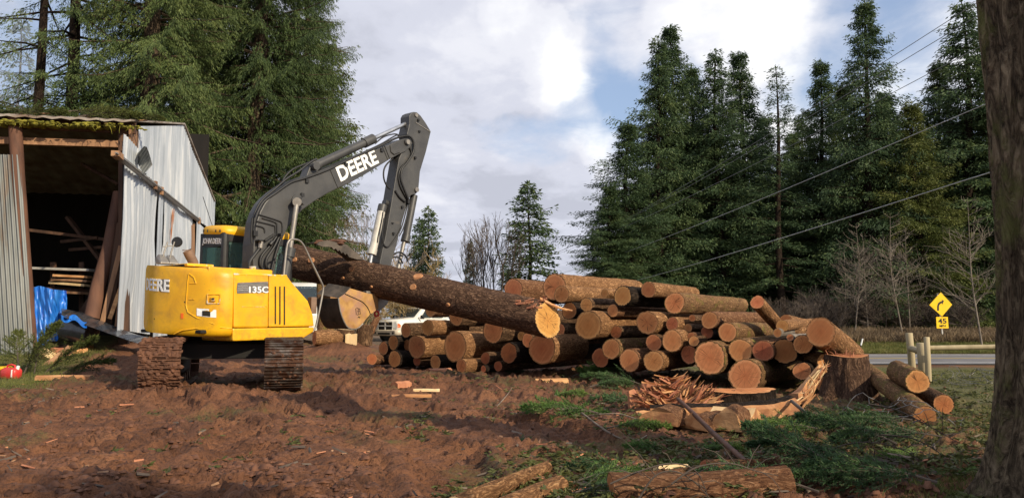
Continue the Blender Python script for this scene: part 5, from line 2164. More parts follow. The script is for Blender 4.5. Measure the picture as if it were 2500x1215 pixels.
def pile_Y(px):
    sl = (px - 1250) / FPX
    dx, dy = PB.x - PA.x, PB.y - PA.y
    s = (sl * PA.y - PA.x) / (dx - sl * dy)
    return PA.y + dy * s


def dirv(az, pit=0.0):
    a, p = math.radians(az), math.radians(pit)
    return Vector((math.sin(a) * math.cos(p), math.cos(a) * math.cos(p), math.sin(p)))


PILE = [
    # px, py, r(px), push back, length, bark, cut, label
    (936, 850, 16, .35, 5, 'bark', 'cut_red', 'small dark-faced log at the far left end of the pile, second row'),
    (960, 836, 17, .15, 5, 'bark_dark', 'cut_red', 'log with a scarred dark brown face near the left end of the pile'),
    (991, 806, 16.5, .3, 5, 'bark', 'cut', 'upper left log of the pile, just right of the pickup front'),
    (1044, 799, 18.5, .1, 1.3, 'bark_pale', 'cut', 'short log with pale sunlit bark below the pickup door'),
    (963, 876, 20.5, .0, 5, 'bark_dark', 'cut', 'bottom log at the left corner of the pile with a round clean face'),
    (995, 842, 13, .5, 5, 'bark', 'cut_red', 'thin log peeking out left of the short barky log in the second row'),
    (1017, 846, 27, .05, 1.3, 'bark_pale', 'cut', 'fat short log with shaggy sunlit bark at the left of the pile'),
    (1018, 880, 12, .25, 5, 'bark', 'cut_red', 'small shaded log under the fat shaggy log at the pile bottom'),
    (1063, 883, 17, .3, 5, 'bark_dark', 'cut', 'half-buried bottom log left of the biggest left-hand log'),
    (1111, 845, 35, -.1, 1.5, 'bark_pale', 'cut', 'biggest log in the left half with an oval face and saw ridge'),
    (1126, 893, 16, -.35, 2.6, 'bark_pale', 'cut', 'bottom log with yellowish bark beneath the biggest left-hand log'),
    (1185, 874, 14, .2, 3, 'bark', 'cut_red', 'small ringed log with pale collar in the middle of the bottom row'),
    (1180, 900, 8, .0, 4, 'bark_dark', 'cut_red', 'tiny log end poking from the ground at the pile foot'),
    (1216, 893, 12, .2, 4, 'bark', 'cut_red', 'small bottom log partly hidden by green fir boughs'),
    (1242, 861, 24, .15, 5, 'bark_dark', 'cut_red', 'log with a three-way crack in its face in the bottom row'),
    (1204, 806, 30, .25, 2.2, 'bark', 'cut', 'large log directly under the middle of the lifted log'),
    (1114, 772, 22, .7, 5, 'bark', 'cut', 'log under the lifted log, above the biggest left-hand log'),
    (1052, 752, 20, 1.0, 5, 'bark_red', 'cut', 'log half hidden by the lifted log beside the pickup roof'),
    (1273, 820, 11, .4, 5, 'bark', 'cut', 'thinner of two small logs left of the lifted log end'),
    (1289, 830, 17, .2, 5, 'bark', 'cut', 'wider of two small logs left of the lifted log end'),
    (1323, 851, 36, -.05, 1.35, 'bark_pale', 'cut', 'large short log right below the bright end of the lifted log'),
    (1253, 708, 27, 1.2, 2.5, 'bark_red', 'cut', 'log behind the lifted log with only its upper half showing'),
    (1353, 700, 31, .95, 3.9, 'bark_pale', 'cut', 'topmost large log of the pile with long sunlit flaky bark'),
    (1371, 718, 20, .55, 3.2, 'bark_pale', 'cut', 'smaller log lying in front of the topmost large log'),
    (1329, 731, 9, 1.0, 4, 'bark', 'cut_red', 'tiny log end in the dark gap below the topmost large log'),
    (1390, 758, 20, .9, 5, 'bark_dark', 'cut_red', 'shaded log behind the splinter of the lifted log'),
    (1432, 744, 16.5, .55, 5, 'bark', 'cut', 'log in the upper middle directly above the big round one'),
    (1436, 793, 34, .05, 1.6, 'bark_pale', 'cut', 'big round log just right of the lifted log end'),
    (1364, 805, 17, .75, 5, 'bark', 'cut', 'log mostly hidden behind the bright end of the lifted log'),
    (1465, 873, 22, .45, 5, 'bark_dark', 'cut_red', 'dark-faced bottom log behind green boughs in the middle'),
    (1476, 716, 10, .6, 4, 'bark_pale', 'cut', 'thin log end on top of the pile left of the dark-ringed log'),
    (1520, 722, 23, .35, 5, 'bark_dark', 'cut', 'top log with a thick dark bark ring and two knots'),
    (1496, 758, 14.5, .5, 3, 'bark_red', 'cut', 'small log tucked below the dark-ringed top log'),
    (1504, 810, 15, .7, 5, 'bark', 'cut_red', 'small shaded log with a notch, right of the big round log'),
    (1492, 851, 23, .15, 5, 'bark_moss', 'cut', 'round log with frayed mossy edge in the lower middle'),
    (1583, 707, 18, .7, 2.6, 'bark_pale', 'cut', 'small top log sticking up highest right of the dark-ringed log'),
    (1580, 787, 27, .15, 3, 'bark_pale', 'cut', 'oval-faced log with pale bark in the centre of the right half'),
    (1647, 739, 24.5, .6, 4.6, 'bark_moss', 'cut', 'long top log with mossy sunlit bark and a cracked face'),
    (1641, 790, 15, .45, 2.4, 'bark_pale', 'cut_red', 'small log with a short lit stretch of bark below the mossy one'),
    (1690, 776, 8, .8, 4, 'bark', 'cut_red', 'tiny log end in the dark hollow under the mossy log'),
    (1680, 800, 9.5, .55, 4, 'bark', 'cut', 'tiny log end right of the small lit-bark log'),
    (1596, 836, 19.5, .3, 5, 'bark', 'cut_red', 'reddish face in shadow between two right-hand middle logs'),
    (1641, 831, 25, .05, 5, 'bark_pale', 'cut', 'pale-faced round log with cracked lower edge'),
    (1687, 820, 9, .4, 4, 'bark_red', 'cut', 'small log with a torn rim behind the splintered stub'),
    (1694, 832, 12.5, .15, 4, 'bark', 'cut', 'splintered stub in front of the shaded right-hand logs'),
    (1726, 811, 15, .65, 5, 'bark_dark', 'cut_red', 'log end in deep shade above the great front log'),
    (1732, 781, 20, .45, 4, 'bark_red', 'cut', 'log with long orange sunlit bark right of the mossy one'),
    (1776, 810, 22, .1, 5, 'bark_moss', 'cut', 'log with grey mossy bark lying above the clean round face'),
    (1537, 879, 26, .05, 3.5, 'bark_red', 'cut', 'bottom log with a star of dark cracks above the green boughs'),
    (1596, 881, 24.5, -.05, 1.8, 'bark_pale', 'cut', 'bottom log with speckled sunlit bark beside the star-cracked one'),
    (1683, 865, 21, .35, 5, 'bark', 'cut_red', 'reddish log mostly covered by the great front log'),
    (1733, 873, 37.5, -.3, 2.6, 'bark_moss', 'cut', 'great front log with frayed rim, larger than its neighbours'),
    (1808, 855, 27.5, -.1, 5, 'bark_moss', 'cut', 'clean round face right of the great front log'),
    (1863, 856, 24, -.05, 5, 'bark_red', 'cut_red', 'reddish ringed log with hairy bark tufts on its rim'),
    (1916, 857, 29, .25, 5, 'bark_dark', 'cut_red', 'big log with a dark face in shade left of the leaning log'),
    (1819, 917, 38, -.45, 4, 'bark_moss', 'cut', 'lowest big log of the pile with a grey fringed rim'),
    (1910, 795, 14, .25, 4, 'bark_pale', 'cut', 'small log under the upward leaning pole near the right end'),
    (1960, 840, 22, .0, 5, 'bark', 'cut_red', 'smooth reddish face below the long peeled poles'),
    (1898, 812, 10, .05, 2.4, 'stem_pale', 'cut', 'peeled pale pole, the left of two thin ends'),
    (1929, 823, 8, .0, 2.0, 'stem_pale', 'cut', 'peeled pale pole, the right of two thin ends'),
    (1958, 905, 21, .0, 4, 'bark_dark', 'cut', 'log with a gnarled bright face behind the curled splinter'),
    (2010, 936, 17.5, -.3, 3, 'bark', 'cut', 'small clean log end standing clear beside the large stump'),
    (2000, 981, 20, -.7, 2.2, 'bark_dark', 'cut', 'lowest log end at the right foot of the pile'),
]
for i, (px, py, rp, d, L_, bk, ct, lab) in enumerate(PILE):
    Y0 = pile_Y(px)
    zc = at(px, py, Y0).z
    Y = Y0 + d + .32 * max(0, zc - .4)
    if px > 1940:
        Y = 12.7 + d * .6
    c = at(px, py, Y)
    r = rp * Y / FPX / .96
    az = float(np.interp(px, [950, 1500, 1900], [40, 35, 28])) + random.Random(i * 7).uniform(-1.2, 1.2)
    pit = random.Random(i).uniform(-.6, .8)
    if (px, py) == (1352, 700):
        az = 42
    o = log_mesh(c, c + dirv(az, pit) * L_, r, r * .88, 100 + i, bk, ct, 'log')
    tag(o, lab, 'log', 'logs in the big pile')
# logs lying at other angles
def mklog(px0, py0, Y0, px1, py1, Y1, rp, taper, bk, ct, lab, group=None, **kw):
    a, b_ = at(px0, py0, Y0), at(px1, py1, Y1)
    r = rp * Y0 / FPX
    o = log_mesh(a, b_, r, r * taper, int(px0 + py0), bk, ct, 'log', **kw)
    return tag(o, lab, 'log', group)


mklog(1849, 737, 13.9, 1905, 800, 15.0, 17, .9, 'bark_pale', 'cut_red', 'slanting log tipped up against the right end of the pile', 'logs in the big pile')
mklog(1918, 782, 14.6, 2010, 802, 16.2, 15, .9, 'bark_pale', 'cut', 'pale lichen-barked log lying across behind the slanting log', 'logs in the big pile')
mklog(1930, 800, 14.4, 2010, 822, 15.8, 13, .9, 'bark_pale', 'cut', 'pale-barked log just below the lichen-barked one', 'logs in the big pile')
mklog(2003, 810, 12.3, 2078, 866, 14.0, 35, .95, 'bark_pale', 'cut_red', 'thick leaning log with smooth reddish face above the large stump', 'logs in the big pile')
mklog(1955, 862, 13.6, 2012, 880, 12.9, 17, 1.0, 'bark_pale', 'cut', 'short barky log wedged left of the large stump', 'logs in the big pile')
mklog(908, 876, 19.2, 950, 877, 20.6, 13, .95, 'bark_red', 'cut_red', 'small log lying sideways at the left foot of the pile', 'logs in the big pile')
# the lifted log
BA, BB = at(1338, 781, 14.6), at(688, 631, 17.75)
axb = (BB - BA).normalized()
big = log_mesh(BA, BB, .320, .375, 5, 'bark_big', 'cut_bright', 'lifted_log', seg=64, step=.05, cut_n=Vector((.70, -.70, .06)).normalized() * -1, wob=.025, inset=.95)
tag(big, 'long dark-barked log lifted in the excavator bucket with a bright sawn end', 'log')
ORG[big.name] = Vector((0, 0, 0))
Minv = (Matrix.Translation(BA) @ big.rotation_quaternion.to_matrix().to_4x4()).inverted()


def onbig(px, py, r=.37):
    """point of the lifted log's near surface under a pixel"""
    d = ray(px, py).normalized()
    best, bp = 1e9, None
    for k in range(400):
        p = EYE + d * (13.6 + k * .014)
        rel = p - BA
        dist = (rel - axb * rel.dot(axb)).length
        rr = .320 + (.375 - .320) * rel.dot(axb) / (BB - BA).length
        if dist < rr * 1.01:
            n = (rel - axb * rel.dot(axb)).normalized()
            return p, n
        if dist < best:
            best, bp = dist, p
    rel = bp - BA
    return bp, (rel - axb * rel.dot(axb)).normalized()


for (px, py, r, stub) in ((1021, 676, .085, .02), (1009, 701, .06, .015), (859, 657, .05, .02), (838, 678, .03, .02), (1095, 743, .035, .03), (720, 634, .05, .02), (760, 636, .06, .02), (908, 699, .025, .03), (1130, 738, .05, .0)):
    p, n = onbig(px, py)
    q = n.to_track_quat('Z', 'Y').to_matrix()
    mb = MB()
    seg = 14
    rings = []
    for (h, f) in ((-.05, 1.5), (.0, 1.25), (stub, 1.0), (stub + .012, .9)):
        rings.append([p + q @ Vector((math.cos(a) * r * f * 1.25, math.sin(a) * r * f, h)) for a in [2 * math.pi * k / seg for k in range(seg)]])
    mb.loft(rings)
    mb.v = [tuple(Minv @ Vector(v)) for v in mb.v]
    kn = mb.build('knot', M['knot'] if stub > .01 else M['bark_big'], fixn=True)
    kn.parent = big
mb = MB()
for (lst, w_) in (([(1318, 728), (1345, 742), (1370, 752), (1397, 758)], .07), ([(1330, 735), (1360, 750), (1385, 757)], .05)):
    pts = [at(q[0], q[1], 14.55 + .003 * (q[0] - 1318)) for q in lst]
    for i in range(len(pts) - 1):
        ww = w_ * (1 - .3 * i)
        mb.bar(pts[i], pts[i + 1], ww, .02, up=Vector((.2, -.6, .8)))
mb.v = [tuple(Minv @ Vector(v)) for v in mb.v]
sp_ = mb.build('splinter', M['split'])
sp_.parent = big
mb = MB()
rnd = random.Random(4)
for k in range(26):
    px, py = rnd.uniform(1242, 1312), rnd.uniform(733, 752)
    if py > 733 + (px - 1240) * .35 + 8:
        continue
    p, n = onbig(px, py)
    d_ = (-axb * rnd.uniform(.7, 1) + Vector((0, 0, rnd.uniform(-.2, .25)))).normalized()
    l = rnd.uniform(.08, .25)
    mb.bar(p - n * .01, p + d_ * l + n * rnd.uniform(.0, .05), rnd.uniform(.02, .05), .012, up=n)
mb.v = [tuple(Minv @ Vector(v)) for v in mb.v]
tb_ = mb.build('torn_bark', M['split_red'])
tb_.parent = big
tb_['kind'] = 'stuff'

# ------------------------------------------------------------------ stumps and split pieces
def stump(px, py_base, Y, rtop, rbase, h, bark, cut, label, name='stump', frayed=False, sy=1.0):
    c = at(px, py_base, Y)
    c.z = gsurf(c.x, c.y) - .06
    rng = np.random.default_rng(int(px))
    seg, n = 72, 26
    th = np.linspace(0, 2 * np.pi, seg, endpoint=False)
    z = np.linspace(0, 1, n + 1)
    T, Z = np.meshgrid(th, z)
    o1 = rng.random() * 50
    per = fbm(np.cos(T) * 2 + o1, np.sin(T) * 2 + Z * .5, 3) - .5
    fur = 1 - np.abs(2 * fbm(np.cos(T) * 7 + o1, np.sin(T) * 7 + Z * 1.2, 3) - 1)
    R = rtop + (rbase - rtop) * (1 - Z) ** 2.2 * (1 + .6 * np.cos(T * 5 + o1)) + .20 * rtop * per + (fur - .6) * .20 * rtop
    V_ = np.stack([R * np.cos(T), R * np.sin(T) * sy, Z * h + (.02 * np.cos(T * 2) * Z)], -1).reshape(-1, 3)
    mb = MB()
    mb.add([tuple(v) for v in V_], [(i * seg + k, i * seg + (k + 1) % seg, (i + 1) * seg + (k + 1) % seg, (i + 1) * seg + k) for i in range(n) for k in range(seg)], 0, True)
    o = mb.build(name, M[bark])
    o.location = c
    tag(o, label, 'stump')
    ring = [Vector(v) for v in V_[-seg:]]
    cc = sum(ring, Vector()) / seg
    fm = MB()
    pts, rad = [], []
    for f in (1.0, .75, .4):
        for v in ring:
            pts.append(cc + (v - cc) * f)
            rad.append(f)
    pts.append(cc)
    rad.append(0)
    fm.add(pts, [(j * seg + k, j * seg + (k + 1) % seg, (j + 1) * seg + (k + 1) % seg, (j + 1) * seg + k) for j in range(2) for k in range(seg)] + [(2 * seg + k, 2 * seg + (k + 1) % seg, 3 * seg) for k in range(seg)])
    fo = fm.build('cut_face', M[cut])
    fo.parent = o
    a_ = fo.data.attributes.new('rad', 'FLOAT', 'POINT')
    a_.data.foreach_set('value', rad)
    if frayed:
        rnd = random.Random(2)
        mb = MB()
        for k in range(int(90 * rtop)):
            a = rnd.uniform(0, 6.28)
            rr_ = rtop * rnd.uniform(.1, .95)
            p = Vector((rr_ * math.cos(a), rr_ * math.sin(a) * sy, h - .01))
            l = .02 + .13 * rnd.random() ** 3
            mb.tube([p, p + Vector((rnd.uniform(-.05, .05), rnd.uniform(-.05, .05), l * .6)), p + Vector((rnd.uniform(-.11, .11), rnd.uniform(-.11, .11), l))], [.008, .005, .001], 4, smooth=False)
        fr = mb.build('frayed_fibres', M['split_red'])
        fr.parent = o
        fr['kind'] = 'stuff'
    return o


st1 = stump(2068, 966, 12.1, .30, .47, .74, 'bark_big', 'cut_red', 'large upright stump with furrowed bark and frayed reddish top', frayed=True)
st2 = stump(1795, 985, 10.9, .50, .64, .31, 'bark_dark', 'cut_red', 'low wide dark stump behind the split slab', sy=.8)

# half-log slab that curls up at one end
path = [at(*q) for q in ((1588, 1010, 9.3), (1660, 1008, 9.25), (1740, 1007, 9.2), (1820, 1002, 9.2), (1890, 996, 9.3), (1940, 978, 9.4), (1968, 950, 9.5), (1988, 920, 9.55), (2004, 892, 9.6))]
path = [Vector(p) for p in catmull([tuple(p) for p in path], 4)]
mb = MB()
n = len(path)
rings = []
rnd = random.Random(9)
for i, p in enumerate(path):
    t_ = i / (n - 1)
    d_ = (path[min(i + 1, n - 1)] - path[max(i - 1, 0)]).normalized()
    u_ = Vector((0, -1, 0))
    u_ = (u_ - d_ * u_.dot(d_)).normalized()
    w_ = d_.cross(u_).normalized()
    if w_.z < 0 and t_ < .6:
        w_ = -w_
    hh = float(np.interp(t_, [0, .5, .75, 1], [.105, .10, .08, .03]))
    dd = float(np.interp(t_, [0, .5, .75, 1], [.16, .15, .09, .02]))
    ring = []
    for (a, b_) in ((1, -.95), (1.02, -.3), (.98, .25), (.9, .75), (.5, 1.0), (-.1, 1.05), (-.7, .8), (-1, .1), (-.8, -.8), (0, -1)):
        jit = 1 + rnd.uniform(-.09, .09)
        ring.append(p + u_ * dd * a * jit + w_ * hh * b_ * jit)
    rings.append(ring)
mb.loft(rings, smooth=False)
for fi, f in enumerate(mb.f):
    if len(f) == 4:
        k = fi % 10
        mb.m[fi] = 0 if 3 <= k <= 6 else 1
sl_ = mb.build('split_slab', [M['bark_dark'], M['split']], origin=path[0])
tag(sl_, 'half-log slab with bark on top, curling up in a torn end', 'split log')
rnd = random.Random(12)
mb = MB()
for k in range(46):
    t_ = rnd.uniform(.55, .97)
    p = path[int(t_ * (n - 1))] + Vector((rnd.uniform(-.03, .03), -.07 - rnd.uniform(0, .04), rnd.uniform(-.05, .05)))
    q = path[min(n - 1, int((t_ + rnd.uniform(.06, .25)) * (n - 1)))] + Vector((rnd.uniform(-.03, .05), -.08 - rnd.uniform(0, .05), rnd.uniform(-.04, .05)))
    cv = Vector((rnd.gauss(0, .025), rnd.gauss(0, .02), rnd.gauss(0, .025)))
    pts = [p, p.lerp(q, .33) + cv, p.lerp(q, .66) + cv * .9 + Vector((rnd.gauss(0, .01), 0, rnd.gauss(0, .01))), q + Vector((rnd.gauss(0, .02), 0, rnd.gauss(0, .02)))]
    r0_ = rnd.choice((.004, .006, .010, .014))
    mb.tube(pts, [r0_, r0_ * .9, r0_ * .6, .001], 4, smooth=False, mat=rnd.choice((0, 0, 1, 2)))
for (lst) in (((1955, 1000), (1985, 960), (1990, 935), (1975, 915)), ((1968, 985), (1992, 962), (2000, 975)), ((1940, 990), (1975, 965), (1988, 940))):
    mb.tube([at(q[0], q[1], 9.25) for q in lst], [.012, .01, .008, .004][:len(lst)], 4, smooth=False)
mb.build('torn_splinters', [M['split'], M['wood_pale'], M['split_red']], sl_)['kind'] = 'stuff'

# chunk of red splintered wood
cpos = at(1640, 985, 9.9)
mb = MB()
rnd = random.Random(31)
for k in range(420):
    f = rnd.random()
    px = 1566 + 175 * f + rnd.uniform(-10, 10)
    topy = np.interp(px, [1560, 1610, 1640, 1690, 1745], [968, 926, 918, 941, 966])
    py = rnd.uniform(topy, 992)
    Y = 9.75 + (990 - py) * .008 + rnd.uniform(-.18, .15)
    p = at(px, py, Y)
    ang = np.interp(f, [0, .3, .55, 1], [-.1, -.5, .9, .5]) + rnd.gauss(0, .3)
    l = rnd.uniform(.08, .42) * rnd.uniform(.5, 1.1)
    d_ = Vector((math.cos(ang), rnd.uniform(-.5, .5), math.sin(ang))).normalized()
    sd = d_.cross(Vector((rnd.uniform(-.5, .5), -1, rnd.uniform(-.3, .6)))).normalized()
    w0 = rnd.uniform(.005, .026)
    bow = sd.cross(d_) * rnd.uniform(-.05, .05)
    th_ = sd.cross(d_).normalized() * rnd.uniform(.003, .010)
    a0, a1, a2 = p - d_ * l / 2, p + bow, p + d_ * l / 2
    q = [a0 - sd * w0 * .5, a0 + sd * w0 * .3, a1 + sd * w0, a2 + sd * w0 * .1, a2 - sd * w0 * .1, a1 - sd * w0 * rnd.uniform(.4, 1)]
    mb.prism(q, th_, mat=rnd.choice((0, 0, 0, 1, 1, 2)))
mb.box(cpos + Vector((.05, .25, .06)), (.75, .4, .22), Matrix.Rotation(.2, 3, 'Y'))
tag(mb.build('splintered_chunk', [M['split_red'], M['split'], M['bark_red']], origin=cpos), 'heap-like chunk of reddish splintered wood left of the low stump', 'split log')


def wedge(px, py, Y, w_, h_, L_, rz, mat, label, flip=1):
    p = at(px, py, Y)
    p.z = gsurf(p.x, p.y) + .05
    w_, h_ = w_ * 1.15, h_ * 1.15
    mb = MB()
    prof = []
    for k in range(9):
        a = math.pi * k / 8
        prof.append((math.cos(a) * w_ * flip, math.sin(a) * h_ * (1.0 if k < 5 else .8)))
    rnd = random.Random(int(px))
    rings = []
    for k in range(5):
        s = L_ * k / 4
        rings.append([Vector((x_ * rnd.uniform(.93, 1.06), s + (rnd.uniform(0, .03) if k == 0 else 0), z_ * rnd.uniform(.93, 1.06) - .02)) for x_, z_ in prof])
    mb.loft(rings, smooth=False)
    for fi, f in enumerate(mb.f):
        mb.m[fi] = 1 if len(f) > 4 else (0 if fi % 9 < 4 else 2)
    mb.xform(Matrix.Translation(p) @ Matrix.Rotation(rz, 4, 'Z'))
    o = mb.build('split_firewood', [M['bark_red'], M['split'], M['wood_pale']], origin=p)
    tag(o, label, 'firewood', 'split firewood under the slab')


wedge(1605, 1060, 8.5, .20, .17, .45, -.5, 'split', 'half-round firewood piece at the left under the slab')
wedge(1690, 1066, 8.5, .19, .15, .5, -1.0, 'split', 'flat split piece second from the left under the slab')
wedge(1772, 1072, 8.3, .15, .22, .4, -.6, 'split', 'tall wedge with a bright split side under the slab')
wedge(1850, 1066, 8.6, .17, .18, .5, .9, 'split_red', 'rough reddish wedge at the right under the slab')
chunk(1575, 1018, 9.6, .26, .15, .12, .3, 'split', 'stubby offcut at the left tip of the slab', group='split firewood under the slab')
chunk(1518, 1020, 9.9, .3, .14, .06, .1, 'split_red', 'thin offcut lying on green boughs left of the slab', group='split firewood under the slab')
chunk(1545, 968, 10.8, .12, .1, .3, .2, 'split_red', 'reddish upright splinter block left of the splintered chunk', group='split firewood under the slab')
chunk(1345, 893, 15.0, .62, .3, .10, .15, 'split', 'pale flat slab lying at the foot of the big short log', group='slabs at the pile foot')
chunk(1072, 905, 16.6, .5, .25, .1, .5, 'split_red', 'bark slab lying before the half-buried bottom log', group='slabs at the pile foot')
chunk(1050, 912, 15.6, .5, .12, .06, -.5, 'wood_pale', 'pale stick-like slab on the mud before the pile', group='slabs at the pile foot')
chunk(980, 935, 13.6, .3, .2, .12, .8, 'split_red', 'blocky offcut on the mud left of the pile foot', group='slabs at the pile foot')
chunk(1005, 968, 12.1, .6, .07, .05, .05, 'split', 'slim orange splinter lying on the churned mud', group='slabs at the pile foot')
chunk(1040, 945, 13.2, .45, .1, .05, .0, 'wood_pale', 'bright pale splinter lying on the churned mud', group='slabs at the pile foot')

# loose pole leaning over the slab, fallen boughs
mb = MB()
lst = [(1655, 973, 9.25), (1690, 1005, 8.6), (1740, 1055, 7.7), (1790, 1100, 6.9), (1830, 1135, 6.3), (1850, 1158, 6.0)]
mb.tube([at(*q) for q in lst], [.022, .024, .024, .025, .023, .02], 8)
for (a, b_) in (((1790, 1100, 6.9), (1805, 1098, 6.9)), ((1740, 1055, 7.7), (1728, 1058, 7.7))):
    mb.tube([at(*a), at(*b_)], [.012, .003], 5)
tag(mb.build('loose_pole', M['stick'], origin=at(1850, 1158, 6.0)), 'dark bare pole slanting across the split slab to the ground', 'pole')
mb = MB()
mb.tube([at(1932, 978, 9.2), at(1965, 1005, 8.7), (at(2010, 1030, 8.2)), at(2060, 1045, 7.8)], [.02, .02, .016, .012], 6)
tag(mb.build('loose_pole', M['twig_dark'], origin=at(2060, 1045, 7.8)), 'thin dark branch sloping right from the torn slab end', 'pole')
mb = MB()
mb.tube([at(1880, 1075, 7.9), at(1930, 1072, 7.9), at(1985, 1080, 7.8)], [.035, .03, .025], 8)
tag(mb.build('loose_pole', M['stick'], origin=at(1930, 1072, 7.9)), 'short reddish pole on the ground right of the firewood wedges', 'pole')

# foreground logs
mklog(1492, 1206, 5.25, 1925, 1180, 5.35, 48, .85, 'bark_red', 'cut_red', 'nearest log with peeling red and grey bark and a knot hole', 'logs in the foreground', bend=.02)
mklog(1722, 1142, 5.9, 1890, 1135, 6.3, 20, .85, 'bark_red', 'cut_red', 'small log lying behind the nearest peeling log', 'logs in the foreground')
mklog(1335, 1140, 6.15, 1110, 1236, 4.9, 14, 1.45, 'bark_pale', 'wood_pale', 'slim pale-barked pole log at the bottom edge, the upper one', 'logs in the foreground', bend=.03)
mklog(1366, 1182, 5.55, 1215, 1250, 4.8, 22, 1.2, 'bark_pale', 'cut', 'thicker pale-barked pole log at the bottom edge, the lower one', 'logs in the foreground')
mklog(1560, 1165, 5.7, 1700, 1148, 6.1, 13, .8, 'bark_red', 'cut_red', 'thin barky pole lying half under the nearest log', 'logs in the foreground')
chunk(1640, 1128, 6.2, .26, .12, .08, .3, 'wood_pale', 'pale fluted splinter block behind the nearest log', group='slabs at the pile foot')
chunk(1420, 1200, 5.2, .22, .03, .025, -.3, 'wood_pale', 'small peeled stick left of the nearest log', group='slabs at the pile foot')
# logs beyond the large stump
mklog(2259, 1015, 8.75, 2118, 905, 13.2, 25, 1.15, 'bark_moss', 'cut', 'long mossy log running from the large stump to the right', 'logs right of the stump')
mklog(2304, 986, 9.6, 2205, 935, 12.4, 23, 1.0, 'bark', 'cut_red', 'reddish-faced log farthest right on the ground', 'logs right of the stump')
mklog(2240, 931, 9.7, 2190, 905, 11.0, 27, 1.0, 'bark_moss', 'cut', 'short log resting on top of the two long ones', 'logs right of the stump')
chunk(2160, 982, 10.3, .5, .15, .05, .1, 'split_red', 'thin reddish slab on the ground in the stump shade', group='slabs at the pile foot')

# ------------------------------------------------------------------ trees
def leaf_quads(P, D, L_, Wd, rng, droop=0.0):
    """P points, D unit directions, -> kite quads"""
    n = len(P)
    D = D / np.linalg.norm(D, axis=1, keepdims=True)
    rv = rng.normal(size=(n, 3))
    S = np.cross(D, rv)
    S /= np.linalg.norm(S, axis=1, keepdims=True) + 1e-9
    a = P
    mid = P + D * (L_ * .45)[:, None]
    b = mid + S * (Wd * .5)[:, None]
    c = P + D * L_[:, None]
    c[:, 2] -= droop * L_
    d = mid - S * (Wd * .5)[:, None]
    V_ = np.stack([a, b, c, d], 1).reshape(-1, 3)
    F_ = np.arange(4 * n).reshape(n, 4)
    return V_, F_


def conifer(seed, H, hc, R, whorl=.5, nb=5, twigs=14, leaves=5, leaf=.24, lw=.36, droop=.35, top_pow=.8, trunk_r=.25, side=.55, gap=.0,
            shape=None, hang=.6, up=.3, lean=(0, 0), dead=0, start=.18, jitter=.28, fat=.10, fall=.4, nz=.42):
    """returns (trunk MB, crown verts, crown faces) in local space"""
    rng = np.random.default_rng(seed)
    tr = MB()
    n = 14
    lx, ly = lean
    cpt = lambda z: Vector((lx * (z / H) ** 1.3 + .12 * math.sin(z * .35 + seed), ly * (z / H) + .12 * math.cos(z * .31 + seed), z))
    zs = [H * i / n for i in range(n + 1)]
    tr.tube([cpt(z) for z in zs], [max(.02, trunk_r * (1 - z / H) ** .75 * (1.25 if z < .5 else 1)) for z in zs], 10, smooth=True)
    PP, DD, LL = [], [], []
    z = hc
    while z < H - .15:
        f = (z - hc) / (H - hc)
        prof = (1 - f) ** top_pow if shape is None else shape(f)
        k = max(2, int(nb * (.7 + .5 * rng.random()) + .5))
        a0 = rng.random() * 6.28
        for j in range(k):
            if rng.random() < gap:
                continue
            az = a0 + 6.28 * j / k + rng.normal() * .3
            Lb = max(.25, R * prof * (1 + rng.normal() * jitter))
            zb = z + rng.normal() * whorl * .3
            e0 = math.radians(-8 + 40 * f ** 1.5 + rng.normal() * 8)
            o = cpt(min(max(zb, 0), H))
            ca, sa = math.cos(az), math.sin(az)
            def pos(t):
                r = Lb * t
                dz = Lb * (math.sin(e0) * t - droop * t * t + up * droop * 1.6 * t ** 4)
                return np.array([o.x + ca * r, o.y + sa * r, o.z + dz])
            br = max(.008, .028 * Lb ** .7)
            tr.tube([pos(t) for t in (0, .32, .64, .92)], [br, br * .7, br * .4, br * .15], 4, caps=False, smooth=False)
            m = max(3, int(twigs * (.45 + .55 * Lb / R)))
            for i in range(m):
                t = start + (1 - start) * (i + rng.random()) / m
                p = pos(t)
                sgn = 1 if i % 2 else -1
                fw = .75 + .4 * rng.random()
                d = np.array([ca * fw - sa * sgn * (1 - .4 * t), sa * fw + ca * sgn * (1 - .4 * t), -.15 - hang * rng.random()])
                d /= np.linalg.norm(d)
                tl = max(.3 * min(1, R / 4), side * Lb * (1.02 - t) * (.5 + .7 * rng.random()) + leaf * .7)
                kk = max(2, int(leaves * (tl / (side * R * .4 + leaf)) + .5))
                ts = (np.arange(kk) + rng.random(kk)) / kk
                pts = p + d * (tl * ts)[:, None]
                pts[:, 2] -= hang * .35 * tl * ts ** 2
                pts += rng.normal(size=(kk, 3)) * fat
                PP.append(pts)
                dd = np.tile(d, (kk, 1)) + rng.normal(size=(kk, 3)) * nz
                dd[:, 2] -= hang * fall
                DD.append(dd)
                LL.append(leaf * (.65 + .7 * rng.random(kk)))
        z += whorl * (.75 + .5 * rng.random()) * (.65 + .5 * (1 - f))
    if dead:
        for j in range(dead):
            zb = hc * (.25 + .75 * rng.random())
            az = rng.random() * 6.28
            l = R * (.25 + .5 * rng.random())
            o = cpt(zb)
            tr.tube([o, o + Vector((math.cos(az) * l * .5, math.sin(az) * l * .5, l * .05)), o + Vector((math.cos(az) * l, math.sin(az) * l, -l * .2))], [.03, .02, .006], 4, smooth=False)
    # leader
    PP.append(np.array([[*cpt(H - .1)]] * 6))
    DD.append(np.tile(np.array([0, 0, 1.0]), (6, 1)) + rng.normal(size=(6, 3)) * .25)
    LL.append(np.full(6, leaf * 1.5))
    P = np.concatenate(PP)
    D = np.concatenate(DD)
    L_ = np.concatenate(LL)
    V_, F_ = leaf_quads(P, D, L_, L_ * lw, rng)
    return tr, V_, F_


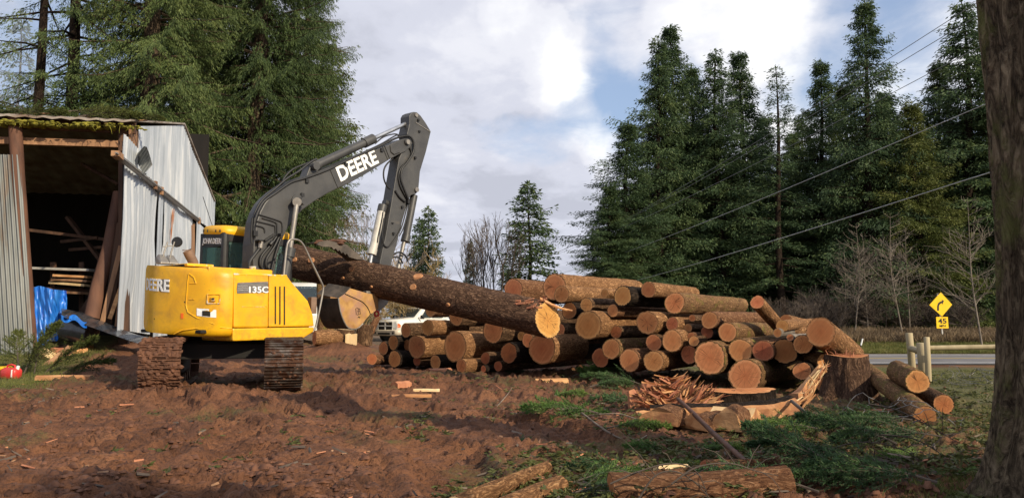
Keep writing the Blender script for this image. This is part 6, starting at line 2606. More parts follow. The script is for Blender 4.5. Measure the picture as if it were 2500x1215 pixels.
def tree_thing(name, built, leafm, barkm, loc, label, group=None, cat='tree', rz=0.0, sc=1.0):
    tr, V_, F_ = built
    t_ = thing(name, loc, label, cat, group)
    to = tr.build('trunk', M[barkm], origin=(0, 0, 0), fixn=False)
    to.parent = t_
    co = np_mesh('crown', V_, F_, M[leafm], parent=t_)
    t_.rotation_euler = (0, 0, rz)
    t_.scale = (sc,) * 3
    return t_


# near firs behind the barn
def place_z(x, y):
    return ground(x, y) - .05


def basep(px, Y):
    d = ray(px, 785)
    x = d.x * Y / d.y
    return Vector((x, Y, place_z(x, Y)))


nf = conifer(3, 31, 8.5, 5.4, whorl=.64, nb=6, twigs=34, leaves=54, leaf=.16, lw=.23, fat=.05, fall=1.0, nz=.34, droop=.34, trunk_r=.62, hang=.95, up=.5, dead=6, top_pow=.5, gap=.09)
T3 = tree_thing('fir_tree', nf, 'leaf_near', 'bark_far', basep(335, 38), 'tall fir with a sunlit thick trunk right behind the barn roof peak', 'firs behind the barn')
nf2 = conifer(8, 34, 3.5, 5.5, whorl=.64, nb=6, twigs=34, leaves=54, leaf=.16, lw=.23, fat=.05, fall=1.0, nz=.34, droop=.38, trunk_r=.6, hang=1.0, up=.45, top_pow=.45, gap=.05)
T4 = tree_thing('fir_tree', nf2, 'leaf_near', 'bark_far', basep(610, 43), 'biggest dense fir behind the excavator boom with drooping sprays', 'firs behind the barn')
c1 = copy_tree(T4, basep(505, 46), 2.1, (.95, .95, 1.0))
c1['label'] = 'dense fir between the thick-trunked fir and the biggest fir'
for c_ in c1.children:
    pass
c3 = copy_tree(T4, basep(420, 50), 4.0, (.95, .95, .95))
c3['label'] = 'dense fir deep behind the barn, right of the thick trunk'
c4 = copy_tree(T4, basep(735, 47), 5.2, (.62, .62, .72))
c4['label'] = 'smaller dense fir to the right of the biggest fir'
c2 = copy_tree(T3, basep(712, 52), 1.2, (.80, .80, .70))
c2['label'] = 'shorter fir low behind the excavator cab and boom cylinder'
nf3 = conifer(17, 20.5, 2.0, 4.0, whorl=.62, nb=5, twigs=22, leaves=9, leaf=.26, lw=.36, droop=.25, trunk_r=.3, hang=.5, top_pow=.75, gap=.2)
T5 = tree_thing('fir_tree', nf3, 'leaf_olive', 'bark_far', basep(802, 55), 'thin-topped lighter fir to the right of the biggest fir', 'firs behind the barn')
sp = conifer(23, 27, 7.5, 3.6, whorl=1.0, nb=4, twigs=22, leaves=18, leaf=.17, lw=.22, fat=.06, droop=.3, trunk_r=.32, hang=1.0, top_pow=.45, gap=.36, dead=14, start=.4, lean=(1.3, 0))
T1 = tree_thing('fir_tree', sp, 'leaf_near', 'bark_dark', basep(35, 36), 'slender leaning fir with sparse limbs at the left edge', 'firs behind the barn')
sp2 = conifer(29, 30, 9.0, 4.2, whorl=.9, nb=4, twigs=24, leaves=20, leaf=.17, lw=.22, fat=.06, droop=.42, trunk_r=.40, hang=1.1, top_pow=.45, gap=.32, dead=18, start=.35, lean=(.8, 0))
T2 = tree_thing('fir_tree', sp2, 'leaf_near', 'bark_dark', basep(128, 37), 'straight dark-trunked fir with dead limbs above the barn roof', 'firs behind the barn')
un = conifer(31, 8.2, 1.5, 4.6, whorl=.5, nb=7, twigs=30, leaves=22, leaf=.16, lw=.22, fat=.06, droop=.22, trunk_r=.16, hang=.7, top_pow=.6)
T6 = tree_thing('fir_tree', un, 'leaf_near', 'bark_dark', basep(170, 38) , 'low bushy fir whose top shows just above the mossy roof', 'firs behind the barn', sc=1.55)
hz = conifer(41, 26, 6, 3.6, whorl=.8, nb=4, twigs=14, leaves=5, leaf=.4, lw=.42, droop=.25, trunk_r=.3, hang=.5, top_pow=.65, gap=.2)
T7 = tree_thing('fir_tree', hz, 'leaf_haze', 'bark_far', basep(215, 84), 'hazy bluish far fir left of the thick trunk', 'far firs behind the barn')
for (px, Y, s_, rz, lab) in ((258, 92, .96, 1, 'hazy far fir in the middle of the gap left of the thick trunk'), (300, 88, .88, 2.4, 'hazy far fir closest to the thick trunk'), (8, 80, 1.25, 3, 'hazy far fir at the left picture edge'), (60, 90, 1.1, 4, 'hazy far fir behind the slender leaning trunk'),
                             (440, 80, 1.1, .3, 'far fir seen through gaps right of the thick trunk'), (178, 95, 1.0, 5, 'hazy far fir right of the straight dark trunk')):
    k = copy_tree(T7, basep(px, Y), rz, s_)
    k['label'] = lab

# right-hand grove
gA = conifer(51, 20, .8, 2.9, whorl=.42, nb=6, twigs=22, leaves=24, leaf=.20, lw=.27, fat=.10, droop=.30, trunk_r=.27, hang=.6, jitter=.32, shape=lambda f: min(1.0, .02 + (1 - f) * 1.55) * (.88 + .12 * f))
gB = conifer(52, 20, 1.5, 2.6, whorl=.44, nb=5, twigs=21, leaves=22, leaf=.20, lw=.27, fat=.10, droop=.36, trunk_r=.26, hang=.8, gap=.08, jitter=.42, shape=lambda f: min(1.0, .02 + (1 - f) * 1.55) * (.88 + .12 * f))
gC = conifer(53, 20, .6, 3.7, whorl=.46, nb=6, twigs=24, leaves=24, leaf=.20, lw=.27, fat=.11, droop=.26, trunk_r=.3, hang=.6, gap=.05, jitter=.42, shape=lambda f: min(1.0, .02 + (1 - f) * 1.3) * (.9 + .1 * f))
gD = conifer(54, 20, 3.2, 2.5, whorl=.55, nb=4, twigs=18, leaves=16, leaf=.19, lw=.26, droop=.18, trunk_r=.22, hang=.4, top_pow=.8, gap=.25, dead=16)
GR = 'firs of the grove across the road'


def height_for(px, py, Y):
    return at(px, py, Y).z - basep(px, Y).z


spots = [
    # px base, px/py top, Y, proto, rz, label, width scale
    (1488, 455, 48, 'A', .3, 'shortest fir at the left edge of the grove', 1.1),
    (1530, 300, 50, 'C', 1.9, 'wide fir near the left edge of the grove', 1.15),
    (1603, 92, 52, 'B', 0, 'slim tall fir, left of the two close tops in the grove', 1.0),
    (1642, 65, 54, 'A', 2.5, 'tallest slim fir of the left half of the grove', .95),
    (1690, 160, 58, 'C', 4.0, 'fir just right of the tallest slim one', .9),
    (1745, 122, 53, 'B', 1.2, 'narrow spire fir in the middle of the left grove', 1.05),
    (1805, 130, 56, 'A', 3.3, 'fir with an open top left of the thin single fir', 1.0),
    (1855, 285, 60, 'A', 5.0, 'lower fir filling the gap left of the thin single fir', 1.0),
    (1892, 168, 50, 'D', .8, 'thin see-through fir standing alone in the bright gap', 1.15),
    (1962, 275, 58, 'B', 2.2, 'lower fir just right of the bright gap', 1.2),
    (1998, 152, 54, 'A', 4.4, 'fir with a rounded dark tip left of the highest top', .95),
    (2058, 205, 58, 'C', 5.5, 'broad fir close behind the highest top', .95),
    (2107, 4, 50, 'C', .6, 'highest fir of the grove with a broken side top', .9),
    (2165, 230, 55, 'A', 1.4, 'fir to the right of the highest top, behind the wires', 1.2),
    (2225, 250, 49, 'C', 3.0, 'olive green fir above the yellow road sign', 1.0),
    (2290, 150, 56, 'C', 2.0, 'dense fir between the sign and the near trunk', 1.0),
    (2345, 5, 52, 'B', 4.7, 'tall fir close left of the near trunk', 1.3),
    (2410, 60, 54, 'C', 1.0, 'fir half hidden behind the near trunk', 1.0),
    (2475, 30, 52, 'C', 3.7, 'fir at the far right edge behind the near trunk', 1.0),
    (1930, 330, 66, 'C', 1.7, 'fir deep in the grove behind the thin single fir, right side', 1.0),
    (2130, 300, 66, 'C', 3.1, 'fir deep in the grove behind the highest top', 1.3),
    (2250, 330, 66, 'C', 4.1, 'fir deep in the grove behind the road sign', 1.3),
    (2340, 300, 66, 'A', 2.4, 'fir deep in the grove beside the near trunk', 1.5),
    (1650, 360, 64, 'C', 1.1, 'fir deep in the grove below the two close tops', 1.2),
    (1790, 380, 64, 'C', 5.9, 'fir deep in the grove below the open-topped fir', 1.1),
    (1575, 420, 62, 'C', 2.7, 'fir deep in the grove behind the left edge', 1.1),
    (1730, 330, 66, 'C', .2, 'fir deep in the grove behind the narrow spire', 1.2),
    (2020, 400, 64, 'C', 5.2, 'fir deep in the grove right of the bright gap', 1.2),
]
protos = {}
for (px, py, Y, pk, rz, lab, ws) in spots:
    b_ = Vector((at(px, py, Y).x, Y, 0))
    b_.z = place_z(b_.x, Y)
    s_ = height_for(px, py, Y) / 20.0
    if pk not in protos:
        built = {'A': gA, 'B': gB, 'C': gC, 'D': gD}[pk]
        o = tree_thing('grove_fir', built, 'leaf_far', 'bark_dark', b_, lab, GR, rz=rz)
        protos[pk] = o
    else:
        o = copy_tree(protos[pk], b_, rz)
        o['label'] = lab
    o.scale = (1.16 * ws * (.35 + .65 * s_), 1.16 * ws * (.35 + .65 * s_), s_)
for o in list(bpy.data.objects):
    if o.name.startswith('grove_fir') and o.get('label', '').startswith(('olive', 'broad fir', 'dense fir')):
        for c_ in o.children:
            if c_.name.startswith('crown'):
                me = c_.data.copy()
                me.materials.clear()
                me.materials.append(M['leaf_olive'])
                c_.data = me

# trees in the middle distance
MG = 'trees in the middle distance'
mA = conifer(61, 20, 1.0, 4.0, whorl=.6, nb=6, twigs=16, leaves=6, leaf=.42, lw=.38, droop=.14, trunk_r=.28, hang=.35, top_pow=.62, gap=.06)
for i, (px, py, Y, rz, ws, lab) in enumerate(((1292, 448, 78, 0, 1.3, 'broad cone-shaped fir standing alone above the pile'),
                                             (1043, 508, 72, 1.3, .95, 'dark fir just right of the excavator stick'),
                                             (1020, 535, 75, 2.6, .9, 'fir partly behind the excavator stick bottom'),
                                             (1147, 588, 80, 3.4, .55, 'small narrow fir among the bare trees'),
                                             (1235, 640, 84, 5.0, .9, 'low fir behind the utility pole'),
                                             (975, 690, 60, 4.1, 2.0, 'low dark fir behind the pickup hood'),
                                             (1060, 720, 62, 2.1, 2.3, 'low dark fir behind the pickup cab'),
                                             (905, 700, 58, .7, 1.6, 'low dark fir behind the bucket'))):
    s_ = height_for(px, py, Y) / 20.0
    if i == 0:
        mo = tree_thing('field_fir', mA, 'leaf_far', 'bark_dark', basep(px, Y), lab, MG, rz=rz)
        o = mo
    else:
        o = copy_tree(mo, basep(px, Y), rz)
        o['label'] = lab
    o.scale = (s_ * ws * 1.0, s_ * ws * 1.0, s_)


# bare trees and shrubs
def bare(seed, H, r0, spread=.5, depth=5, split=3, mat='twig', up=.35, minr=.006, stems=1, base_w=.1, first=.3, seg=4, shrink=.72):
    rnd = random.Random(seed)
    mb = MB()

    def grow(p, d, l, r, k):
        pts = [p]
        q = p.copy()
        dd = d.copy()
        for i in range(3):
            dd = (dd + Vector((rnd.gauss(0, .13), rnd.gauss(0, .13), rnd.gauss(0, .08) + .05))).normalized()
            q = q + dd * l / 3
            pts.append(q.copy())
        mb.tube(pts, [r, r * .9, r * .8, max(minr, r * .68)], seg if k > 2 else 3, caps=False, smooth=False)
        if k == 0:
            return
        for j in range(split if k > 1 else split):
            f = rnd.uniform(first, 1.0) if j else 1.0
            i0 = min(2, int(f * 3))
            o = pts[i0].lerp(pts[i0 + 1], min(1, f * 3 - i0))
            ax = Vector((rnd.gauss(0, 1), rnd.gauss(0, 1), rnd.gauss(0, .4))).normalized()
            nd = (dd + ax * spread * (.6 if j == 0 else 1.2) + Vector((0, 0, up * .5))).normalized()
            grow(o, nd, l * rnd.uniform(shrink - .1, shrink + .12), max(minr, r * (.7 if j == 0 else .5)), k - 1)
    for s_ in range(stems):
        a = rnd.random() * 6.28
        d0 = Vector((math.cos(a) * base_w * (1 if stems > 1 else .3), math.sin(a) * base_w * (1 if stems > 1 else .3), 1)).normalized()
        grow(Vector((math.cos(a) * base_w, math.sin(a) * base_w, 0)) * (1 if stems > 1 else 0), d0, H * .36 * rnd.uniform(.85, 1.1), r0, depth)
    zmax = max(v[2] for v in mb.v)
    k = H / zmax
    mb.v = [(v[0] * k, v[1] * k, v[2] * k) for v in mb.v]
    return mb


def bare_tree(name, mb, mat, px, py, Y, label, group, cat='tree', rz=0.0, ws=1.0):
    b_ = basep(px, Y)
    o = mb.build(name, M[mat], origin=(0, 0, 0), fixn=False)
    o.location = b_
    o.rotation_euler = (0, 0, rz)
    tag(o, label, cat, group)
    return o


BG = 'bare trees in the middle distance'
bt = bare(71, 12, .16, .42, 5, 3, minr=.02, stems=1)
b1 = bare_tree('bare_tree', bt, 'twig_dark', 1178, 0, 72, 'leafless tree with a wide fan of twigs left of the lone fir', BG)
for (px, py, Y, rz, lab, w_) in ((1228, 515, 74, 1.7, 'leafless tree touching the left side of the lone fir', .9), (1140, 560, 72, 3.0, 'leafless tree behind the small narrow fir', 1.0), (1205, 545, 80, 4.3, 'leafless tree in the middle of the bare clump', .9),
                                 (1460, 530, 60, 2.2, 'leafless tree at the left edge of the fir grove', .7)):
    o = b1.copy()
    COL.objects.link(o)
    o.location = basep(px, Y)
    o.rotation_euler = (0, 0, rz)
    s_ = height_for(px, py, Y) / 12
    o.scale = (s_ * w_, s_ * w_, s_)
    o['label'] = lab
s_ = height_for(1178, 520, 72) / 12
b1.scale = (s_, s_, s_)
RG = 'bare saplings by the road'
def sapling(seed, H):
    rnd = random.Random(seed)
    mb = MB()
    st = [Vector((.12 * math.sin(z * .7 + seed) + .05 * z, .1 * math.cos(z * .6), z)) for z in [H * k / 12 for k in range(13)]]
    mb.tube(st, [.055 * (1 - .85 * k / 12) for k in range(13)], 6, smooth=True)
    for k in range(46):
        f = .22 + .75 * rnd.random() ** .9
        i = min(11, int(f * 12))
        o = st[i].lerp(st[i + 1], f * 12 - i)
        az = rnd.random() * 6.28
        l = H * .30 * (1.08 - f) * rnd.uniform(.6, 1.3) + .25
        e = rnd.uniform(.25, .9)
        d = Vector((math.cos(az), math.sin(az), e)).normalized()
        pts = [o]
        for q in range(4):
            d = (d + Vector((rnd.gauss(0, .15), rnd.gauss(0, .15), rnd.gauss(.05, .12)))).normalized()
            pts.append(pts[-1] + d * l / 4)
        mb.tube(pts, [.02, .016, .013, .010, .008], 4, caps=False, smooth=False)
        for w in range(5):
            q = rnd.randrange(1, 5)
            d2 = (d + Vector((rnd.gauss(0, .6), rnd.gauss(0, .6), rnd.gauss(.2, .4)))).normalized()
            m_ = pts[q] + d2 * l * rnd.uniform(.15, .35)
            mb.tube([pts[q], m_, m_ + (d2 + Vector((0, 0, rnd.uniform(-.2, .5)))).normalized() * l * .25], [.010, .008, .006], 3, caps=False, smooth=False)
    return mb


bs = sapling(5, 8)
s1 = bare_tree('bare_sapling', bs, 'stem_pale', 2092, 0, 43.5, 'pale leafless sapling left of the road sign, nearest the stump', RG, rz=.4)
for (px, py, Y, rz, lab, mm) in ((2120, 570, 45, 1.8, 'pale leafless sapling second from the stump', 0), (2196, 520, 43, 3.1, 'tall forked pale sapling behind the split fence post', 0), (2218, 560, 44.5, 4.6, 'pale sapling close left of the road sign', 0),
                             (2060, 600, 46, 5.5, 'small leafless sapling behind the large stump', 0), (2165, 640, 46, .9, 'short leafless sapling midway between stump and sign', 0), (2392, 480, 39, 2.2, 'leafless sapling leaning out beside the near trunk', 0)):
    o = s1.copy()
    COL.objects.link(o)
    o.location = basep(px, Y)
    o.rotation_euler = (0, 0, rz)
    s_ = height_for(px, py, Y) / 8
    o.scale = (s_, s_, s_)
    o['label'] = lab
s_ = height_for(2092, 545, 43.5) / 8
s1.scale = (s_, s_, s_)
# brambles under the grove
SG = 'bare shrubs under the grove'
sb = bare(91, 3.0, .03, .75, 4, 4, minr=.009, stems=7, base_w=.5, first=.15, up=.1)
h0 = None
for i, (px, py, Y, rz, lab) in enumerate(((1930, 690, 44, 0, 'brown bramble clump below the bright gap in the grove'), (1975, 660, 45, 1, 'tangled brown shrub right of the bright gap'), (2030, 675, 44, 2, 'brown bramble behind the leaning log'),
                                         (2075, 690, 45.5, 3, 'brown bramble directly behind the large stump'), (2130, 680, 46, 4, 'thorny brown shrub between the saplings'), (2185, 700, 46.5, 5, 'brown shrub behind the forked sapling'),
                                         (2255, 690, 46, 1.5, 'brown shrub behind the road sign'), (2320, 700, 46, 2.5, 'brown shrub right of the road sign'), (2375, 690, 45, 3.5, 'brown shrub next to the near trunk'),
                                         (1880, 700, 45, 4.5, 'brown bramble left of the bright gap'))):
    if h0 is None:
        h0 = bare_tree('bare_shrub', sb, 'twig_dark', px, py, Y, lab, SG, cat='shrub', rz=rz)
        o = h0
    else:
        o = h0.copy()
        COL.objects.link(o)
        o['label'] = lab
        o.location = basep(px, Y)
        o.rotation_euler = (0, 0, rz)
    s_ = height_for(px, py, Y) / 3.0
    o.scale = (max(s_, .9) * .8, max(s_, .9) * .8, s_ * .8)
# tan shrubs behind the lifted log
TG = 'tan bare shrubs behind the lifted log'
sc_ = bare(95, 4.5, .04, .7, 5, 3, minr=.011, stems=8, base_w=.6, first=.2, up=.1)
h1 = None
for (px, py, Y, rz, lab) in ((985, 585, 44, 0, 'tan leafless shrub right of the excavator stick'), (850, 575, 42, 1.5, 'tan leafless shrub above the thumb of the bucket'), (790, 600, 44, 2.8, 'tan leafless shrub behind the handrail'), (1025, 640, 46, 4, 'low tan shrub rising over the lifted log')):
    if h1 is None:
        h1 = bare_tree('tan_shrub', sc_, 'twig_tan', px, py, Y, lab, TG, cat='shrub')
        o = h1
    else:
        o = h1.copy()
        COL.objects.link(o)
        o['label'] = lab
        o.location = basep(px, Y)
        o.rotation_euler = (0, 0, rz)
    s_ = height_for(px, py, Y) / 4.5
    o.scale = (s_ * .8, s_ * .8, s_)
lb_ = bare(97, 8.0, .05, .5, 5, 3, minr=.010, stems=4, base_w=.4, first=.3)
o = bare_tree('bare_sapling', lb_, 'twig', 880, 0, 50, 'tall grey leafless sapling between the firs and the stick', None)
s_ = height_for(880, 470, 50) / 8
o.scale = (s_ * .9, s_ * .9, s_)

# big trunk in the right foreground
def near_trunk():
    seg, n = 120, 150
    b_ = at(2500, 1215, 5.0)
    b_ = Vector((3.60, 5.25, 0))
    th = np.linspace(0, 2 * np.pi, seg, endpoint=False)
    z = np.linspace(-.1, 5.6, n + 1)
    T, Z = np.meshgrid(th, z)
    fl = .16 * np.exp(-np.clip(Z, 0, None) / .30) * (1 + .55 * np.cos(T * 4 + 1.2)) + .05 * np.exp(-Z / 1.2)
    fur = 1 - np.abs(2 * fbm(np.cos(T) * 4.2 + Z * .35 + 5, np.sin(T) * 4.2 + Z * .9, 4) - 1)
    R = .315 + fl + (fur - .6) * .075 + .05 * (fbm(np.cos(T) * 1.2, np.sin(T) * 1.2 + Z * .6, 3) - .5) - .012 * Z
    lean = -.012 * Z + .02 * np.sin(Z * 1.1)
    V_ = np.stack([R * np.cos(T) + lean, R * np.sin(T), Z], -1).reshape(-1, 3)
    F_ = []
    I_ = np.arange((n + 1) * seg).reshape(n + 1, seg)
    F_ = np.stack([I_[:-1].ravel(), np.roll(I_, -1, 1)[:-1].ravel(), np.roll(I_, -1, 1)[1:].ravel(), I_[1:].ravel()], 1)
    return b_, V_, F_


b_, V_, F_ = near_trunk()
b_.z = gsurf(b_.x, b_.y) - .02
nt_ = thing('near_tree', b_, 'dark furrowed tree trunk filling the right edge of the foreground', 'tree')
np_mesh('trunk', V_, F_, M['bark_trunk'], parent=nt_, smooth=True)

# unseen young firs, added beside and behind the viewpoint to shade the near ground
yg = conifer(121, 5.6, .5, 1.35, whorl=.32, nb=6, twigs=14, leaves=6, leaf=.22, lw=.4, droop=.2, trunk_r=.10, hang=.4, top_pow=.7)
Y1 = tree_thing('shade_fir', yg, 'leaf_near', 'bark_dark', (6.9, 2.6, -.05), 'unseen young fir added right of the near trunk to shade it', 'unseen firs added for shade')
for (x, y, rz, s_, lab) in ((5.2, -1.6, 1.4, 1.12, 'unseen young fir added for shade behind and right of the viewpoint'), (4.0, -3.4, 2.2, 1.2, 'unseen young fir added for shade farthest behind the viewpoint')):
    k = copy_tree(Y1, (x, y, -.05), rz, s_)
    k['label'] = lab

# ------------------------------------------------------------------ behind the bucket
def sp_(px, py, Y):
    p = at(px, 790, Y)
    p.z = gsurf(p.x, p.y)
    return p


a = sp_(795, 0, 24.6)
o = log_mesh(a + Vector((.05, 0, -.1)), a + Vector((-.12, 0, 2.0)), .27, .19, 771, 'bark_moss', 'cut', 'snag', flare=.12)
tag(o, 'lichen-spotted dead trunk standing between excavator and bucket', 'tree snag')
for (px0, px1, Y, r, bk, ct, lab, up_) in ((842, 0, 23.6, .26, 'bark', 'wood_pale', 'upright bolt with pale split side below the bucket', .32), (889, 0, 23.8, .24, 'bark', 'cut_red', 'upright barky bolt left of the pickup grille', .55)):
    a = sp_(px0, 0, Y)
    o = log_mesh(a + Vector((0, 0, -.05)), a + Vector((.03, 0, up_)), r, r * .95, int(px0), bk, ct, 'log')
    tag(o, lab, 'log', 'bolts below the bucket')
for k, (px, w_) in enumerate(((851, .18), (862, .2))):
    a = sp_(px, 0, 23.25)
    mb = MB()
    rnd = random.Random(k)
    mb.prism([a + Vector((-w_ / 2, 0, -.03)), a + Vector((w_ / 2, 0, -.03)), a + Vector((w_ / 2, .02, .26 + .05 * k)), a + Vector((0, .02, .30)), a + Vector((-w_ / 2, .01, .27))], Vector((0, .12, 0)))
    tag(mb.build('split_firewood', M['wood_pale'], origin=a), ('bright split billet, the left one below the bucket', 'bright split billet, the right one below the bucket')[k], 'firewood', 'bolts below the bucket')
a = sp_(792, 0, 23.3)
o = log_mesh(a + Vector((-.25, -.15, .16)), a + Vector((.55, .3, .16)), .22, .23, 772, 'bark_pale', 'cut_red', 'log')
tag(o, 'lying round with a red sawn face beside the bucket', 'log', 'bolts below the bucket')
a = sp_(903, 0, 24.4)
o = log_mesh(a + Vector((.0, .1, .35)), a + Vector((.22, .2, .85)), .12, .09, 773, 'bark_red', 'cut_red', 'log')
tag(o, 'broken stub leaning on the upright barky bolt', 'log', 'bolts below the bucket')


# ------------------------------------------------------------------ pickup
def car_frame(c, f):
    f = Vector((f[0], f[1], 0)).normalized()
    l = Vector((-f.y, f.x, 0))
    return lambda x, y, z: Vector(c) + f * x + l * y + Vector((0, 0, z))


pk = at(943, 785, 41.5)
pk.z = ground(pk.x, pk.y)
CFm = Vector((-.62, -.78, 0)).normalized()
K = car_frame(pk - CFm * .9, CFm)         # x forward (front bumper at ~ +.95), y left
truck = thing('pickup_truck', pk, 'white crew-cab pickup parked behind the log pile', 'pickup truck')


def carloft(secs, mat, name, parent, bevel=.0, smooth=True):
    """secs: (x, [(y,z)...])"""
    mb = MB()
    mb.loft([[K(x, y, z) for y, z in ring] for x, ring in secs], smooth=smooth)
    return mb.build(name, M[mat], parent)


def hullsec(w_, z0, z1, rr=.12, sh=.06):
    return [(-w_, z0 + .05), (-w_ - sh * .3, (z0 + z1) / 2), (-w_, z1 - rr), (-w_ + rr * .8, z1), (w_ - rr * .8, z1), (w_, z1 - rr), (w_ + sh * .3, (z0 + z1) / 2), (w_, z0 + .05), (w_ - .1, z0), (-w_ + .1, z0)]


carloft([(.92, hullsec(.80, .55, 1.02, .1)), (.86, hullsec(.90, .50, 1.10, .1)), (.6, hullsec(.95, .48, 1.15)), (-.35, hullsec(.98, .46, 1.22)), (-.6, hullsec(.98, .46, 1.17)), (-4.6, hullsec(.98, .46, 1.18)), (-4.75, hullsec(.95, .5, 1.15))], 'carwhite', 'body', truck)
carloft([(-.35, hullsec(.90, 1.10, 1.19, .04)), (-1.05, hullsec(.78, 1.10, 1.72, .1)), (-1.3, hullsec(.75, 1.1, 1.80, .1)), (-2.6, hullsec(.75, 1.1, 1.80, .1)), (-2.9, hullsec(.78, 1.1, 1.62, .1)), (-3.0, hullsec(.82, 1.1, 1.2, .05))], 'carwhite', 'cabin', truck)
mb = MB()
mb.prism([K(-.45, -.72, 1.30), K(-.45, .72, 1.30), K(-1.0, .62, 1.715), K(-1.0, -.62, 1.715)], CFm * .02 + Vector((0, 0, .02)))
mb.build('windshield', M['carglass'], truck)
for (x0, x1, x2, x3) in ((-.80, -1.62, -1.62, -1.22), (-1.72, -2.55, -2.45, -1.72)):
    mb = MB()
    mb.prism([K(x0, .80, 1.25), K(x1, .80, 1.25), K(x2, .785, 1.68), K(x3, .785, 1.68)], K(0, .03, 0) - K(0, 0, 0))
    mb.build('side_window', M['carglass'], truck)
mb = MB()
mb.box(K(.93, 0, .80), (.05, 1.06, .42), Matrix((CFm, Vector((-CFm.y, CFm.x, 0)), Vector((0, 0, 1)))).transposed())
gr_ = mb.build('grille', M['dark'], truck)
CM = Matrix((CFm, Vector((-CFm.y, CFm.x, 0)), Vector((0, 0, 1)))).transposed()
mb = MB()
for (y_, z_, w_, h_) in ((0, .80, .09, .46), (0, .82, 1.1, .06), (0, 1.02, 1.12, .05), (0, .58, 1.12, .05), (.55, .80, .05, .46), (-.55, .80, .05, .46)):
    mb.box(K(.965 + .002 * y_, y_, z_), (.04, w_, h_), CM)
mb.build('grille_cross', M['carwhite'], gr_)
for s_ in (1, -1):
    mb = MB()
    mb.prism([K(.92, s_ * .60, .70), K(.80, s_ * .93, .72), K(.80, s_ * .93, .95), K(.92, s_ * .60, .97)], CFm * .05)
    hl = mb.build('headlight', M['lamp'], truck)
    mb = MB()
    mb.prism([K(.84, s_ * .86, .72), K(.77, s_ * .955, .74), K(.77, s_ * .955, .92), K(.84, s_ * .86, .93)], CFm * .06)
    mb.build('indicator', M['orange'], hl)
carloft([(1.05, hullsec(.82, .34, .58, .05)), (.98, hullsec(.94, .30, .62, .05)), (.72, hullsec(.98, .32, .60, .05))], 'carlow', 'front_bumper', truck)
mb = MB()
mb.box(K(1.05, 0, .42), (.03, .9, .10), CM)
for s_ in (1, -1):
    mb.tube([K(1.03, s_ * .68, .45), K(1.055, s_ * .68, .45)], .07, 12)
mb.build('bumper_opening', M['dark'], truck)
for (x, s_) in ((.1, 1), (.1, -1), (-3.6, 1), (-3.6, -1)):
    mb = MB()
    for (ra, wa, mm) in ((.40, .13, 0),):
        mb.tube([K(x, s_ * .98, .40), K(x, s_ * .74, .40)], ra, 24)
    wl = mb.build('wheel', M['black'], truck)
    mb = MB()
    mb.tube([K(x, s_ * .995, .40), K(x, s_ * .9, .40)], .23, 20)
    mb.build('rim', M['chrome'], wl)
    mb = MB()
    pts = [K(x + .50 * math.cos(a), s_ * .985, .42 + .48 * math.sin(a)) for a in [math.pi * k / 12 for k in range(13)]]
    mb.tube(pts, .05, 6)
    mb.build('wheel_arch', M['dark'], truck)
for s_ in (1, -1):
    mb = MB()
    mb.box(K(-.62, s_ * 1.14, 1.28), (.10, .22, .2), CM)
    mb.bar(K(-.65, s_ * .95, 1.2), K(-.65, s_ * 1.1, 1.25), .05, .05)
    mb.build('wing_mirror', M['black'], truck, bevel=.02)
mb = MB()
for x in (-1.67, -2.62):
    mb.box(K(x, .985, .85), (.012, .02, .66), CM)
for x in (-1.5, -2.45):
    mb.box(K(x, 1.0, 1.05), (.18, .03, .04), CM)
mb.build('door_trim', M['carlow'], truck)

# the pale van glimpsed left of the bucket
vc = at(742, 785, 27.5)
vc.z = ground(vc.x, vc.y)
VF = Vector((.35, -.94, 0)).normalized()
K = car_frame(vc - VF * .2, VF)
van = thing('van', vc, 'white van glimpsed between the excavator body and the dead trunk', 'van')
carloft([(.9, hullsec(.75, .4, .95, .1)), (.75, hullsec(.88, .35, 1.15, .1)), (.2, hullsec(.92, .35, 1.35, .1)), (-.5, hullsec(.9, .35, 2.0, .15)), (-.9, hullsec(.92, .35, 2.15, .15)), (-3.8, hullsec(.92, .35, 2.15, .15)), (-3.9, hullsec(.85, .4, 2.05, .15))], 'carwhite', 'body', van)
mb = MB()
mb.prism([K(.18, -.72, 1.38), K(.18, .72, 1.38), K(-.48, .66, 1.98), K(-.48, -.66, 1.98)], VF * .03 + Vector((0, 0, .02)))
mb.build('windshield', M['carglass'], van)
for s_ in (1, -1):
    mb = MB()
    mb.tube([K(.1, s_ * .92, .33), K(.1, s_ * .7, .33)], .33, 20)
    mb.build('wheel', M['black'], van)
    mb = MB()
    mb.tube([K(-3.0, s_ * .92, .33), K(-3.0, s_ * .7, .33)], .33, 20)
    mb.build('wheel', M['black'], van)
    mb = MB()
    mb.box(K(.84, s_ * .6, .8), (.1, .25, .18), Matrix((VF, Vector((-VF.y, VF.x, 0)), Vector((0, 0, 1)))).transposed())
    mb.build('headlight', M['lamp'], van)

# ------------------------------------------------------------------ road sign
SY = 42.0
sb_ = at(2308, 868, SY)
sgn = thing('road_sign', sb_, 'yellow diamond curve sign with a 45 plate across the road', 'road sign')
mb = MB()
mb.bar(at(2308, 872, SY), at(2289, 718, SY), .07, .05, up=Vector((0, 1, 0)))
mb.build('post', M['galvpost'], sgn)
Yf = SY - .06


def sgp(px, py, off=0.0):
    return at(px, py, Yf - off)


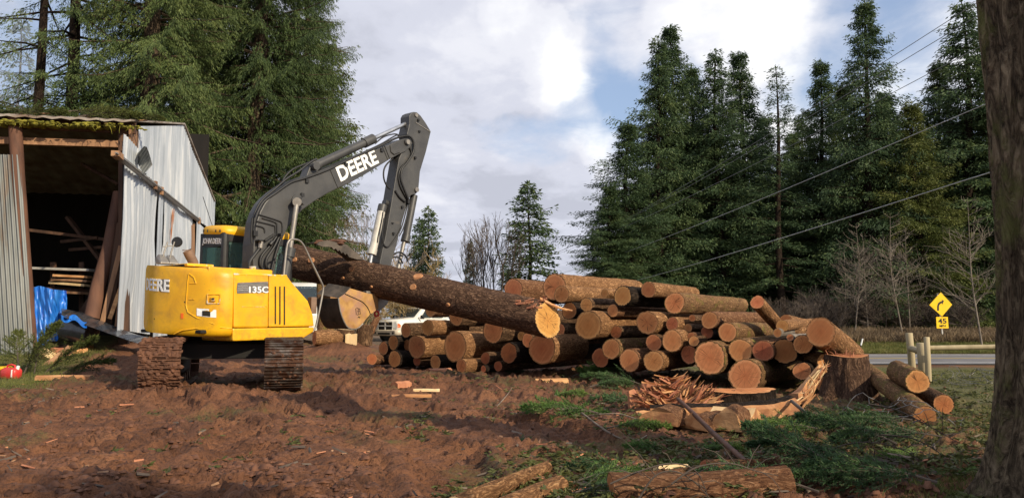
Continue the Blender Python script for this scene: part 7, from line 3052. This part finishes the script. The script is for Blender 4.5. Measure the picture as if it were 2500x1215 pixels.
mb = MB()
mb.prism([sgp(2297, 713), sgp(2324.5, 743), sgp(2300, 772), sgp(2269, 744)], Vector((0, .02, 0)))
pl = mb.build('diamond_panel', M['signy'], sgn)
mb = MB()
arrow = [(2288, 758), (2288, 747), (2290, 740), (2295, 735.5), (2300, 734.5), (2299, 731), (2304.5, 733.5), (2301.5, 743), (2300.5, 739.5), (2296, 741), (2293.5, 744), (2292.5, 748), (2292.5, 758)]
mb.prism([sgp(*q, .006) for q in arrow], Vector((0, .004, 0)))
mb.build('curve_arrow', M['signblk'], pl)
mb = MB()
mb.prism([sgp(2285.5, 773), sgp(2314, 773), sgp(2316, 801), sgp(2287, 801)], Vector((0, .02, 0)))
pl2 = mb.build('speed_panel', M['signy'], sgn)
plane_text('45', sgp(2290.5, 789, 0), sgp(2311, 788.5, 0), Vector((0, -1, 0)), .26, 'signblk', pl2, 'lettering', .008, .015)
plane_text('MPH', sgp(2294, 797.5, 0), sgp(2309, 797.2, 0), Vector((0, -1, 0)), .11, 'signblk', pl2, 'lettering', .008, .012)

# ------------------------------------------------------------------ fence
def post(px, pyt, pxb, pyb, Y, r, label, name='fence_post'):
    b_ = at(pxb, pyb, Y)
    b_.z = min(b_.z, ground(b_.x, b_.y))
    o_ = MB()
    t_ = at(px, pyt, Y)
    o_.tube([b_, b_.lerp(t_, .5) + Vector((.005, 0, 0)), t_ - Vector((0, 0, .01)), t_], [r * 1.03, r, r, r * .85], 12)
    return tag(o_.build(name, M['fencewood'], origin=b_), label, 'fence post', 'fence posts by the road')


post(2219, 812, 2228, 905, 17.6, .075, 'leaning round fence post left of the short rail')
post(2250, 836, 2257, 935, 16.0, .10, 'thick round fence post with a flat top in the middle of three')
post(2262, 822, 2268, 955, 15.6, .055, 'thin tall fence post at the left end of the long rail')
mb = MB()
mb.tube([at(2224, 850, 17.5), at(2252, 858, 16.1)], .07, 10)
tag(mb.build('fence_rail', M['fencewood'], origin=at(2238, 854, 16.8)), 'short round rail between the leaning post and the thick post', 'fence rail')
mb = MB()
mb.tube([at(2258, 849, 15.7), at(2330, 848, 15.6), at(2500, 845, 15.4)], [.05, .052, .05], 10)
tag(mb.build('fence_rail', M['fencewood'], origin=at(2330, 848, 15.6)), 'long round rail running right behind the near trunk', 'fence rail')
rw = random.Random(6)
mb = MB()
b_ = at(2098, 862, 30)
mb.tube([at(2098, 864, 24), at(2102, 842, 24)], .022, 8)
mk = mb.build('marker_post', M['black'], origin=at(2098, 864, 24))
tag(mk, 'thin black marker post with white top behind the large stump', 'marker post')
mb = MB()
mb.tube([at(2102, 842, 24), at(2106, 826, 24)], .024, 8)
mb.build('white_top', M['white'], mk)


def wire_net(name, px0, py0, px1, py1, Y0, Y1, n, m_, hump, label, r=.004, seed=1, mat='wire', cat='wire fence'):
    """sagging hexagonal wire netting lying on the ground"""
    rnd = random.Random(seed)
    mb = MB()
    P = {}
    a, b_ = at(px0, py0, Y0), at(px1, py1, Y1)
    for i in range(n + 1):
        for j in range(m_ + 1):
            f, h = i / n, j / m_
            p = a.lerp(b_, f) + Vector((.1 * math.sin(7 * h + 3 * f), -h * .9, 0))
            p.z = gsurf(p.x, p.y) + .03 + hump * math.sin(math.pi * f) ** 2 * (1 - .6 * h) * (.7 + .5 * math.sin(f * 9 + h * 2)) + rnd.uniform(-.015, .015)
            P[i, j] = p
    for i in range(n):
        for j in range(m_ + 1):
            d = .5 if (i + j) % 2 else -.5
            p, q = P[i, j], P[i + 1, j]
            mid = p.lerp(q, .5) + (P[i, min(j + 1, m_)] - P[i, max(j - 1, 0)]) * .22 * d
            mb.tube([p, mid, q], r, 3, caps=False, smooth=False)
            if j < m_ and (i + j) % 2:
                mb.tube([mid, P[i, j + 1].lerp(P[i + 1, j + 1], .5) - (P[i, min(j + 2, m_)] - P[i, j]) * .1], r, 3, caps=False, smooth=False)
    o_ = mb.build(name, M[mat], origin=a, fixn=False)
    return tag(o_, label, cat)


wire_net('wire_netting', 2020, 980, 2260, 990, 9.6, 9.4, 10, 3, .42, 'crumpled wire netting arching over the ground before the large stump', .0045, 3)
wire_net('wire_netting', 2275, 905, 2420, 905, 15.4, 14.8, 16, 4, .55, 'bent wire fence mesh slumped under the long rail', .005, 5)

# ------------------------------------------------------------------ power lines
pole_b = basep(1265, 92)
up_ = thing('utility_pole', pole_b, 'distant utility pole with crossarm between bare trees and the lone fir', 'utility pole')
mb = MB()
mb.tube([at(1263, 790, 92), at(1269, 640, 92)], [.16, .12], 10)
mb.build('post', M['stem_pale'], up_)
mb = MB()
mb.bar(at(1251, 646, 92), at(1286, 643, 92), .12, .14)
mb.build('crossarm', M['stem_pale'], up_)
mb = MB()
mb.tube([at(1267.5, 672, 91.8), at(1267, 684, 91.8)], .28, 12)
mb.build('transformer', M['galvpost'], up_)
for (q0, Y0, q1, Y1, sag, r, mt_, lab) in (
        ((2460, -42), 16.5, (1284, 641), 92, .9, .009, 'cable', 'uppermost of the power lines crossing the grove'),
        ((2470, -12), 16.5, (1270, 643), 92, .9, .009, 'cable', 'second power line from the top'),
        ((2460, 78), 16.5, (1253, 646), 92, .9, .009, 'cable', 'third power line from the top'),
        ((2480, 222), 16.5, (1262, 690), 92, .7, .011, 'cable_pale', 'fourth line down, a pale cable before the grove'),
        ((2480, 400), 16.5, (1262, 742), 92, .6, .013, 'cable_pale', 'lowest pale cable passing just above the log pile')):
    a, b_ = at(*q0, Y0), at(*q1, Y1)
    a2 = a + (a - b_) * .12
    pts = []
    for k in range(41):
        f = -.12 + 1.12 * k / 40
        p = a.lerp(b_, f)
        p.z -= 4 * sag * f * (1 - f) if f > 0 else 0
        pts.append(p)
    mb = MB()
    mb.tube(pts, r, 5, caps=False)
    tag(mb.build('power_line', M[mt_], origin=b_), lab, 'power line', 'power lines')


# ------------------------------------------------------------------ boughs, slash, grass, clods, chips
def bough_arrays(seed, L_, nt_, leaf, rng=None, curve=.25, spread=.55, per=16):
    """a cut fir bough lying along +X, returns stem points, leaf arrays"""
    rng = np.random.default_rng(seed)
    stem = []
    for k in range(7):
        f = k / 6
        stem.append(Vector((L_ * f, curve * L_ * (f ** 2) * rng.normal() * .3, .02 + .10 * L_ * math.sin(f * 2.6))))
    PP, DD, LL = [], [], []
    tw = []
    for i in range(nt_):
        f = .12 + .88 * (i + rng.random()) / nt_
        j = min(5, int(f * 6))
        o = stem[j].lerp(stem[j + 1], f * 6 - j)
        sg = 1 if i % 2 else -1
        d = np.array([.8, sg * (.9 - .4 * f), rng.normal() * .25 + .08])
        d /= np.linalg.norm(d)
        tl = spread * L_ * (1.05 - f) * (.6 + .6 * rng.random()) + leaf
        q = o + Vector(d) * tl
        q.z -= .12 * tl
        tw.append((o, q))
        ts = rng.random(per)
        pts = np.array(o) + (np.array(q) - np.array(o)) * ts[:, None]
        dd = np.tile(d, (per, 1)) + rng.normal(size=(per, 3)) * .55
        PP.append(pts)
        DD.append(dd)
        LL.append(leaf * (.6 + .8 * rng.random(per)))
    P, D, L2 = np.concatenate(PP), np.concatenate(DD), np.concatenate(LL)
    V_, F_ = leaf_quads(P, D, L2, L2 * .17, rng)
    return stem, tw, V_, F_


BOUGHS = {}
for k, (L_, nt2, lf, pr_) in enumerate(((1.3, 60, .062, 64), (.9, 48, .056, 54), (1.9, 80, .070, 76))):
    stem, tw, V_, F_ = bough_arrays(300 + k, L_, nt2, lf, per=pr_)
    mb = MB()
    mb.tube(stem, [.016, .015, .013, .011, .008, .006, .003], 5, smooth=False)
    for o_, q_ in tw:
        mb.tube([o_, q_], [.005, .002], 3, caps=False, smooth=False)
    BOUGHS[k] = (mb, V_, F_)
FIRST = {}


def bough(k, loc, rz, label, sc=1.0, mat='leaf_slash', tilt=(0, 0), group='cut fir boughs on the ground'):
    key = (k, mat)
    if key not in FIRST:
        mb, V_, F_ = BOUGHS[k]
        t_ = thing('fir_bough', loc, label, 'fir bough', group)
        s_ = mb.build('stem', M['twig_dark'], origin=(0, 0, 0), fixn=False)
        s_.parent = t_
        np_mesh('needles', V_, F_, M[mat], parent=t_)
        FIRST[key] = t_
    else:
        t_ = copy_tree(FIRST[key], loc)
        t_['label'] = label
        t_['group'] = group
    t_.rotation_euler = (tilt[0], tilt[1], rz)
    t_.scale = (sc,) * 3
    t_.location = loc
    return t_


def gpt(px, py, dz=0.0):
    p = gp(px, py)
    p.z = gsurf(p.x, p.y) + dz
    return p


for (k, px, py, dz, rz, sc, mat, lab, tl) in (
        (2, 1395, 922, .03, .1, .62, 'leaf_slash', 'green bough mound left part before the middle of the pile', (0, -.1)),
        (0, 1420, 915, .14, -.3, .85, 'leaf_slash', 'sunlit bough on top of the green mound before the pile', (0, -.05)),
        (0, 1545, 925, .14, 2.8, .85, 'leaf_slash', 'arched bough at the right of the green mound', (0, 0)),
        (2, 1570, 945, .03, 3.0, .55, 'leaf_shade', 'shaded bough under the right of the green mound', (0, -.1)),
        (1, 1440, 950, .03, .3, .8, 'leaf_shade', 'dark bough in front of the green mound', (0, 0)),
        (1, 1560, 985, .02, 2.6, .75, 'leaf_shade', 'dark bough left of the splintered chunk', (0, 0)),
        (1, 1200, 908, .04, .4, .7, 'leaf_slash', 'small green bough at the foot of the left pile', (0, -.1)),
        (1, 1290, 912, .03, 2.7, .6, 'leaf_shade', 'small dark bough under the three-crack log', (0, 0)),
        (1, 1375, 885, .12, -1.2, .5, 'leaf_slash', 'sprig propped against the big short log', (0, -.9)),
        (0, 1330, 1010, .01, .1, .6, 'leaf_slash', 'flat green bough on the mud below the green mound', (0, 0)),
        (0, 1470, 1030, .01, 2.9, .7, 'leaf_slash', 'bright flat bough lying in the centre of the litter', (0, 0)),
        (1, 1340, 975, .02, .6, .7, 'leaf_slash', 'bough tip on the mud left of the green mound', (0, 0)),
        (1, 1480, 1050, .01, -.2, .7, 'leaf_slash', 'flat bough left of the firewood wedges', (0, 0)),
        (1, 1250, 1075, .01, .8, .4, 'leaf_shade', 'small dark sprig on bare mud left of centre', (0, 0)),
        (1, 1690, 1098, .01, .2, .5, 'leaf_slash', 'green bough right under the firewood wedges', (0, 0)),
        (1, 1640, 1100, .01, 2.9, .45, 'leaf_slash', 'small bough left of the slanting pole', (0, 0)),
        (0, 1900, 1058, .01, .3, .5, 'leaf_slash', 'sunlit bough right of the firewood wedges', (0, 0)),
        (0, 2010, 1070, .01, 2.9, .5, 'leaf_slash', 'sunlit bough between wedges and dark brush', (0, 0)),
        (1, 1960, 1040, .01, 2.9, .5, 'leaf_slash', 'bough under the torn end of the slab', (0, 0)),
        (0, 1400, 1185, .02, .35, .42, 'leaf_slash', 'fresh green bough at the bottom edge left of the nearest log', (0, 0)),
        (0, 1390, 1210, .02, .2, .45, 'leaf_shade', 'dark bough at the bottom edge left of the nearest log', (0, 0)),
        (0, 1560, 1155, .02, 2.9, .42, 'leaf_shade', 'dark green bough behind the left end of the nearest log', (0, 0)),
        (1, 1580, 1135, .02, .3, .5, 'leaf_slash', 'small bough behind the nearest log', (0, 0)),
        (2, 2300, 1090, .16, 2.95, .50, 'leaf_shade', 'large dark bough reaching left from the near trunk base', (.2, .10)),
        (2, 2230, 1070, .16, 3.1, .42, 'leaf_shade', 'dark arched bough over the long mossy log end', (.1, .12)),
        (2, 2200, 1200, .06, 3.0, .42, 'leaf_shade', 'dense dark bough at the bottom edge under the brush', (0, 0)),
        (2, 2110, 1160, .10, 2.8, .42, 'leaf_shade', 'dark bough spreading over the nearest log end', (0, -.06)),
        (0, 2000, 1215, .05, 2.6, .6, 'leaf_shade', 'lowest dark bough at the bottom edge', (0, 0)),
        (0, 2290, 1215, .05, 2.7, .6, 'leaf_shade', 'dark bough lowest on the right at the bottom edge', (0, 0)),
        (0, 2190, 1120, .15, 2.9, .6, 'leaf_shade', 'dark upright bough left in the brush heap', (0, -.2)),
        (0, 2200, 1060, .12, 3.2, .45, 'leaf_shade', 'dark bough behind the brush heap', (.2, -.1)),
        (0, 2050, 1185, .12, 2.5, .55, 'leaf_shade', 'dark bough rising at the left of the brush heap', (0, -.3)),
        (1, 2280, 1170, .02, .5, .5, 'leaf_slash', 'greener sprig on the moss near the trunk base', (0, 0)),
        (1, 2200, 1130, .01, 1.2, .5, 'leaf_slash', 'greener sprig under the arching twigs', (0, 0))):
    bough(k, gpt(px, py, dz), rz, lab, sc, mat, tl)
# boughs on the barn roof
for (px, off, rz, sc, k, lab) in ((30, .1, .1, .8, 0, 'cut bough on the left of the barn roof edge'), (110, -.1, 3.0, .9, 0, 'cut bough on the roof above the barn opening'), (190, .1, .2, .9, 0, 'cut bough in the middle of the mossy roof'), (265, 0, 2.9, .8, 1, 'cut bough on the right part of the roof'), (330, .1, .3, .6, 1, 'small bough near the roof corner'),
                                  (70, -.4, 1.8, .9, 0, 'bough pointing back on the left roof'), (230, -.4, 1.2, .9, 0, 'bough pointing back on the middle of the roof'), (150, -.5, .6, 1.0, 0, 'thick bough behind the roof moss')):
    p = frontp(px, 292 + px * .025, off)
    p.z += .10 + max(0, -off) * .24
    bough(k, p, rz, lab, sc * 1.25, 'leaf_olive', (0, 0), 'boughs on the barn roof')
mb = MB()
for (lst) in (((20, 271), (60, 274), (95, 270), (140, 268)), ((10, 276), (40, 280)), ((205, 277), (250, 284), (320, 287), (360, 286)), ((50, 268), (72, 273))):
    mb = MB()
    mb.tube([frontp(q[0], q[1] + 8, -.1) for q in lst], .022, 5)
    tag(mb.build('fallen_branch', M['board'], origin=frontp(lst[0][0], lst[0][1], -.1)), {20: 'long bare branch curving over the roof edge', 10: 'short bare branch at the left end of the roof', 205: 'bare branch on the right half of the roof', 50: 'bare twig crossing the long branch on the roof'}[lst[0][0]], 'branch', 'bare branches on the roof')
# cut bough by the left barn sheet
for (px, py, rz, sc, lab, tl, k, mt_) in ((60, 900, .5, .9, 'olive bough standing up before the corrugated front sheet', (0, -1.0), 0, 'leaf_olive'), (85, 905, 1.2, .8, 'upright bough beside the fuel can, the middle one', (0, -1.2), 0, 'leaf_olive'),
                                     (110, 905, .2, .9, 'bough leaning to the right near the blue tarp', (0, -.6), 0, 'leaf_olive'), (150, 900, .1, .8, 'low bough on the grass below the tarp', (0, -.2), 0, 'leaf_olive'), (45, 905, 2.3, .8, 'bough leaning left before the front sheet', (0, -.9), 0, 'leaf_olive')):
    p = at(px, py, 16.2)
    p.z = gsurf(p.x, p.y)
    bough(k, p, rz, lab, sc, mt_, tl, 'cut boughs by the barn')
# long thin bare twigs arching over the right foreground
rnd = random.Random(77)
labs = ['arching bare twig %s' % s for s in ('rising over the nearest log', 'crossing the nearest log face', 'over the dark brush, the highest', 'sweeping left across the mossy ground', 'hanging in front of the mossy log', 'low over the bottom edge brush', 'bending toward the near trunk', 'rising steeply in the brush heap',
        'lying flat before the trunk base', 'looping over the small foreground log')]
twig_pts = [((1490, 1180), (1560, 1150), (1640, 1130), (1700, 1150), (1730, 1215)), ((1560, 1215), (1600, 1160), (1650, 1150), (1700, 1180), (1745, 1230)), ((1980, 1120), (2060, 1085), (2140, 1080), (2220, 1105), (2290, 1160)),
            ((2010, 1140), (2090, 1115), (2180, 1120), (2260, 1150)), ((2120, 985), (2190, 1000), (2270, 1040), (2340, 1080)), ((2060, 1190), (2150, 1160), (2240, 1165), (2310, 1200)), ((2150, 1060), (2230, 1070), (2300, 1110), (2330, 1160)),
            ((2120, 1200), (2125, 1150), (2135, 1100), (2120, 1060)), ((2190, 1180), (2250, 1172), (2330, 1165)), ((1640, 1180), (1700, 1140), (1780, 1130), (1850, 1150), (1900, 1160))]
for lab, lst in zip(labs, twig_pts):
    Yt = 6.0 if lst[0][0] < 1950 else 6.6
    pts = [at(q[0], q[1], Yt - .25 * i / len(lst)) for i, q in enumerate(lst)]
    if lst[0][0] < 1950:
        pts = [at(q[0], q[1], 4.95) for q in lst]
    pts = [Vector(p) for p in catmull([tuple(p) for p in pts], 5)]
    for p in pts:
        p.z = max(p.z, gsurf(p.x, p.y) + .008)
    mb = MB()
    n_ = len(pts)
    mb.tube(pts, [.007 * (1 - .7 * i / n_) for i in range(n_)], 5, caps=False)
    for k in range(6):
        i = rnd.randrange(2, n_ - 2)
        d = Vector((rnd.uniform(-1, 1), rnd.uniform(-.6, .6), rnd.uniform(-.5, .6))).normalized() * rnd.uniform(.1, .3)
        mb.tube([pts[i], pts[i] + d * .5 + Vector((0, 0, .02)), pts[i] + d], [.004, .003, .0015], 3, caps=False)
    tag(mb.build('bare_twig', M['twig_dark'], origin=pts[0], fixn=False), lab, 'twig', 'arching twigs in the right foreground')
labs2 = ['loose twig on the litter left of the firewood wedges', 'forked twig on the litter below the green mound', 'curved twig on the mud near the flat bough', 'twig lying along the mud in front of the wedges']
for lab, lst in zip(labs2, [((1355, 990), (1400, 1010), (1450, 1030), (1520, 1035), (1600, 1052)), ((1440, 965), (1480, 1000), (1490, 1010)), ((1215, 975), (1212, 995), (1240, 965), (1250, 950)), ((1420, 1030), (1500, 1070), (1560, 1070), (1610, 1045)) ]):
    pts = [gpt(*q, .03) for q in lst]
    pts = [Vector(p) for p in catmull([tuple(p) for p in pts], 4)]
    mb = MB()
    mb.tube(pts, [.012 * (1 - .6 * i / len(pts)) for i in range(len(pts))], 5, caps=False)
    tag(mb.build('bare_twig', M['twig'], origin=pts[0], fixn=False), lab, 'twig', 'loose twigs on the litter')

# ---- stuff
rng = np.random.default_rng(99)


def gsurf_np(x, y):
    i = np.clip(np.searchsorted(ys, y) - 1, 0, ny_ - 2)
    j = np.clip(np.searchsorted(xs, x) - 1, 0, nx_ - 2)
    fx = (x - xs[j]) / (xs[j + 1] - xs[j])
    fy = (y - ys[i]) / (ys[i + 1] - ys[i])
    return (GZ2[i, j] * (1 - fx) + GZ2[i, j + 1] * fx) * (1 - fy) + (GZ2[i + 1, j] * (1 - fx) + GZ2[i + 1, j + 1] * fx) * fy


def gmask(A, x, y):
    return A[np.clip(np.searchsorted(ys, y), 0, ny_ - 1), np.clip(np.searchsorted(xs, x), 0, nx_ - 1)]


def screen_pts(n, px0, px1, py0, py1, dens=None, g=1.5):
    """random ground points, roughly even in the picture"""
    px = rng.uniform(px0, px1, n)
    Yn = 1.15 * FPX / (py1 - 785)
    Yf = 1.15 * FPX / (py0 - 785)
    u = rng.random(n)
    Y = 1 / (1 / Yf + (1 / Yn - 1 / Yf) * u ** .85)
    X = (px - 1250) / FPX * Y
    if dens is not None:
        k = rng.random(n) < dens(X, Y, px)
        X, Y, px = X[k], Y[k], px[k]
    return X, Y


def lit_d(X, Y, px):
    a = sstep(.44, .60, fbm(X * .9 + 4, Y * .9 + 2, 4) + .26 * sstep(-.8, 3.2, X - .10 * (Y - 8)) - .09)
    return a


# sprigs of needles
X, Y = screen_pts(7000, 1000, 2420, 893, 1230, lambda X, Y, px: lit_d(X, Y, px) * .85)
X2, Y2 = screen_pts(700, 0, 1100, 900, 1230, lambda X, Y, px: .35 * sstep(.55, .68, fbm(X * .8 + 50, Y * .8, 3)))
X = np.concatenate([X, X2]); Y = np.concatenate([Y, Y2])
n = len(X)
per = 12
az = rng.random(n) * 6.28
L_ = rng.uniform(.06, .22, n)
f = rng.random((n, per))
bx_ = X[:, None] + np.cos(az)[:, None] * L_[:, None] * f
by_ = Y[:, None] + np.sin(az)[:, None] * L_[:, None] * f
bz_ = gsurf_np(X, Y)[:, None] + .012 + .10 * L_[:, None] * np.sin(f * 2.5) + rng.random((n, 1)) * .02
P = np.stack([bx_, by_, bz_], -1).reshape(-1, 3)
D = np.stack([np.repeat(np.cos(az), per), np.repeat(np.sin(az), per), np.zeros(n * per)], 1) + rng.normal(size=(n * per, 3)) * .55
D[:, 2] *= .5
LL = rng.uniform(.025, .075, n * per)
V_, F_ = leaf_quads(P, D, LL, LL * .3, rng)
o = np_mesh('needle_litter', V_, F_, M['leaf_litter'])
tag(o, 'green and brown fir needle sprigs strewn over the mud', 'litter', kind='stuff')
# dry twigs and wood chips
X, Y = screen_pts(4200, 0, 2420, 890, 1230, lambda X, Y, px: .06 + .8 * lit_d(X, Y, px))
n = len(X)
az = rng.random(n) * 6.28
L_ = .03 + .16 * rng.random(n) ** 2.5
W_ = rng.uniform(.005, .016, n)
z_ = gsurf_np(X, Y) + .012
pa = np.stack([X, Y, z_], 1)
d_ = np.stack([np.cos(az), np.sin(az), rng.normal(size=n) * .18], 1) * L_[:, None]
s_ = np.stack([-np.sin(az), np.cos(az), rng.normal(size=n) * .3], 1) * W_[:, None]
up__ = np.array([0, 0, 1.0]) * W_[:, None] * .8
V_ = np.stack([pa - s_, pa + s_, pa + up__ * 1.4, pa + d_ - s_ * .6, pa + d_ + s_ * .6, pa + d_ + up__], 1).reshape(-1, 3)
I_ = np.arange(n)[:, None] * 6
F_ = np.concatenate([I_ + np.array([[0, 3, 5, 2]]), I_ + np.array([[1, 2, 5, 4]]), I_ + np.array([[0, 1, 4, 3]])])
o = np_mesh('twig_litter', V_, F_, [M['twig'], M['split_red'], M['twig_dark'], M['board']], midx=np.tile(rng.choice([0, 1, 2, 2, 2, 2, 2, 3], n), 3))
tag(o, 'bark bits, twigs and wood chips strewn over the yard', 'litter', kind='stuff')
# clods of mud
X, Y = screen_pts(48000, -60, 2300, 880, 1235, lambda X, Y, px: (.12 + .88 * sstep(.46, .62, fbm(X * 1.4 + 8, Y * 1.4 + 3, 3))) * (1 - .8 * sstep(3.0, 4.5, X)) * (1 - gmask(PUD, X, Y)) * (1 - .7 * gmask(LANES, X, Y)) * (1 - sstep(-8.8, -9.8, X + (Y - 16) * .3)))
n = len(X)
r = .007 + .027 * rng.random(n) ** 3.0
z_ = gsurf_np(X, Y)
base = np.array([[1, 0, 0], [.5, .87, 0], [-.5, .87, 0], [-1, 0, 0], [-.5, -.87, 0], [.5, -.87, 0], [.55, .3, .75], [-.3, .55, .8], [-.1, -.6, .7]])
az = rng.random(n) * 6.28
jit = 1 + rng.normal(size=(n, 9, 3)) * .28
B = base[None] * jit
B[:, :, 0] *= (.8 + rng.random(n) * .9)[:, None]
B[:, :, 2] *= (.5 + rng.random(n) * .8)[:, None]
c_, s_ = np.cos(az)[:, None], np.sin(az)[:, None]
bx_ = B[:, :, 0] * c_ - B[:, :, 1] * s_
by_ = B[:, :, 0] * s_ + B[:, :, 1] * c_
V_ = np.stack([X[:, None] + bx_ * r[:, None], Y[:, None] + by_ * r[:, None], z_[:, None] + B[:, :, 2] * r[:, None] - .004], -1).reshape(-1, 3)
tri = np.array([[0, 1, 6], [1, 7, 6], [1, 2, 7], [2, 3, 7], [3, 8, 7], [3, 4, 8], [4, 5, 8], [5, 6, 8], [5, 0, 6], [6, 7, 8]])
F_ = (np.arange(n)[:, None, None] * 9 + tri[None]).reshape(-1, 3)
o = np_mesh('mud_clods', V_, F_, M['ground_clod'], smooth=True)
tag(o, 'loose clods of reddish brown mud covering the yard', 'mud', kind='stuff')


# grass
def grass(name, X, Y, h0, h1, mat, label, w_=.006):
    n = len(X)
    z_ = gsurf_np(X, Y)
    az = rng.random(n) * 6.28
    H_ = rng.uniform(h0, h1, n)
    P = np.stack([X, Y, z_ - .005], 1)
    D = np.stack([np.cos(az) * .5, np.sin(az) * .5, np.ones(n)], 1) + rng.normal(size=(n, 3)) * .2
    V_, F_ = leaf_quads(P, D, H_, np.maximum(w_, H_ * .07), rng, droop=.15)
    o_ = np_mesh(name, V_, F_, M[mat])
    return tag(o_, label, 'grass', kind='stuff')


gx, gy = rng.uniform(-13, -6.5, 40000), rng.uniform(12.5, 20, 40000)
gm = sstep(-8.4, -9.6, gx + .9 * (fbm(gx * .9, gy * .9, 3) - .5) + (gy - 16) * .32) * sstep(13.0, 13.8, gy)
k = rng.random(40000) < gm * .9
grass('grass', gx[k], gy[k], .04, .14, 'grass', 'short green grass along the barn front')
gx, gy = rng.uniform(1.5, 40, 90000), rng.uniform(37.3, 42.5, 90000)
grass('verge_grass', gx, gy, .10, .30, 'grass', 'green grass verge on the far side of the road', .02)
gx, gy = rng.uniform(1.5, 40, 60000), rng.uniform(41.2, 44.5, 60000)
grass('dry_grass', gx, gy, .25, .75, 'drygrass', 'tall dry reddish grass below the grove', .03)
gx, gy = rng.uniform(4.0, 14, 60000), 8 + 18 * rng.random(60000) ** 1.4
k = rng.random(60000) < sstep(4.4, 6.6, gx + 1.2 * (fbm(gx * .7, gy * .7 + 31, 3) - .5) * 2 + 0.1 * (gy - 10)) * sstep(.45, .66, fbm(gx * 1.1, gy * 1.1 + 8, 3))
grass('lawn_grass', gx[k], gy[k], .03, .10, 'grass', 'patchy short grass between the stump and the road', .008)
gx, gy = screen_pts(26000, 1900, 2420, 1000, 1240, lambda X, Y, px: sstep(.45, .6, fbm(X * 1.6 + 3, Y * 1.6 + 61, 3)) * sstep(2.2, 3.2, X))
grass('mossy_grass', gx, gy, .03, .09, 'grass', 'mossy grass under the brush near the trunk', .006)

# smoke drifting behind the left firs
mm, t, b = new_mat('smoke')
t.nodes.clear()
pv = t.nodes.new('ShaderNodeVolumePrincipled')
pv.inputs['Color'].default_value = (.82, .88, .97, 1)
pv.inputs['Density'].default_value = .022
pv.inputs['Anisotropy'].default_value = .2
ou = t.nodes.new('ShaderNodeOutputMaterial')
t.links.new(pv.outputs[0], ou.inputs['Volume'])
mb = MB()
c_ = at(90, 330, 66)
seg = 24
rings = []
for i in range(1, 12):
    a = math.pi * i / 12
    rings.append([c_ + Vector((13 * math.sin(a) * math.cos(2 * math.pi * k / seg), 12 * math.sin(a) * math.sin(2 * math.pi * k / seg), 15 * math.cos(a))) for k in range(seg)])
mb.loft(rings)
o = mb.build('smoke', mm, origin=c_)
tag(o, 'thin bluish smoke hanging among the far firs behind the barn', 'smoke', kind='stuff')
